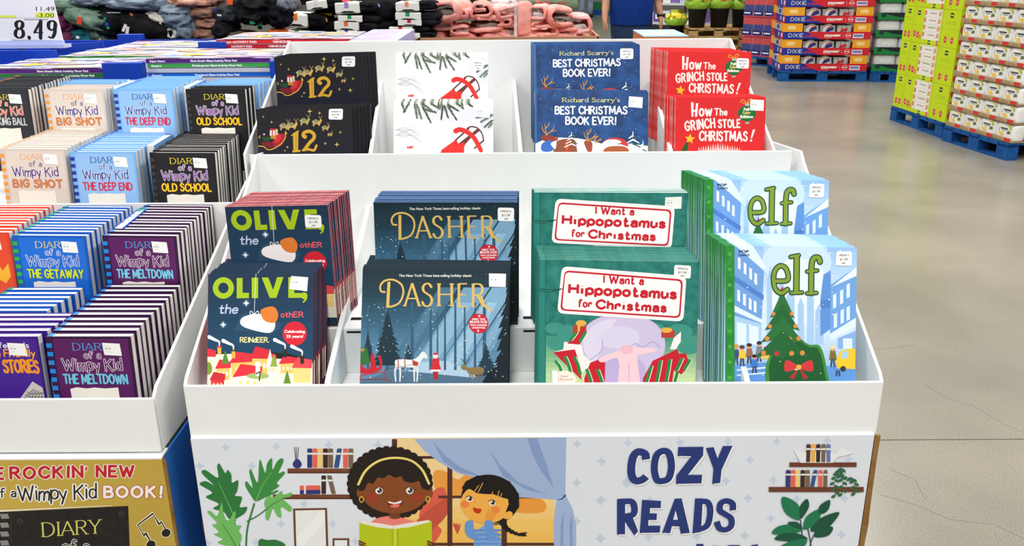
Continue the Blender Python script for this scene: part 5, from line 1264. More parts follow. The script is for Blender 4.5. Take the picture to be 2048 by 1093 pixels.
def padstack(x0, x1, Y, d, ztop, kinds, where, seed, hh=.0135):
    z = ztop
    for i, (c, t, nm) in enumerate(kinds):
        z -= hh
        pad(f'{nm} activity pad, {("top", "second", "third", "fourth", "fifth", "sixth")[i]} in {where}', Matrix.Translation((x0 + (i % 3) * .002, Y + (i % 2) * .002, z)), x1 - x0, d, hh - .0006, c, PADPG, t, seed + i)
    return z
def TX(s_): return [(s_, .33, .145)]
fp = at_y(291, 118, 1.25); fq = at_y(540, 118, 1.25)
T1 = [('Super Smart', .03, .045), ('First Grade Giant Activity Floor Pad', .36, .135)]; T2 = [('Smart', .03, .03), ('Kindergarten Giant Activity Floor Pad', .36, .145)]; T3 = [('Smart', .03, .03), ('Preschool Giant Activity Floor Pad', .38, .13)]
zb = padstack(fp.x, fq.x, 1.25, .305, fp.z, [(PUR, T1, 'purple'), (GRN, T2, 'green'), ('#c9c9d2', None, 'grey-edged'), (BLU, T3, 'blue'), ('#c9c9d2', None, 'grey-edged'), (PUR, T1, 'purple')], 'the stack by the black books', 10)
g = at_y(220, 137, 1.25)
zb2 = padstack(g.x - .385, g.x, 1.25, .31, g.z, [(PUR, [('First Grade Giant Activity Floor Pad', .44, .15)], 'purple'), ('#2c7a3a', [('Kindergarten Giant Activity Floor Pad', .46, .155)], 'green'), (BLU, T3, 'blue'), (PUR, T1, 'purple')], 'the stack behind the charcoal books', 20)
g3 = at_y(113, 114, 1.59); g4 = at_y(330, 114, 1.59)
padstack(g3.x, g4.x, 1.59, .31, g3.z, [(GRN, T2, 'green'), (PUR, T1, 'purple'), (BLU, T3, 'blue')], 'the stack behind the green and purple front pads', 30)
g5 = at_y(206, 97, 1.93); g6 = at_y(450, 97, 1.93)
padstack(g5.x, g6.x, 1.93, .31, g5.z, [(PUR, T1, 'purple'), (GRN, T2, 'green'), (BLU, T3, 'blue')], 'the rear stack before the jackets', 40)
g7 = at_y(432, 80, 1.60); g8 = at_y(700, 80, 1.60)
padstack(g7.x, g8.x, 1.60, .33, g7.z, [(RED, [('Winter ACTIVITY PAD', .03, .12), ('VEHICLES', .42, .06)], 'red'), ('#c41f30', [('ACTIVITY PAD', .1, .07), ('VEHICLES', .38, .06)], 'dark red'), ('#5a1f5e', [('ANIMALS', .38, .06)], 'plum')], 'the stack behind the black picture books', 50, .0145)

bin_ = thing('pad_bin', 'blue cardboard bin of large activity pads behind the hardbacks', 'bin', (-1.3, 1.8, .145))
def bb(name, a_, b_):
    m = MB(); m.box(a_, b_); o = m.build(name, BLUEBOARD, bin_, bevel=.002); o.location = (1.3, -1.8, -.145); return o
zt = min(fp.z, g.z)
bb('bin_floor', (-2.02, 1.20, .145), (-.515, 2.30, .16))
bb('inner_deck', (-2.0, 1.235, zb2 - .02), (-.53, 2.28, zb2 - .0145))
p = at_y(292, 123, 1.236); q_ = at_y(218, 156, 1.236)
bb('corner_post', (q_.x, 1.20, zb2 - .014), (p.x - .002, 1.236, p.z))
bb('corner_post', (fq.x + .004, 1.22, zb2 - .014), (fq.x + .03, 1.60, fq.z - .003))
for x0, y0, x1, y1, Y, dy in ((233, 69, 285, 84, 1.92 + .33, .03), (395, 84, 452, 99, 1.575, .012)):
    p = at_y(x0, y0, Y); q_ = at_y(x1, y1, Y); bb('corner_post', (p.x, Y, q_.z - .06), (q_.x, Y + dy, p.z))
p = at_y(0, 122, 1.57); q_ = at_y(112, 100, 1.57); bb('corner_post', (g3.x - .30, 1.565, p.z - .1), (q_.x, 1.577, q_.z))
p = at_y(98, 88, 1.95); q_ = at_y(203, 83, 2.28)
m = MB(); a0 = at_y(100, 89, 1.72); a1 = at_y(205, 84, 1.92); hh = .03
m.add([(a0.x, 1.72, a0.z - hh), (a1.x, 1.92, a1.z - hh), (a1.x, 1.92, a1.z), (a0.x, 1.72, a0.z), (a0.x, 1.73, a0.z - hh), (a1.x, 1.93, a1.z - hh), (a1.x, 1.93, a1.z), (a0.x, 1.73, a0.z)], [(0, 1, 2, 3), (7, 6, 5, 4), (0, 4, 5, 1), (3, 2, 6, 7), (1, 5, 6, 2), (0, 3, 7, 4)])
o = m.build('divider', BLUEBOARD, bin_); o.location = (1.3, -1.8, -.145)
bb('side_panel', (-2.02, 1.20, .145), (-2.012, 2.30, zt - .02)); bb('side_panel', (-.518, 1.20, .145), (-.51, 2.30, zt - .03)); bb('front_panel', (-2.02, 1.195, .145), (-.51, 1.20, zb2)); bb('back_panel', (-2.02, 2.295, .145), (-.51, 2.30, zt))
p = at_y(0, 90, 2.0); q_ = at_y(112, 92, 2.0)
bb('back_corner', (p.x - .3, 2.0, p.z - .12), (q_.x, 2.008, p.z))
pallet(Matrix.Translation((-1.27, 1.21, 0)), 'blue pallet under the blue bin of activity pads', 1.49, 1.07, BLUEP)

# price sign standing by the bin
pc = at_y(128, 88, 1.70); pt = at_y(118, 0, 1.70)
sg = thing('price_sign', 'white price sign with large black numerals beside the activity pads', 'sign', (pc.x - .13, 1.70, pc.z))
a = Art(lambda px, py: (lambda v: (v.x - (pc.x - .13), v.z - pc.z))(at_y(px, py, 1.70)), 2.9 / FPX, (0, 0, 3.643))
SW, SH = .13, .20
kc = '#1f1f20'
a.sans('11.49', 262, 80, 33, '#3a3a3c', width=135, bold=.0); a.rect(262, 92, 395, 130, '#e3f24a'); a.sans('-3.00', 264, 126, 32, '#2f2f20', width=130, bold=.0)
a.rect(-20, 113, 120, 128, '#e3f24a')
a.stroke([(-20, 132), (410, 128)], 1.5, '#9a9aa0', smooth=False)
a.pen('8.49', 112, 277, 124, kc, width=288, wd=.21, contrast=.3, gap=.34); 
for k in range(16): a.rect(175 + k * 11, 138, 182 + k * 11, 147, '#8a8a90')
for k in range(30): a.rect(85 + k * 12, 288 + k * .2, 93 + k * 12, 299 + k * .2, '#9a9ab0')
v, f, mi = clip_faces(a.v, a.f, a.m, -.125, .1285, 0, .24)
m = MB(); m.prism([(-.13, 0), (.13, 0), (.115, .22), (-.13, .22)], 'y', .0004, .003); k = len(v); mats = list(a.mats) + [mat('sign_card', '#f1f1f4', .5, .3)]
link('sign_card', v + m.v, f + [tuple(i + k for i in q) for q in m.f], mats, mi + [len(mats) - 1] * len(m.f), sg)
m = MB(); m.box((-.13, -.02, -.012), (.14, .03, 0)); m.box((-.13, -.004, 0), (.13, .0, .012)); m.box((-.13, .0034, 0), (.13, .007, .012)); m.build('sign_holder', mat('clear_blue_plastic', '#b9c3ee', .2, .5), sg)
m = MB(); m.tube([(-.02, 0, -.012), (-.02, 0, zb2 - .008 - pc.z)], .009); m.box((-.12, -.03, zb2 - .0142 - pc.z), (.08, .05, zb2 - .006 - pc.z)); m.build('sign_post', mat('grey_metal', '#8a8c90', .4, .5, .8), sg)

# boxes on a bin behind the display
bn = thing('merchandise_bin', 'plain cardboard bin behind the white display carrying boxes', 'bin', (.0, 1.6, 0))
m = MB(); m.box((-.505, -.5 - .01, .145), (.62, .2, 1.28)); m.build('bin_body', mat('grey_cardboard', '#8f8378', .8, .1, vary=.05), bn)
pallet(Matrix.Translation((.06, 1.10, 0)), 'wooden pallet under the bin behind the white display', 1.1, .69, WOOD)
LAV = mat('lavender_print', '#a9a2d8', .45, .3, h2='#c9c6ea', scale=9); LAV2 = mat('lavender_side', '#8f88cf', .5, .3)
for i, (y0, y1, lab) in enumerate(((1.105, 1.20, 'by the white display'), (1.205, 1.37, 'in the middle of the three'), (1.375, 1.61, 'rearmost of the three'))):
    t = thing('gift_box', f'lavender flat box on the bin, {lab}', 'box', (-.425, (y0 + y1) / 2, 1.28), 'lavender boxes on the bin'); hw = .066; d2 = (y1 - y0) / 2
    m = MB(); m.box((-hw, -d2, 0), (hw, d2, .085)); m.build('box_body', LAV2, t, bevel=.003)
    m = MB(); m.box((-hw - .002, -d2, .085), (hw + .002, d2, .117)); m.box((-hw * .6, -d2 * .6, .117), (hw * .5, d2 * .5, .1174), 1); m.build('box_lid', [LAV, mat('lavender_label', '#b8a4b8', .5, .3)], t, bevel=.003)
t = thing('board_box', 'pale blue flat box with orange side on the bin behind the red books', 'box', (.40, 1.32, 1.28), None)
m = MB(); m.box((-.062, -.12, 0), (.062, .12, .118)); m.build('box_body', mat('orange_side', '#c8703f', .5, .3), t, bevel=.002)
m = MB(); m.box((-.063, -.121, .118), (.063, .121, .121)); m.box((-.03, -.07, .121), (.02, .03, .1213), 1); m.build('box_lid', [mat('sky_print', '#9cc8ea', .45, .3, h2='#b5d8f0', scale=14), ink('#dcecf6')], t)

# ================================================================== clothing tables
def outline_of(path, th):
    n = len(path); L_, R_ = [], []
    for i in range(n):
        d = (path[min(i + 1, n - 1)] - path[max(i - 1, 0)]).normalized(); nn = Vector((-d.y, d.x))
        e = min(1, math.sqrt(max(0, 1 - (1 - min(i, n - 1 - i) / 2.0) ** 2)) if min(i, n - 1 - i) < 2 else 1); e = max(e, .35)
        L_.append(path[i] + nn * th * e / 2); R_.append(path[i] - nn * th * e / 2)
    return L_ + R_[::-1]
def fold_mesh(name, path, th, width, m, parent=None, amp=.006, seed=0, ny=10, freq=16):
    """a thick cloth strip following path (x, z), width along y, creased and rounded"""
    out = outline_of(spline(path, 5), th); n = len(out); c = sum((Vector(p) for p in out), Vector((0, 0))) / n
    V, F = [], []
    for j in range(ny):
        t = j / (ny - 1); y = (t - .5) * width; sh = 1 - .10 * (abs(2 * t - 1) ** 6)
        for p in out:
            q = c + (p - c) * sh
            b = noise.noise_vector(Vector((q.x * freq + seed * 7.1, y * freq, q.y * freq))) * amp + noise.noise_vector(Vector((q.x * freq * 2.7, y * freq * 2.7 + seed, q.y * freq * 2.7))) * amp * .5
            V.append((q.x + b.x, y + b.y, q.y + b.z))
    for j in range(ny - 1): F += [(j * n + i, j * n + (i + 1) % n, (j + 1) * n + (i + 1) % n, (j + 1) * n + i) for i in range(n)]
    F += [tuple(range(n - 1, -1, -1)), tuple(range((ny - 1) * n, ny * n))]
    h = n // 2
    return link(name, V, F, m, None, parent, True)
def lump(name, r, m, parent=None, seed=0, amp=.18, nu=30, nv=18, freq=3.2, flat=True, ridge=True, sq=.8):
    """a crumpled rounded bundle of cloth, radii r, sitting on z = 0"""
    V, F = [], []
    for j in range(nv + 1):
        ph = math.pi * j / nv
        for i in range(nu):
            a_ = 2 * math.pi * i / nu
            d = Vector((math.sin(ph) * math.cos(a_), math.sin(ph) * math.sin(a_), math.cos(ph)))
            q = Vector((math.copysign(abs(d.x) ** sq, d.x), math.copysign(abs(d.y) ** sq, d.y), math.copysign(abs(d.z) ** (sq - .05), d.z)))
            w_ = Vector((d.x * r[0], d.y * r[1], d.z * r[2])) * (freq / max(r)) + Vector((seed * 3.7, seed * 1.3, 0))
            nz = noise.noise(w_); n2 = noise.noise(w_ * 2.6 + Vector((0, 0, 4 * noise.noise(w_ * .8))))
            k = 1 + amp * ((1 - 2.2 * abs(nz)) if ridge else nz) + amp * .45 * (1 - 2 * abs(n2))
            V.append((q.x * r[0] * k, q.y * r[1] * k, r[2] + q.z * r[2] * k))
    for j in range(nv): F += [(j * nu + i, (j + 1) * nu + i, (j + 1) * nu + (i + 1) % nu, j * nu + (i + 1) % nu) for i in range(nu)]
    return link(name, V, F, m, None, parent, True)
def cloth(name, h, h2=None): return mat(name, h, .95, .08, h2=h2, scale=26, bump=.4, bscale=30) if h2 else mat(name, h, .95, .08, vary=.12, scale=30, bump=.5, bscale=50)
def bin_table(label, x0, x1, y0, y1, zt, col):
    t = thing('clothing_bin', label, 'bin', ((x0 + x1) / 2, (y0 + y1) / 2, 0)); w2, d2 = (x1 - x0) / 2, (y1 - y0) / 2
    m = MB(); m.box((-w2, -d2, 0), (w2, -d2 + .012, zt + .03)); m.build('front_panel', col, t)
    m = MB(); m.box((-w2, d2 - .012, 0), (w2, d2, zt + .03)); m.build('back_panel', col, t)
    for s_ in (-1, 1):
        m = MB(); m.box((s_ * w2 - .006, -d2, 0), (s_ * w2 + .006, d2, zt + .03)); m.build('side_panel', col, t)
    m = MB(); m.box((-w2, -d2, zt - .02), (w2, d2, zt)); m.build('shelf', col, t)
CB1, CB2 = mat('grey_brown_cardboard', '#8c847b', .8, .1, vary=.06), mat('tan_cardboard', '#b98a6c', .8, .1, vary=.06)

# pink fleece hoodies
YH = 3.35
zH = at_y(1000, 74, YH - .26).z - .03
xa, xb = at_y(848, 74, YH).x, at_y(1188, 74, YH).x
bin_table('cardboard bin heaped with pink fleece hoodies', xa, xb + .0, YH - .26, YH + .9, zH, CB2)
PINK = [cloth('pink_fleece', '#f09d92', '#f7b8ae'), cloth('coral_fleece', '#ec9288', '#f4aca2'), cloth('rose_fleece', '#ec9f9b', '#f5bab6')]
C1 = [(-.10, .018), (.02, .016), (.085, .022), (.108, .05), (.085, .082), (.0, .086), (-.085, .082)]
C2 = [(.10, .016), (-.02, .016), (-.085, .022), (-.105, .048), (-.08, .072), (.0, .078), (.09, .07)]
C3 = [(-.10, .016), (.0, .014), (.10, .016), (.112, .034), (.09, .05), (-.02, .05), (-.11, .046)]
C4 = [(-.09, .06), (-.1, .02), (-.03, .014), (.07, .02), (.1, .055), (.04, .09), (-.05, .088), (-.075, .06), (-.02, .05), (.04, .055)]
HT = [.10, .094, .068, .105]
LINER = cloth('floral_lining', '#e9dcd8', '#b9aaa6')
FOLDS = {0: C1, 1: C2, 2: C3, 3: C4}
# (px, bottom py, width px, height px, section, how it lies, lining)
HOOD = [(875, 84, 50, 24, 2, 'folded flat in the bottom corner by the leggings', 0), (925, 84, 60, 22, 2, 'folded flat below the coral roll', 0), (985, 84, 70, 22, 2, 'spread flat under the grey-lined coil', 1), (1065, 85, 60, 20, 2, 'spread flat below the hanging hoodie', 0), (1118, 84, 66, 20, 2, 'folded flat under the end coil', 1),
        (880, 74, 46, 26, 1, 'rolled in the second layer by the leggings', 1), (925, 70, 46, 24, 1, 'rolled open beside the grey-lined coil', 1), (970, 80, 76, 28, 0, 'coiled under the grey-lined one', 0), (1020, 74, 48, 32, 1, 'rolled beside the hanging hoodie', 1), (1085, 73, 52, 30, 2, 'crumpled beside the hanging hoodie', 0), (1140, 79, 62, 30, 1, 'rolled at the bottom end of the heap', 1),
        (885, 60, 50, 26, 2, 'folded below the large open coil', 1), (965, 64, 70, 38, 0, 'coiled around a grey lining', 2), (1013, 52, 38, 22, 2, 'bunched above the roll by the hanging one', 0), (1152, 70, 50, 46, 0, 'standing in a round coil at the end of the heap', 1),
        (896, 42, 78, 46, 0, 'in a large open coil on top by the leggings', 2), (965, 36, 46, 34, 3, 'rolled tightly on top of the heap', 0), (1005, 36, 46, 30, 1, 'rolled on top beside the hanging one', 0), (1078, 42, 34, 36, 0, 'looped on top beside the hanging one', 1), (1116, 56, 60, 48, 1, 'in a wide open coil before the end coil', 2), (930, 36, 44, 22, 2, 'lying between the two top coils', 0)]
for i, (px, py, wp, hp, sec, how, ln) in enumerate(HOOD):
    Y = YH - .02 - .02 * (i > 14) + (i % 3) * .012
    p = at_y(px, py, Y); k = (p - CAM).dot(_F) / FPX
    path = FOLDS[sec]; hw_ = max(x for x, z in path) - min(x for x, z in path) + .034; hh_ = max(z for x, z in path) + .017
    sx_, sz_ = wp * k / hw_, hp * k / hh_
    t = thing('fleece_hoodie', 'pink fleece hoodie ' + how, 'hoodie', Matrix.Translation(p) @ Matrix.Rotation(((i * 7) % 5 - 2) * .12, 4, 'Z') @ Matrix.Rotation(((i * 5) % 7 - 3) * .03, 4, 'Y'), 'pink hoodies heaped in the bin')
    fold_mesh('body', [(x * sx_, z * sz_) for x, z in path], .034 * min(sx_, sz_) * 1.05, .24, PINK[i % 3], t, .009, i * 5, 12, 12)
    if ln: fold_mesh('lining', [(x * sx_ * .6, z * sz_ * .45 + .02 * sz_) for x, z in C3], .02 * sz_, .21, LINER if ln == 1 else cloth('grey_lining', '#8d7f78'), t, .01, i + 40)
p = at_y(1048, 70, YH - .12)
t = thing('fleece_hoodie', 'pink fleece hoodie hanging down the front of the heap, white band beside it', 'hoodie', p, 'pink hoodies heaped in the bin')
k = (p - CAM).dot(_F) / FPX
m = MB(); m.prism([(-14 * k, -2 * k), (15 * k, 3 * k), (17 * k, 60 * k), (8 * k, 66 * k), (-10 * k, 64 * k), (-17 * k, 56 * k)], 'y', -.02, .03); o = m.build('body', PINK[0], t, True, bevel=.02)
m = MB(); m.prism([(-20 * k, -12 * k), (-13 * k, -12 * k), (-14 * k, 58 * k), (-19 * k, 58 * k)], 'y', -.03, .0); m.build('drawstring_band', LINER, t, bevel=.004)
for i, (px, py, c, nm) in enumerate(((955, 12, '#3f4a3c', 'dark green'), (995, 20, '#e3d6d6', 'white floral'), (1050, 16, '#e9dcdc', 'pale floral'), (1075, 18, '#7f957c', 'sage green'), (1110, 18, '#6f866d', 'moss green'), (1100, 6, '#dc8a80', 'coral'))):
    p = at_y(px, py, YH + .35); t = thing('fleece_hoodie', f'{nm} fleece hoodie folded at the rear of the pink heap', 'hoodie', p)
    fold_mesh('body', [(x * .95, z * .95) for x, z in C3], .036, .22, cloth('fleece_' + nm.replace(' ', '_'), c), t, .007, i + 60)

# black leggings in paper bands
YL = 3.2
zL = at_y(700, 84, YL).z
bin_table('cardboard bin of black leggings with white paper bands', at_y(578, 84, YL).x, at_y(836, 84, YL).x, YL - .2, YL + .9, zL - .02, CB1)
BLACK = cloth('black_knit', '#17171a', '#222226'); BAND = mat('paper_band', '#eceae2', .6, .2)
def leggings(px, py, wpx, hpx, sticker_c, lab, tilt=0, seed=0, trim=None):
    p = at_y(px, py, YL); s_ = (p - CAM).dot(_F) / FPX
    w_, h_ = wpx * s_, hpx * s_
    t = thing('folded_leggings', lab, 'leggings', Matrix.Translation(p) @ Matrix.Rotation(tilt, 4, 'Y'), 'black leggings in paper bands')
    fold_mesh('garment', [(-w_ * .62, h_ * .3), (0, h_ * .3), (w_ * 1.05, h_ * .28), (w_ * 1.2, h_ * .55), (w_ * 1.0, h_ * .78), (0, h_ * .74), (-w_ * .5, h_ * .72)], h_ * .46, .22, BLACK, t, .006, seed)
    m = MB(); m.box((-w_ / 2, -.125, -h_ * .02), (w_ / 2, .10, h_ * 1.0)); b_ = m.build('paper_band', BAND, t, bevel=h_ * .12)
    m = MB(); m.box((-w_ * .1, -.1262, h_ * .5), (w_ * .06, -.1254, h_ * 1.0)); m.box((-w_ * .1, -.1262, h_ * 1.0), (w_ * .06, -.07, h_ * 1.006)); m.build('size_sticker', ink(sticker_c), b_)
    m = MB(); m.prism([(-w_ * .3, h_ * .06), (-w_ * .15, h_ * .22), (w_ * .2, h_ * .2), (w_ * .34, h_ * .05)], 'y', -.1258, -.1252); m.build('cut_out', mat('band_window', '#1d1a17', .8, .1), b_)
    if trim: fold_mesh('waist_trim', [(w_ * .5, h_ * .5), (w_ * .9, h_ * .9), (w_ * 1.25, h_ * .7), (w_ * 1.3, h_ * .4)], .006, .2, ink(trim), t, .001, 1, 4)
for q in ((610, 85, 46, 9, '#2f9a5a', 'lowest of the column by the jackets', 0), (606, 69, 46, 11, '#1f9a62', 'green-stickered, low in the column by the jackets', .05), (604, 50, 45, 24, '#f07a2a', 'with a large tilted orange-stickered band', .05, '#e8a070'),
          (704, 80, 44, 10, '#2a2f9a', 'lowest of the middle column', 0), (703, 67, 40, 10, '#2a2f9a', 'indigo-stickered, second up in the middle column', .02), (702, 57, 48, 16, '#f0702a', 'orange-stickered, third up in the middle column', .05), (709, 41, 47, 12, '#1f9a62', 'green-stickered, fourth up in the middle column', .02), (704, 24, 48, 20, '#a08ad0', 'purple-stickered, topmost of the middle column', -.02, '#9a8ae0'),
          (826, 72, 38, 9, '#d9c03a', 'lowest of the column by the pink hoodies', 0), (808, 61, 46, 10, '#cf2030', 'red-stickered, second up by the pink hoodies', 0), (825, 48, 46, 11, '#c01f2a', 'dark red-stickered, third up by the pink hoodies', .02), (822, 37, 50, 14, '#1f9a62', 'green-stickered, fourth up by the pink hoodies', .02), (821, 20, 46, 17, '#f09060', 'orange-stickered, topmost by the pink hoodies', -.03, '#e87a80'),
          (645, 16, 40, 16, '#e8e4dc', 'upper rear pack with red edging', -.1, '#d84a58')):
    leggings(q[0], q[1], q[2], q[3], q[4], 'black leggings, ' + q[5], q[6], int(q[0]), q[7] if len(q) > 7 else None)
for i, (px, py, r_, c, nm) in enumerate(((655, 30, (.05, .06, .03), '#17171a', 'black knot of cloth with a yellow tag'), (760, 40, (.09, .1, .05), '#17171a', 'black jersey bundle between banded leggings'), (758, 62, (.12, .1, .03), '#151518', 'black jersey bundle low between banded leggings'), (660, 62, (.1, .1, .03), '#151518', 'black jersey bundle beside the orange-stickered band'), (770, 78, (.14, .1, .025), '#151518', 'black jersey bundle on the bin floor'), (660, 82, (.14, .1, .028), '#151518', 'black jersey bundle on the bin floor by the jackets'))):
    p = at_y(px, py, YL + .03); t = thing('folded_garment', nm, 'garment', p); lump('cloth', r_, cloth('jersey_' + str(i), c), t, i + 3, .2)
    if i == 0: m = MB(); m.box((-.02, -.062, .0), (.035, -.055, .012)); m.build('tag', ink('#f2d23a'), t)
for i, (px, py, c, nm) in enumerate(((625, 6, '#4a2a3c', 'plum'), (740, 3, '#3f2636', 'dark plum'), (780, 5, '#45304a', 'aubergine'), (860, 10, '#2a2226', 'charcoal'))):
    p = at_y(px, py, YL + .3); t = thing('folded_garment', f'{nm} folded top behind the banded leggings', 'garment', p); lump('cloth', (.13, .1, .05), cloth('top_' + nm.replace(' ', '_'), c), t, i + 20, .15)

# puffy jackets
YJ = 2.75
zJ = at_y(300, 90, YJ).z
bin_table('dark cardboard bin heaped with puffy jackets', at_y(90, 90, YJ).x, at_y(556, 90, YJ).x, YJ - .2, YJ + .9, zJ - .06, mat('dark_cardboard', '#4a3d33', .8, .1))
def jacket(px, py, rx, rz, ry, c, c2, lab, seed, tags=(), amp=.2, dy=0, rot=0):
    p = at_y(px, py, YJ + dy); s_ = (p - CAM).dot(_F) / FPX
    t = thing('puffy_jacket', lab, 'jacket', Matrix.Translation(p) @ Matrix.Rotation(rot, 4, 'Y'), None)
    lump('body', (rx * s_, ry, rz * s_), cloth('jacket_' + str(seed), c, c2), t, seed, amp * .95, 56, 32, 3.8)
    for tx, tz, tw, th_, tc in tags:
        x, z = (tx - px) * s_, (py - tz) * s_
        u, v_ = min(.95, abs(x) / (rx * s_)), min(.95, abs(z - rz * s_) / (rz * s_))
        y = -ry * 1.12 * max(.25, 1 - u ** 2.6 - v_ ** 2.6) ** .45
        m = MB(); m.box((-tw * s_ / 2, -.0015, -th_ * s_ / 2), (tw * s_ / 2, .0015, th_ * s_ / 2)); o = m.build('hang_tag', ink(tc), t); o.location = (x, y - .012, z); o.rotation_euler = (0, (tx % 5 - 2) * .12, 0)
J = [(150, 88, 28, 14, .1, '#5a2444', '#743658', 'plum padded jacket low by the price sign', 1, ((137, 44, 7, 16, '#f0d62a'), (150, 74, 5, 18, '#e9e4dc'))),
     (138, 62, 30, 16, .1, '#5d2846', '#783a5c', 'plum padded jacket with a yellow tag by the price sign', 2, ((136, 45, 8, 18, '#f0d62a'),)),
     (185, 88, 36, 15, .1, '#175058', '#246a70', 'teal jacket beneath the sage jackets', 3, ((184, 71, 6, 5, '#e9eef0'),)),
     (215, 90, 22, 22, .1, '#3f5648', '#6a8270', 'sage jacket with a paper tag by the plum ones', 4, ((222, 80, 8, 15, '#f0d8a0'),)),
     (190, 55, 48, 20, .12, '#5f7a66', '#7d9682', 'sage green jacket with a red tag', 5, ((187, 38, 9, 14, '#dd4a36'),), .14, -.02, .3),
     (150, 22, 40, 14, .12, '#5d7763', '#7b9480', 'sage green jacket topmost by the price sign', 6, ((172, 15, 6, 7, '#1f8a5a'),), .14),
     (235, 72, 45, 26, .12, '#151618', '#24262a', 'black jacket with small coloured tags', 7, ((243, 35, 4, 5, '#1f9a6a'), (246, 45, 6, 6, '#2a4ac0'), (247, 52, 5, 5, '#1f9a6a')), .12),
     (300, 84, 52, 28, .12, '#121213', '#202022', 'black quilted jacket with paper hang tags', 8, ((269, 61, 5, 15, '#eee6e2'), (277, 63, 6, 14, '#e8dcd8'), (274, 36, 6, 7, '#d8604a')), .14, -.02, .3),
     (240, 32, 55, 12, .1, '#1a1c1e', '#2a2d30', 'black jacket with a pale drawcord', 9, ((250, 20, 26, 2, '#d0d0d8'), (214, 15, 5, 4, '#d8e63a')), .1, .02, .25),
     (345, 80, 34, 15, .1, '#d6cfc2', '#e9e3d8', 'cream sherpa jacket, lower one beside the black quilted jacket', 10, (), .14),
     (325, 54, 32, 15, .1, '#d3ccc0', '#e6e0d6', 'cream sherpa jacket, upper one beside the black quilted jacket', 11, (), .14, 0, .3),
     (385, 80, 26, 20, .1, '#66737e', '#8594a0', 'grey-blue padded jacket lowest before the brown jackets', 12),
     (372, 54, 32, 18, .11, '#74828e', '#92a1ac', 'grey-blue padded jacket above the cream sherpas', 13),
     (365, 30, 34, 11, .11, '#75838f', '#94a3ae', 'grey-blue padded jacket second from the top', 14),
     (290, 18, 60, 12, .12, '#6c7985', '#8b98a4', 'grey-blue padded jacket spread over the black jackets', 15),
     (200, 10, 44, 11, .12, '#6f7a86', '#8e99a6', 'grey-blue padded jacket at the top above the sage ones', 16),
     (425, 80, 26, 13, .1, '#7d5a4c', '#96705f', 'brown padded jacket, lowest of the brown pile', 17), (428, 56, 26, 11, .1, '#866152', '#a07866', 'brown padded jacket, second of the brown pile', 18), (418, 36, 26, 12, .1, '#845f50', '#9d7564', 'brown padded jacket, third of the brown pile', 19),
     (395, 12, 42, 11, .12, '#bd8a74', '#d4a48e', 'salmon padded jacket on top of the brown pile', 20),
     (462, 44, 28, 16, .1, '#26292d', '#393d42', 'charcoal jacket with a blue label', 21, ((448, 17, 11, 3, '#3f52c0'), (458, 28, 8, 3, '#d8dade'))), (455, 78, 20, 20, .1, '#1a1a1d', '#2a2a2e', 'black jacket low beside the brown pile', 22),
     (515, 44, 40, 24, .1, '#1c1e1d', '#2b2e2c', 'black ribbed jacket with green size tags', 23, ((517, 37, 9, 17, '#129a60'), (528, 48, 9, 17, '#129a60'), (517, 43, 7, 5, '#e6efe9'), (528, 53, 7, 5, '#e6efe9')), .22), (525, 20, 40, 15, .12, '#1b1d1c', '#2a2c2b', 'black jacket with an orange tag at the top', 24, ((473, 3, 12, 9, '#f0602a'),)),
     (562, 50, 20, 26, .1, '#16161b', '#26242c', 'black jacket with orange and white trim', 25, ((541, 24, 3, 12, '#f0602a'), (538, 18, 3, 6, '#e9e6e4'))), (578, 22, 16, 13, .1, '#555a60', '#74797f', 'mottled grey fleece jacket beside the leggings', 26), (556, 74, 14, 8, .09, '#c85f2c', '#d8703a', 'orange garment peeking from under the black jackets', 27), (480, 78, 26, 8, .09, '#4a4436', '#6a624e', 'olive garment in the shadow under the black jackets', 28)]
for j in J: jacket(*j)

# ================================================================== pallets of goods across the aisle
def frame_from(n_, f_):
    """x along from the first floor point to the second, y inwards, z up"""
    ex = (f_ - n_); ex.z = 0; L = ex.length; ex.normalize(); ey = Vector((-ex.y, ex.x, 0))
    return Matrix(((ex.x, ey.x, 0, n_.x), (ex.y, ey.y, 0, n_.y), (0, 0, 1, 0), (0, 0, 0, 1))), L
nA, nB = at_z(1556, 163, 0), at_z(1732, 164, 0)
MD, LD = frame_from(nA, nB)
pallet(MD @ Matrix.Translation((LD / 2, 0, 0)), 'blue pallet under the red and blue cases of paper plates', LD, 1.0, BLUEP, 'blue pallets across the aisle')
RB, RR, YO = ink('#22308f'), ink('#cf2231'), ink('#f0a42a')
FOIL = mat('clear_film', '#c9c9c6', .25, .6, h2='#a9a9a6', scale=30); PLATE = mat('paper_plate', '#e9e7e0', .5, .3)
BW = LD * .98; CHt = .212; BH = .098
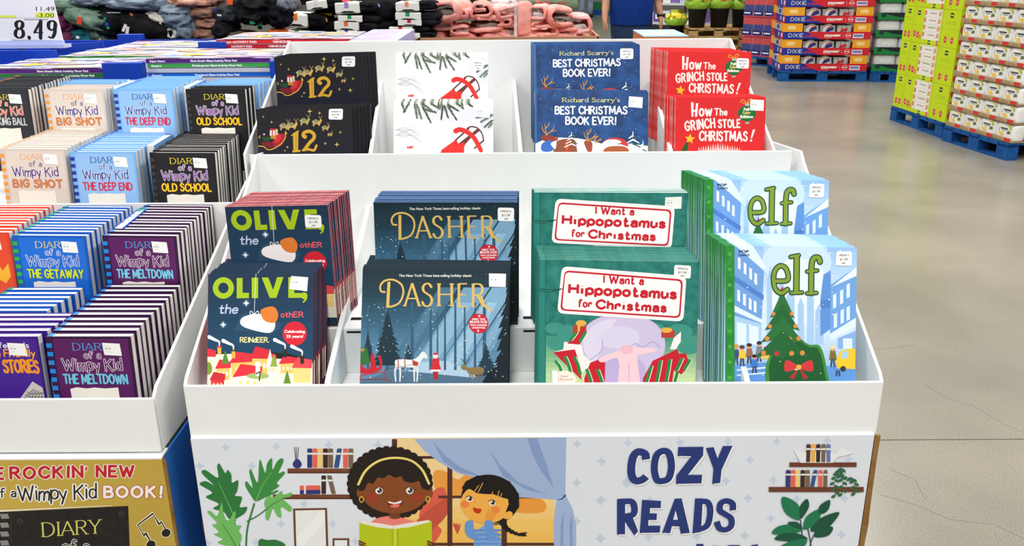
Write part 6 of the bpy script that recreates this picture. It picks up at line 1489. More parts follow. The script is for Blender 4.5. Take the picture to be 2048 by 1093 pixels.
def plate_case(label, M):
    r = thing('plate_case', label, 'case', M, 'cases of paper plates')
    D = .98
    a = Art(lambda x, y: (x * BW, y * BH), BW)
    a.k = BW
    a.rect(0, 0, 1, 1, RR); a.poly([(0, 0), (.44, 0), (.36, .35), (.30, .75), (.27, 1), (0, 1)], RB)
    v, f, mi = clip_faces(a.v, a.f, a.m, 0, BW, 0, BH)
    b = Art(lambda x, y: (x * BW, (1 - y) * BH), BH); b.z = a.z + 4e-5; b.mats = a.mats
    b.pen('DIXIE', .065, .70, .46, '#f3f3f5', width=.165, wd=.13, gap=.22)
    b.sans('ULTRA', .245, .70, .2, '#d8303c', width=.11, bold=.06); b.sans('STRONGEST', .475, .62, .26, '#f6f1ee', width=.185, bold=.07); b.rect(.475, .7, .56, .76, '#f0c8c4'); b.rect(.685, .3, .688, .75, '#f0c8c4')
    b.stroke([(.745 + .026 * math.cos(t), .5 + .3 * math.sin(t)) for t in [i * .628 for i in range(10)]], .05, '#f3d9d6', closed=True); b.rect(.712, .45, .778, .56, '#f3d9d6')
    b.rect(.80, .25, .92, .85, '#e6e3e6'); b.rect(.808, .36, .912, .7, '#7f83b8')
    k = len(v); v2, f2, m2 = clip_faces(b.v, b.f, b.m, 0, BW, 0, BH); v += v2; f += [tuple(i + k for i in q) for q in f2]; mi += m2
    m = MB(); m.box((0, .0003, 0), (BW, .006, BH)); mats = list(b.mats) + [RR]; k = len(v); v += m.v; f += [tuple(i + k for i in q) for q in m.f]; mi += [len(mats) - 1] * len(m.f)
    link('tray_front', v, f, mats, mi, r)
    m = MB(); m.box((0, .006, 0), (.006, D, BH), 0); m.prism([(.2, .0), (.62, 0), (.78, BH), (.05, BH)], 'x', -.0005, .0003, 1)
    for y0, y1 in ((.06, .16), (.30, .36)): m.box((-.001, y0, BH * .25), (0, y1, BH * .8), 2)
    m.build('tray_side', [RR, RB, ink('#e6d9e0')], r)
    m = MB(); m.box((BW - .006, .006, 0), (BW, D, BH)); m.box((0.006, D - .006, 0), (BW - .006, D, BH)); m.box((0, .006, 0), (BW, D, .004)); m.build('tray_back', RR, r)
    for x0, x1 in ((.0, .22), (.80, .995)):
        m = MB(); m.box((x0 * BW, .004, BH), (x1 * BW, .012, CHt - .004), 0); m.box((x0 * BW + .055, .003, BH + .03), (x0 * BW + .16, .0038, BH + .08), 1); m.build('end_flap', [YO, ink('#f8d48a')], r)
    for y0, y1 in ((.012, .22), (.70, .96)):
        m = MB(); m.box((0, y0, BH), (.008, y1, CHt - .004)); m.build('side_flap', YO, r)
    rnd = random.Random(int(M.translation.z * 1000))
    for i in range(3):
        x0 = (.23 + i * .19) * BW; w_ = .185 * BW; R_ = CHt - BH - .115 * .2 - .002
        pk = MB()
        pk.box((x0 + .01, .05, .006), (x0 + w_ - .01, .9, CHt - .03), 0)
        if i < 2:
            n = 22; R_ = min(w_ * .5, CHt - BH - .018)
            for k in range(n):
                a0, a1 = 2 * math.pi * k / n, 2 * math.pi * (k + 1) / n
                cx, cz_ = x0 + w_ * .5, BH + .008
                pk.add([(cx + R_ * math.cos(a0), .02, cz_ + R_ * math.sin(a0)), (cx + R_ * math.cos(a1), .02 + (k % 2) * .008, cz_ + R_ * math.sin(a1)), (cx + R_ * .72 * math.cos(a1), .035, cz_ + R_ * .72 * math.sin(a1)), (cx + R_ * .72 * math.cos(a0), .035, cz_ + R_ * .72 * math.sin(a0))], [(0, 1, 2, 3)], 0)
            pk.add([(cx + R_ * .72 * math.cos(2 * math.pi * k / n), .034, cz_ + R_ * .72 * math.sin(2 * math.pi * k / n)) for k in range(n)], [tuple(range(n))], 1)
            q = rnd.uniform(-.3, .8)
            pk.prism([(cx - .03, cz_ - .02), (cx + .07, cz_ + .01 + q * .03), (cx + .075, cz_ + .055 + q * .03), (cx - .02, cz_ + .02)], 'y', .026, .032, 2); pk.prism([(cx - .01, cz_ + .03), (cx + .05, cz_ + .055), (cx + .055, cz_ + .07), (cx - .01, cz_ + .045)], 'y', .025, .032, 3)
        else:
            for q in range(3): pk.box((x0 + .01 + q * .06, .02, BH - .01), (x0 + .06 + q * .06, .05, CHt - .03 - rnd.uniform(0, .02)), 0)
            pk.prism([(x0 + .05, BH), (x0 + .14, BH + .02), (x0 + .15, BH + .05), (x0 + .06, BH + .035)], 'y', .012, .02, 3)
        pk.build('plate_pack', [FOIL, PLATE, RB, RR], r)
    m = MB(); m.box((.0005, .24, .006), (.01, .69, CHt - .03), 0); m.box((-.0015, .35, BH + .02), (.0005, .5, BH + .07), 1); m.build('side_film', [FOIL, RB], r)
    return r
nm6 = ('lowest', 'second', 'third', 'fourth', 'fifth', 'sixth')
for i in range(6):
    plate_case(f'red and blue case of paper plates, {nm6[i]} up the pallet stack', MD @ Matrix.Translation((.012 + (i % 2) * .008, .01, .146 + i * (CHt + .001))))

# cases of cups behind the plates
nC, nD = at_z(1478, 128, 0), at_z(1538, 134, 0)
MC, LC = frame_from(nC, nD + (nD - nC) * 1.1)
pallet(MC @ Matrix.Translation((LC / 2, 0, 0)), 'blue pallet under the striped cases of cups', LC, 1.0, BLUEP, 'blue pallets across the aisle')
c3 = LC / 6; chh = .30
proto = None
for lay in range(4):
    for cidx in range(6):
        Mx = MC @ Matrix.Translation((cidx * c3, .01, .146 + lay * (chh + .002)))
        lab = f'striped case of red and blue cups, {nm6[cidx] if cidx else "first"} across in the {("bottom", "second", "third", "top")[lay]} layer'
        if proto is None:
            proto = thing('cup_case', lab, 'case', Mx, 'striped cases of cups')
            m = MB(); m.box((.003, .02, 0), (c3 - .003, .9, chh * .98)); m.build('case_body', ink('#e0a4a6'), proto)
            m = MB()
            for k in range(5):
                x = .008 + k * (c3 - .016) / 5; w_ = (c3 - .016) / 5
                m.tube([(x + w_ / 2, .014, chh * .62), (x + w_ / 2, .014, chh * .97)], w_ * .46, 8, 0); m.tube([(x + w_ / 2, .014, chh * .3), (x + w_ / 2, .014, chh * .62)], w_ * .46, 8, 1)
            m.build('cup_sleeves', [ink('#cf5a5e'), ink('#4a5590')], proto)
            m = MB(); m.box((.003, 0, 0), (c3 - .003, .004, chh * .06), 0); m.prism([(.003, chh * .06), (c3 - .02, chh * .06), (c3 - .04, chh * .3), (.003, chh * .34)], 'y', .0, .004, 1); m.box((.02, -.001, chh * .16), (c3 - .07, 0, chh * .23), 2); m.build('case_label', [ink('#d24a50'), ink('#232c6e'), ink('#e8e6ee')], proto)
        else: copy_thing(proto, Mx, lab)

# packs of paper rolls
nE, nF = at_z(1738, 164, 0), at_z(1838, 166, 0)
ME, LE = frame_from(nE, nF)
pallet(ME @ Matrix.Translation((LE / 2, 0, 0)), 'blue pallet under the green cases of paper rolls', LE, 1.0, BLUEP, 'blue pallets across the aisle')
proto = None; rw = LE * .97; rh = .225
for lay in range(6):
    Mx = ME @ Matrix.Translation((.01, .012, .146 + lay * (rh + .002)))
    lab = f'dark green case of paper rolls, {nm6[lay]} up its pallet stack'
    if proto is None:
        proto = thing('paper_roll_case', lab, 'case', Mx, 'cases of paper rolls')
        a = Art(lambda x, y: (x * rw, y * rh), rw)
        a.rect(0, 0, 1, .42, '#16202a'); a.poly([(0, .0), (.5, .0), (.85, .02), (.6, .12), (.35, .2), (.15, .36), (0, .42)], '#157a3a')
        for q in (((.13 + .06 * math.cos(t * .5)), .26 + .14 * math.sin(t * .5)) for t in range(0)): pass
        a.poly([(.12 + .055 * math.cos(t * .45), .27 + .13 * math.sin(t * .45)) for t in range(14)], '#20322e'); a.poly([(.82 + .12 * math.cos(t * .45), .2 + .2 * math.sin(t * .45)) for t in range(14)], '#3f9a2f')
        v, f, mi = clip_faces(a.v, a.f, a.m, 0, rw, 0, rh * .42); m = MB(); m.box((0, .0003, 0), (rw, .95, rh * .08)); m.box((0, .0003, 0), (rw, .006, rh * .42)); mats = list(a.mats) + [ink('#16202a')]; k = len(v)
        link('case_tray', v + m.v, f + [tuple(i + k for i in q) for q in m.f], mats, mi + [len(mats) - 1] * len(m.f), proto)
        for x in (.02, .5):
            t = lump('roll_pack', (rw * .24, .2, rh * .49), mat('white_film', '#eef0ee', .35, .4, h2='#d9dcda', scale=20), proto, int(x * 10), .03, 24, 14, 3, sq=.35); t.location = (x * rw + rw * .24, .24, rh * .05)
            m = MB(); m.box((-rw * .12, -.006, rh * .62), (rw * .12, -.002, rh * .74), 0); m.prism([(-rw * .2, rh * .42), (rw * .2, rh * .44), (rw * .05, rh * .56), (-rw * .1, rh * .5)], 'y', -.006, -.002, 1); b_ = m.build('pack_print', [ink('#3a4246'), ink('#3aa04a')], t); b_.location = (0, -.19, 0)
    else: copy_thing(proto, Mx, lab)

# lime cartons
nG, nH = at_z(1779, 239, 0), at_z(1882, 277, 0)
MG, LG = frame_from(nG, nH)
pallet(MG @ Matrix.Translation((LG / 2, 0, 0)), 'blue pallet under the lime green cartons', LG, 1.0, BLUEP, 'blue pallets across the aisle')
LIME = mat('lime_carton', '#c6dc16', .5, .3, vary=.04, scale=4); LIME2 = ink('#b4c912')
gh = .335
cols = [(.0, .185, 0), (.19, .70, 1), (.705, 1.0, 0)]
def lime_carton(label, M, w_, kind, d=.97):
    r = thing('lime_carton', label, 'carton', M, 'lime green cartons')
    a = Art(lambda x, y: (x, y), 1.0)
    def badge(x, y, s_=1): a.rect(x - .028 * s_, y - .022 * s_, x + .028 * s_, y + .022 * s_, '#3b3d22'); a.rect(x - .02 * s_, y - .006, x + .02 * s_, y + .006, '#d9dba0')
    def red(x, y, r_=.026): a.disc(x, y, r_, '#d8444c', r_ * 1.25, n=16); a.rect(x - r_ * .6, y - .006, x + r_ * .6, y + .006, '#f0a8a4')
    if kind == 0:
        badge(w_ * .5, gh * .86); red(w_ * .3, gh * .2); red(w_ * .68, gh * .2)
        for y in (.68, .62): a.rect(w_ * .2, gh * y, w_ * .8, gh * y + .004, '#a3b50e')
    else:
        badge(w_ * .17, gh * .84); red(w_ * .09, gh * .24); red(w_ * .21, gh * .22); red(w_ * .30, gh * .17, .016)
        a.rect(w_ * .38, gh * .12, w_ * .97, gh * .97, '#f1ebe2')
        for y in (.26, .46, .66, .86): a.poly([(w_ * .85, gh * (y - .07)), (w_ * .95, gh * (y - .06)), (w_ * .95, gh * (y + .06)), (w_ * .88, gh * (y + .07))], '#e0a07c'); red(w_ * .41, gh * y, .018); a.rect(w_ * .55, gh * (y - .01), w_ * .8, gh * (y + .012), '#8a8680'); a.rect(w_ * .38, gh * (y + .085), w_ * .97, gh * (y + .093), '#cfc8be')
        badge(w_ * .65, gh * .055, .8); red(w_ * .93, gh * .07, .02)
    v, f, mi = clip_faces(a.v, a.f, a.m, 0, w_, 0, gh); m = MB(); m.box((0, .0003, 0), (w_, d, gh)); mats = list(a.mats) + [LIME]; k = len(v)
    link('carton_body', v + m.v, f + [tuple(i + k for i in q) for q in m.f], mats, mi + [len(mats) - 1] * len(m.f), r)
    m = MB(); m.box((.0, -.0004, gh * .485), (w_, .0002, gh * .495)); m.build('carton_seam', LIME2, r)
    if label.startswith('lime carton by'):
        m = MB()
        for z in (.2, .5, .8): m.prism([(.06 + .05 * math.cos(t * .5236), gh * z + .045 * math.sin(t * .5236)) for t in range(12)], 'x', w_, w_ + .0012)
        m.build('end_print', ink('#cf4a4e'), r)
    return r
for lay in range(5):
    for ci, (u0, u1, kd_) in enumerate(cols):
        lime_carton((('lime carton by the green paper-roll cases', 'lime carton with a white product panel', 'lime carton by the white snack bags')[ci] + f', {nm6[lay]} layer up'), MG @ Matrix.Translation((u0 * LG + .004, .01, .146 + lay * (gh + .002))), (u1 - u0) * LG, kd_)

# snack bags in trays
nI, nJ = at_z(1883, 281, 0), at_z(2011, 322, 0)
MI_, LI = frame_from(nI, nJ)
pallet(MI_ @ Matrix.Translation((LI / 2, 0, 0)), 'blue pallet under the white snack bags', LI, 1.2, BLUEP, 'blue pallets across the aisle')
KT = mat('tray_board', '#b49a74', .7, .15, vary=.1, scale=20); BAGM = mat('white_bag_film', '#f2f1ec', .3, .5, vary=.06, scale=14)
bw, bh = LI / 4, .152
def bag_tray(label, M):
    r = thing('snack_tray', label, 'snack tray', M, 'trays of white snack bags')
    m = MB(); m.box((.004, .012, 0), (bw - .004, .018, bh * .25), 0); m.box((.004, .012, 0), (bw - .004, .15, .005), 0); m.box((bw * .62, .0105, .006), (bw * .95, .012, bh * .23), 1); m.box((.02, .0105, bh * .06), (bw * .5, .012, bh * .17), 2); m.build('tray', [KT, ink('#d23a38'), ink('#a58a60')], r)
    b_ = lump('bag', (bw * .485, .06, bh * .49), BAGM, r, int(M.translation.z * 97 + M.translation.y * 31) % 17, .03, 26, 18, 3, sq=.38); b_.location = (bw * .5, .085, bh * .02)
    a = Art(lambda x, y: (x * bw, y * bh), bw)
    a.rect(.3, .66, .7, .74, '#4a4c46'); a.rect(.34, .58, .62, .62, '#9a9a92'); a.poly([(.2, .5), (.5, .36), (.5, .3), (.3, .3)], '#f0cf6a', True); a.disc(.4, .42, .09, '#efc75a')
    a.disc(.72, .9, .1, '#d9c83a', .06); a.disc(.82, .78, .05, '#b7c24a', .1); a.poly([(.66, .42), (.85, .46), (.83, .62), (.68, .6)], '#6a7a4a'); a.stroke([(.2, .5), (.24, .78)], .016, '#8a8a84', smooth=False)
    b2 = a.build('bag_print', b_); b2.location = (-bw * .5, -.063, -bh * .02)
    return r
pr = None
for lay in range(8):
    for ci in range(4):
        Mx = MI_ @ Matrix.Translation((ci * bw, .0, .146 + lay * (bh + .001)))
        lab = f'white snack bag in a tan tray, {("first", "second", "third", "fourth")[ci]} along the aisle face, {("bottom", "second", "third", "fourth", "fifth", "sixth", "seventh", "eighth")[lay]} layer'
        if pr is None: pr = bag_tray(lab, Mx)
        else: copy_thing(pr, Mx, lab)
for lay in range(8):
    for ci in range(2):
        Mx = MI_ @ Matrix.Translation((LI, .155 + ci * bw * 1.02, .146 + lay * (bh + .001))) @ Matrix.Rotation(math.pi / 2, 4, 'Z')
        copy_thing(pr, Mx, f'white snack bag in a tan tray, {("corner", "second")[ci]} one on the end face, {("bottom", "second", "third", "fourth", "fifth", "sixth", "seventh", "eighth")[lay]} layer')
# inner core of the same pallet
t = thing('snack_carton_core', 'plain tan cartons filling the middle of the snack pallet', 'cartons', MI_ @ Matrix.Translation((.02, .17, .146)))
m = MB(); m.box((0, 0, 0), (LI - .2, .95, bh * 8)); m.build('cartons', KT, t)

# ------------------------------------------------------------------ flowers in black buckets on wooden pallets
YF = 13.6
f0, f1 = at_y(1382, 75, YF), at_y(1492, 76, YF)
nP = 3
zp = at_y(1420, 57, YF).z
for k in range(nP):
    pallet(Matrix.Translation(((f0.x + f1.x) / 2, YF, max(0, zp - .145 * (nP - k)))), f'bare wooden pallet under the flower buckets, {("lowest", "middle", "topmost")[k]} of three', f1.x - f0.x + .05, 1.0, WOOD, 'wooden pallets under the flowers')
zf = max(0, zp - .145 * nP) + .145 * nP + .001
BUCK = mat('black_plastic', '#191b1a', .5, .3); LEAF = mat('green_wrap', '#7fb52e', .5, .3, h2='#a8d24a', scale=18); 
def bucket(label, p, s_, cols_, seed):
    r = thing('flower_bucket', label, 'flower bucket', p, 'buckets of flowers')
    m = MB(); m.lathe([(0, 0), (.135 * s_, 0), (.165 * s_, .30 * s_), (.175 * s_, .30 * s_), (.175 * s_, .315 * s_), (.155 * s_, .315 * s_), (.15 * s_, .28 * s_), (0, .28 * s_)], n=18); m.build('bucket', BUCK, r, True)
    m = MB(); rnd = random.Random(seed); n = 20
    prof = [(.10, .27), (.19, .33), (.235, .41), (.225, .45)]
    v = []
    for k, (rr, z) in enumerate(prof):
        for i in range(n): q = rr * s_ * (1 + (.10 if k > 1 else .0) * math.sin(i * 2.1 + seed)); v.append((q * math.cos(2 * math.pi * i / n), q * math.sin(2 * math.pi * i / n), (z + (.03 * math.sin(i * 1.7 + seed) if k > 1 else 0)) * s_))
    m.add(v, [(k * n + i, k * n + (i + 1) % n, (k + 1) * n + (i + 1) % n, (k + 1) * n + i) for k in range(3) for i in range(n)]); m.build('wrap', LEAF, r, True)
    for ci, c in enumerate(cols_):
        m = MB()
        for k in range(16):
            a_ = rnd.uniform(0, 6.28); rr = math.sqrt(rnd.random()) * .2 * s_; x, y, z = rr * math.cos(a_), rr * math.sin(a_), (.44 + rnd.uniform(0, .10)) * s_
            pr_ = .042 * s_ * rnd.uniform(.8, 1.3); tl = rnd.uniform(-.6, .6)
            pet = [(x, y, z)]
            for q in range(12):
                r2 = pr_ * (1 if q % 2 == 0 else .6); pet.append((x + r2 * math.cos(q * .5236), y + r2 * math.sin(q * .5236) * .8 - .01, z + r2 * math.sin(q * .5236) * .7 + .01 * math.sin(q * 2 + tl)))
            m.add(pet, [(0, 1 + q, 1 + (q + 1) % 12) for q in range(12)])
        o = m.build('blossoms', mat('petal', c, .6, .2), r); o['kind'] = 'stuff'
bl_ = [('#f6c61e', '#f0e05a', '#6f9a2e'), ('#f09a1e', '#d8502a', '#f6cf2e', '#5f8a2a'), ('#f6c21e', '#f0a82a', '#b83a2a'), ('#8a3a4a', '#d8c0b8', '#5f8a2a')]
for i, (px, Y, s_, c) in enumerate(((1352, 14.3, .85, 0), (1393, 13.85, .96, 1), (1437, 13.85, .98, 2), (1480, 13.85, .93, 3))):
    p = at_y(px, 52, Y); p.z = zf
    if i == 0: p.z = .291
    bucket(('yellow flowers in a dark bucket on the lower pallet behind', 'orange and yellow flowers wrapped in green, first front bucket', 'yellow flowers wrapped in green, middle front bucket', 'dark red and cream flowers wrapped in green by the cup cases')[i], p, s_, bl_[c], i + 2)
pb = at_y(1350, 70, 14.2)
for k in range(2): pallet(Matrix.Translation((pb.x - .02, 14.0, .145 * k)), f'bare wooden pallet under the bucket behind, {("lower", "upper")[k]} one', .42, .9, WOOD, 'wooden pallets under the flowers')

# ------------------------------------------------------------------ people
SKIN = mat('skin', '#b98468', .5, .35, vary=.05, scale=12)
def skin_chain(name, verts, edges, radii, m, parent, sub=2, root=0):
    me = bpy.data.meshes.new(name); me.from_pydata(verts, edges, []); me.materials.append(m)
    o = bpy.data.objects.new(name, me); COL.objects.link(o); o.parent = parent
    md = o.modifiers.new('skin', 'SKIN'); md.use_smooth_shade = True; md.branch_smoothing = .4
    for i, r in enumerate(radii):
        sv = me.skin_vertices[0].data[i]; sv.radius = (r if isinstance(r, tuple) else (r, r)); sv.use_root = i == root
    o.modifiers.new('smooth', 'SUBSURF').levels = sub; o.modifiers['smooth'].render_levels = sub
    dg = bpy.context.evaluated_depsgraph_get(); dg.update()
    bk = bpy.data.meshes.new_from_object(o.evaluated_get(dg)); bk.materials.clear(); bk.materials.append(m)
    bk.polygons.foreach_set('use_smooth', [True] * len(bk.polygons))
    o.modifiers.clear(); o.data = bk
    return o
def person(label, loc, rotz, shirt, trousers, heavy=1.0, hair='#3a2d24', stride=.12, watch=False, H=1.76):
    r = thing('person', label, 'person', Matrix.Translation(loc) @ Matrix.Rotation(rotz, 4, 'Z'))
    k = H / 1.76
    V = [(0, 0, .95), (0, 0, 1.12), (0, -.01, 1.30), (0, .01, 1.45), (0, 0, 1.52), (0, -.02, 1.60), (0, -.015, 1.70)]
    R_ = [(.12, .09), (.14, .10), (.14, .09), (.10, .07), .058, (.075, .09), (.07, .085)]
    E_ = [(i, i + 1) for i in range(6)]
    for s_ in (-1, 1):
        b_ = len(V); f_ = stride * s_
        V += [(s_ * .1, 0, .88), (s_ * .11, f_ * -.45 - .02, .5), (s_ * .11, f_ * -.7 + .03, .09), (s_ * .125, f_ * -.7 - .12, .04)]; R_ += [.07, .052, .042, .038]; E_ += [(0, b_), (b_, b_ + 1), (b_ + 1, b_ + 2), (b_ + 2, b_ + 3)]
        b_ = len(V); sw = -f_ * .5
        V += [(s_ * .19, .01, 1.43), (s_ * (.26 + .1 * (heavy - 1)), .02 - sw * .4, 1.20), (s_ * (.285 + .18 * (heavy - 1)), -.09 - sw, 1.01), (s_ * (.287 + .18 * (heavy - 1)), -.115 - sw, .955)]; R_ += [.062, .05, .036, (.042, .026)]; E_ += [(3, b_), (b_, b_ + 1), (b_ + 1, b_ + 2), (b_ + 2, b_ + 3)]
        hx, hy, hz = V[-1]; hb = len(V) - 1
        for i, (dx, ln) in enumerate(((-.026, .062), (-.009, .074), (.009, .07), (.025, .055))):
            c_ = len(V); V += [(hx + s_ * .004, hy + dx, hz - .03), (hx + s_ * .0, hy + dx * 1.1 - .004, hz - .03 - ln * .55), (hx - s_ * .012, hy + dx * 1.05 - .002, hz - .03 - ln)]; R_ += [.0105, .009, .0075]; E_ += [(hb, c_), (c_, c_ + 1), (c_ + 1, c_ + 2)]
        c_ = len(V); V += [(hx - s_ * .012, hy - .035, hz + .0), (hx - s_ * .018, hy - .05, hz - .035), (hx - s_ * .02, hy - .052, hz - .058)]; R_ += [.013, .0105, .009]; E_ += [(hb, c_), (c_, c_ + 1), (c_ + 1, c_ + 2)]
    V = [(x * k, y * k, z * k) for x, y, z in V]
    body = skin_chain('body', V, E_, [tuple(q * k for q in x) if isinstance(x, tuple) else x * k for x in R_], SKIN, r)
    # face: nose, eyes, mouth, ears as part of the figure
    m = MB(); hz = 1.655 * k
    m.lathe([(0, -.012), (.012, -.006), (.014, .0), (.008, .02), (0, .035)], (0, -.108 * k, hz - .02), 8)
    for s_ in (-1, 1): m.lathe([(0, -.03), (.012, -.02), (.014, 0), (.01, .025), (0, .032)], (s_ * .083 * k, 0, hz - .01), 8)
    m.build('face_features', SKIN, body, True)
    m = MB()
    for s_ in (-1, 1): m.lathe([(0, -.008), (.011, 0), (0, .008)], (s_ * .03 * k, -.096 * k, hz + .012), 8)
    m.tube([(-.022 * k, -.098 * k, hz - .058), (0, -.102 * k, hz - .06), (.022 * k, -.098 * k, hz - .058)], .004); m.build('eyes_and_mouth', ink('#3a2622'), body)
    lump('hair', (.092 * k, .105 * k, .06 * k), cloth('hair_' + hair[1:], hair), body, 3, .08).location = (0, .008, 1.68 * k)
    # clothes follow the figure, a little looser than the body
    def loft(m, rings, n=24, cap=True, wob=.0, seed=0):
        """rings: centre x, y, z and radii along x, y"""
        v = []
        for q, (cx, cy, cz_, rx, ry) in enumerate(rings):
            for a_ in range(n):
                t_ = 2 * math.pi * a_ / n; w_ = 1 + wob * noise.noise(Vector((math.cos(t_) * 2.2, math.sin(t_) * 2.2, q * .8 + seed)))
                v.append((cx + rx * w_ * math.copysign(abs(math.cos(t_)) ** .85, math.cos(t_)), cy + ry * w_ * math.copysign(abs(math.sin(t_)) ** .85, math.sin(t_)), cz_))
        f = [(k_ * n + a_, k_ * n + (a_ + 1) % n, (k_ + 1) * n + (a_ + 1) % n, (k_ + 1) * n + a_) for k_ in range(len(rings) - 1) for a_ in range(n)]
        if cap: f += [tuple(range(n - 1, -1, -1)), tuple(range((len(rings) - 1) * n, len(rings) * n))]
        m.add(v, f)
    h_ = heavy
    m = MB(); loft(m, [(0, 0, z * k, rx * h_ * k, ry * h_ * k) for z, rx, ry in ((.74, .17, .115), (.80, .185, .13), (.88, .192, .14), (.96, .19, .142), (1.03, .18, .135))], wob=.05)
    for s_ in (-1, 1):
        f_ = stride * s_; loft(m, [(s_ * .09 * k, -f_ * .05 * k, .86 * k, .10 * h_ * k, .115 * h_ * k), (s_ * .10 * k, -f_ * .2 * k, .70 * k, .095 * h_ * k, .105 * h_ * k), (s_ * .108 * k, (-f_ * .45 - .02) * k, .5 * k, .083 * k, .088 * k), (s_ * .11 * k, (-f_ * .6) * k, .28 * k, .078 * k, .08 * k), (s_ * .11 * k, (-f_ * .7 + .03) * k, .07 * k, .075 * k, .085 * k)], wob=.06, seed=s_)
    m.build('trousers', cloth('trousers_' + trousers[1:], trousers), r, True)
    m = MB(); loft(m, [(0, y * k, z * k, rx * h_ * k, ry * h_ * k) for y, z, rx, ry in ((0, .925, .200, .155), (0, .94, .203, .16), (-.01, 1.05, .204, .168), (-.015, 1.16, .206, .17), (-.01, 1.28, .205, .155), (.0, 1.38, .20, .13), (.01, 1.44, .165, .10), (.01, 1.475, .10, .075), (.0, 1.495, .068, .062))], wob=.04, seed=3)
    m.build('shirt', cloth('shirt_' + shirt[1:], shirt), r, True)
    for s_ in (-1, 1):
        ax = .285 + .05 * (heavy - 1)
        m = MB(); m.tube([(s_ * .15 * k, .01 * k, 1.43 * k), (s_ * .215 * k, .01 * k, 1.41 * k), (s_ * .25 * k, .015 * k, 1.32 * k), (s_ * .262 * k, .015 * k, 1.21 * k)], [.075 * k, .085 * k, .078 * k, .074 * k], 14); m.build('sleeve', cloth('shirt_' + shirt[1:], shirt), r, True)
    for s_ in (-1, 1):
        m = lump('shoe', (.045, .12, .045), mat('shoe_leather', '#2a2726', .5, .3), r, 2, .04); m.location = (s_ * .12, stride * s_ * -.7 * k - .07, 0)
    if watch:
        x, y, z = (.285 + .18 * (heavy - 1)) * k, (-.088 + stride * .5) * k, 1.02 * k
        m = MB(); m.lathe([(.032, -.016), (.040, -.014), (.040, .014), (.032, .016)], (0, 0, 0), 16); m.box((.034, -.018, -.018), (.046, .018, .018)); w_ = m.build('wrist_watch', mat('watch_black', '#1d1b1b', .4, .4), r, False); w_.location = (x, y, z)
    return r
pw = at_y(1262, 48, 8.6)
person('person in a royal blue shirt and navy shorts walking, dark watch on one wrist', (pw.x, 8.6, 0), .05, '#16357f', '#2c3c58', 1.12, '#4a3a2e', .10, True, 1.8)
pj = at_z(1172, 34, 0)
person('person in light blue jeans standing far down the aisle', (pj.x, pj.y, 0), .3, '#9a9a9c', '#9fb4cc', 1.0, '#3a2d24', .12)

# ------------------------------------------------------------------ far aisle: cart, green recycling crate, shelving
pc_ = at_z(1192, 42, 0)
ct = thing('shopping_cart', 'wire shopping cart standing by the person in jeans', 'cart', (pc_.x, pc_.y, 0))
MET = mat('cart_metal', '#8d9094', .35, .5, .7)
m = MB()
for z, w_ in ((.55, .26), (.7, .28), (.85, .30), (1.0, .32)): m.tube([(-w_, -.42, z), (w_, -.42, z), (w_, .42, z), (-w_, .42, z), (-w_, -.42, z)], .009, 6)
for i in range(9):
    x = -.28 + i * .07
    for y in (-.42, .42): m.tube([(x * .85, y, .55), (x * 1.1, y, 1.0)], .006, 6)
    m.tube([(x * .85, -.42, .55), (x * .85, .42, .55)], .006, 6)
m.build('basket', MET, ct)
m = MB(); m.tube([(-.25, .4, .1), (-.27, .42, .6), (-.3, .46, 1.05)], .014, 8); m.tube([(.25, .4, .1), (.27, .42, .6), (.3, .46, 1.05)], .014, 8); m.tube([(-.24, -.4, .14), (-.25, .4, .14)], .014, 8); m.tube([(.24, -.4, .14), (.25, .4, .14)], .014, 8); m.build('cart_frame', MET, ct)
m = MB(); m.tube([(-.31, .5, 1.06), (.31, .5, 1.06)], .018, 8); m.build('handle', ink('#b02a2c'), ct)
for x in (-.24, .24):
    for y in (-.38, .38): m = MB(); m.tube([(x - .015, y, .06), (x + .015, y, .06)], .06, 14); m.build('wheel', BUCK, ct)
pg = at_z(1205, 29, 0)
gc = thing('recycling_crate', 'green crate with a white emblem on a blue base, far aisle', 'crate', (pg.x, pg.y, 0))
m = MB(); m.box((-.3, -.4, .16), (.6, .4, 1.5)); m.build('crate_body', ink('#1f7d44'), gc)
m = MB(); m.box((-.3, -.4, 0), (.6, .4, .16)); m.build('crate_base', BLUEP, gc)
a = Art(lambda x, y: (x, y), 1.0)
for k in range(3): t_ = k * 2.094 + .5; a.poly([(.05 + .13 * math.cos(t_ - .4), .75 + .13 * math.sin(t_ - .4)), (.05 + .2 * math.cos(t_ - .3), .75 + .2 * math.sin(t_ - .3)), (.05 + .2 * math.cos(t_ + .5), .75 + .2 * math.sin(t_ + .5)), (.05 + .1 * math.cos(t_ + .6), .75 + .1 * math.sin(t_ + .6))], '#dfeee2')
e = a.build('emblem', gc); e.location = (0, -.401, 0)
ps = at_z(1318, 62, 0)
sh = thing('store_shelf', 'white low shelving unit with small goods beside the walking person', 'shelf', Matrix.Translation((ps.x - .1, ps.y, 0)) @ Matrix.Rotation(-.62, 4, 'Z'))
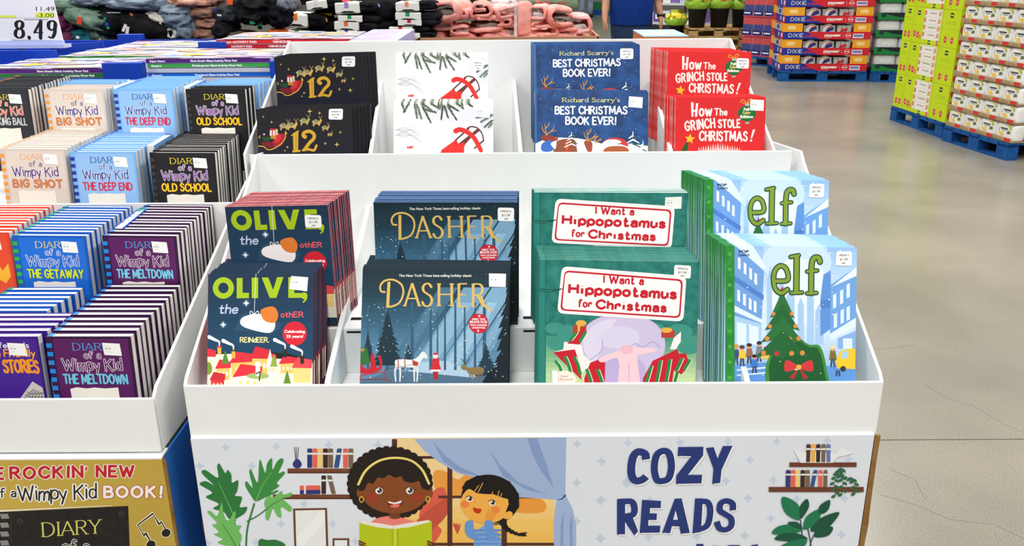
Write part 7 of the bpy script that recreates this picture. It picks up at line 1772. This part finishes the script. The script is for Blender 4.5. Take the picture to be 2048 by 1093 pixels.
SHM = mat('shelf_enamel', '#d6d8d8', .4, .4)
for i, z in enumerate((.18, .62, 1.05, 1.45)):
    m = MB(); m.box((-.2, -.25, z), (1.4, .35, z + .05)); m.build('shelf_board', SHM, sh)
for x in (-.2, .6, 1.36):
    m = MB(); m.box((x, .3, 0), (x + .04, .35, 1.9)); m.box((x, -.25, 0), (x + .04, .3, .12)); m.build('upright', mat('grey_metal', '#8a8c90', .4, .5, .8), sh)
m = MB(); m.box((-.2, -.26, 0), (1.4, -.24, .16)); m.build('kick_plate', mat('kick_black', '#2c2d30', .6, .2), sh)
GC_ = ['#e6e2ea', '#6a4a9a', '#d8e0ea', '#c4d24a', '#d86a4a', '#f0f0ee', '#8a6ab8', '#b8c8d8']
for lv, z in enumerate((.23, .67, 1.10)):
    for i in range(7):
        x = -.15 + i * .215; hgt = .2 + .09 * ((i * 5 + lv * 3) % 4) / 3
        t = thing('shelf_carton', f'small carton, {("first", "second", "third", "fourth", "fifth", "sixth", "seventh")[i]} along the {("bottom", "second", "third")[lv]} board of the white shelf', 'carton', sh.matrix_world @ Matrix.Translation((x, 0, z + .0005)), 'cartons on the white shelf')
        m = MB(); m.box((0, -.2, 0), (.19, .15, hgt), 0); m.box((.03, -.201, hgt * .3), (.16, -.2, hgt * .75), 1); m.build('box', [ink(GC_[(i + lv * 3) % 8]), ink(GC_[(i + lv * 2 + 4) % 8])], t)
import OpenImageIO as o, numpy as np, sys
b=o.ImageBuf('/workdir/render_main.png'); a=b.get_pixels(o.UINT8)
print(a.shape)
for n,x,y in (('lip',1000,820),('lipL',500,830),('leftlip',150,850),('cozy',1170,960),('cozyL',500,910),('gold',250,1020),('floor1',1900,500),('floor2',1900,800),('floor3',1900,1000),('floorfar',1700,230),('backpanel',1000,120),('riser',800,340),('blueside',360,1000),('teal',1130,650),('navy',440,600),('elfsky',1640,620),('red',1400,260),('lime',1815,180),('cream',60,330),('black',800,290)):
    x//=2;y//=2
    print(n,a[y-2:y+3,x-2:x+3,:3].reshape(-1,3).mean(0).round())
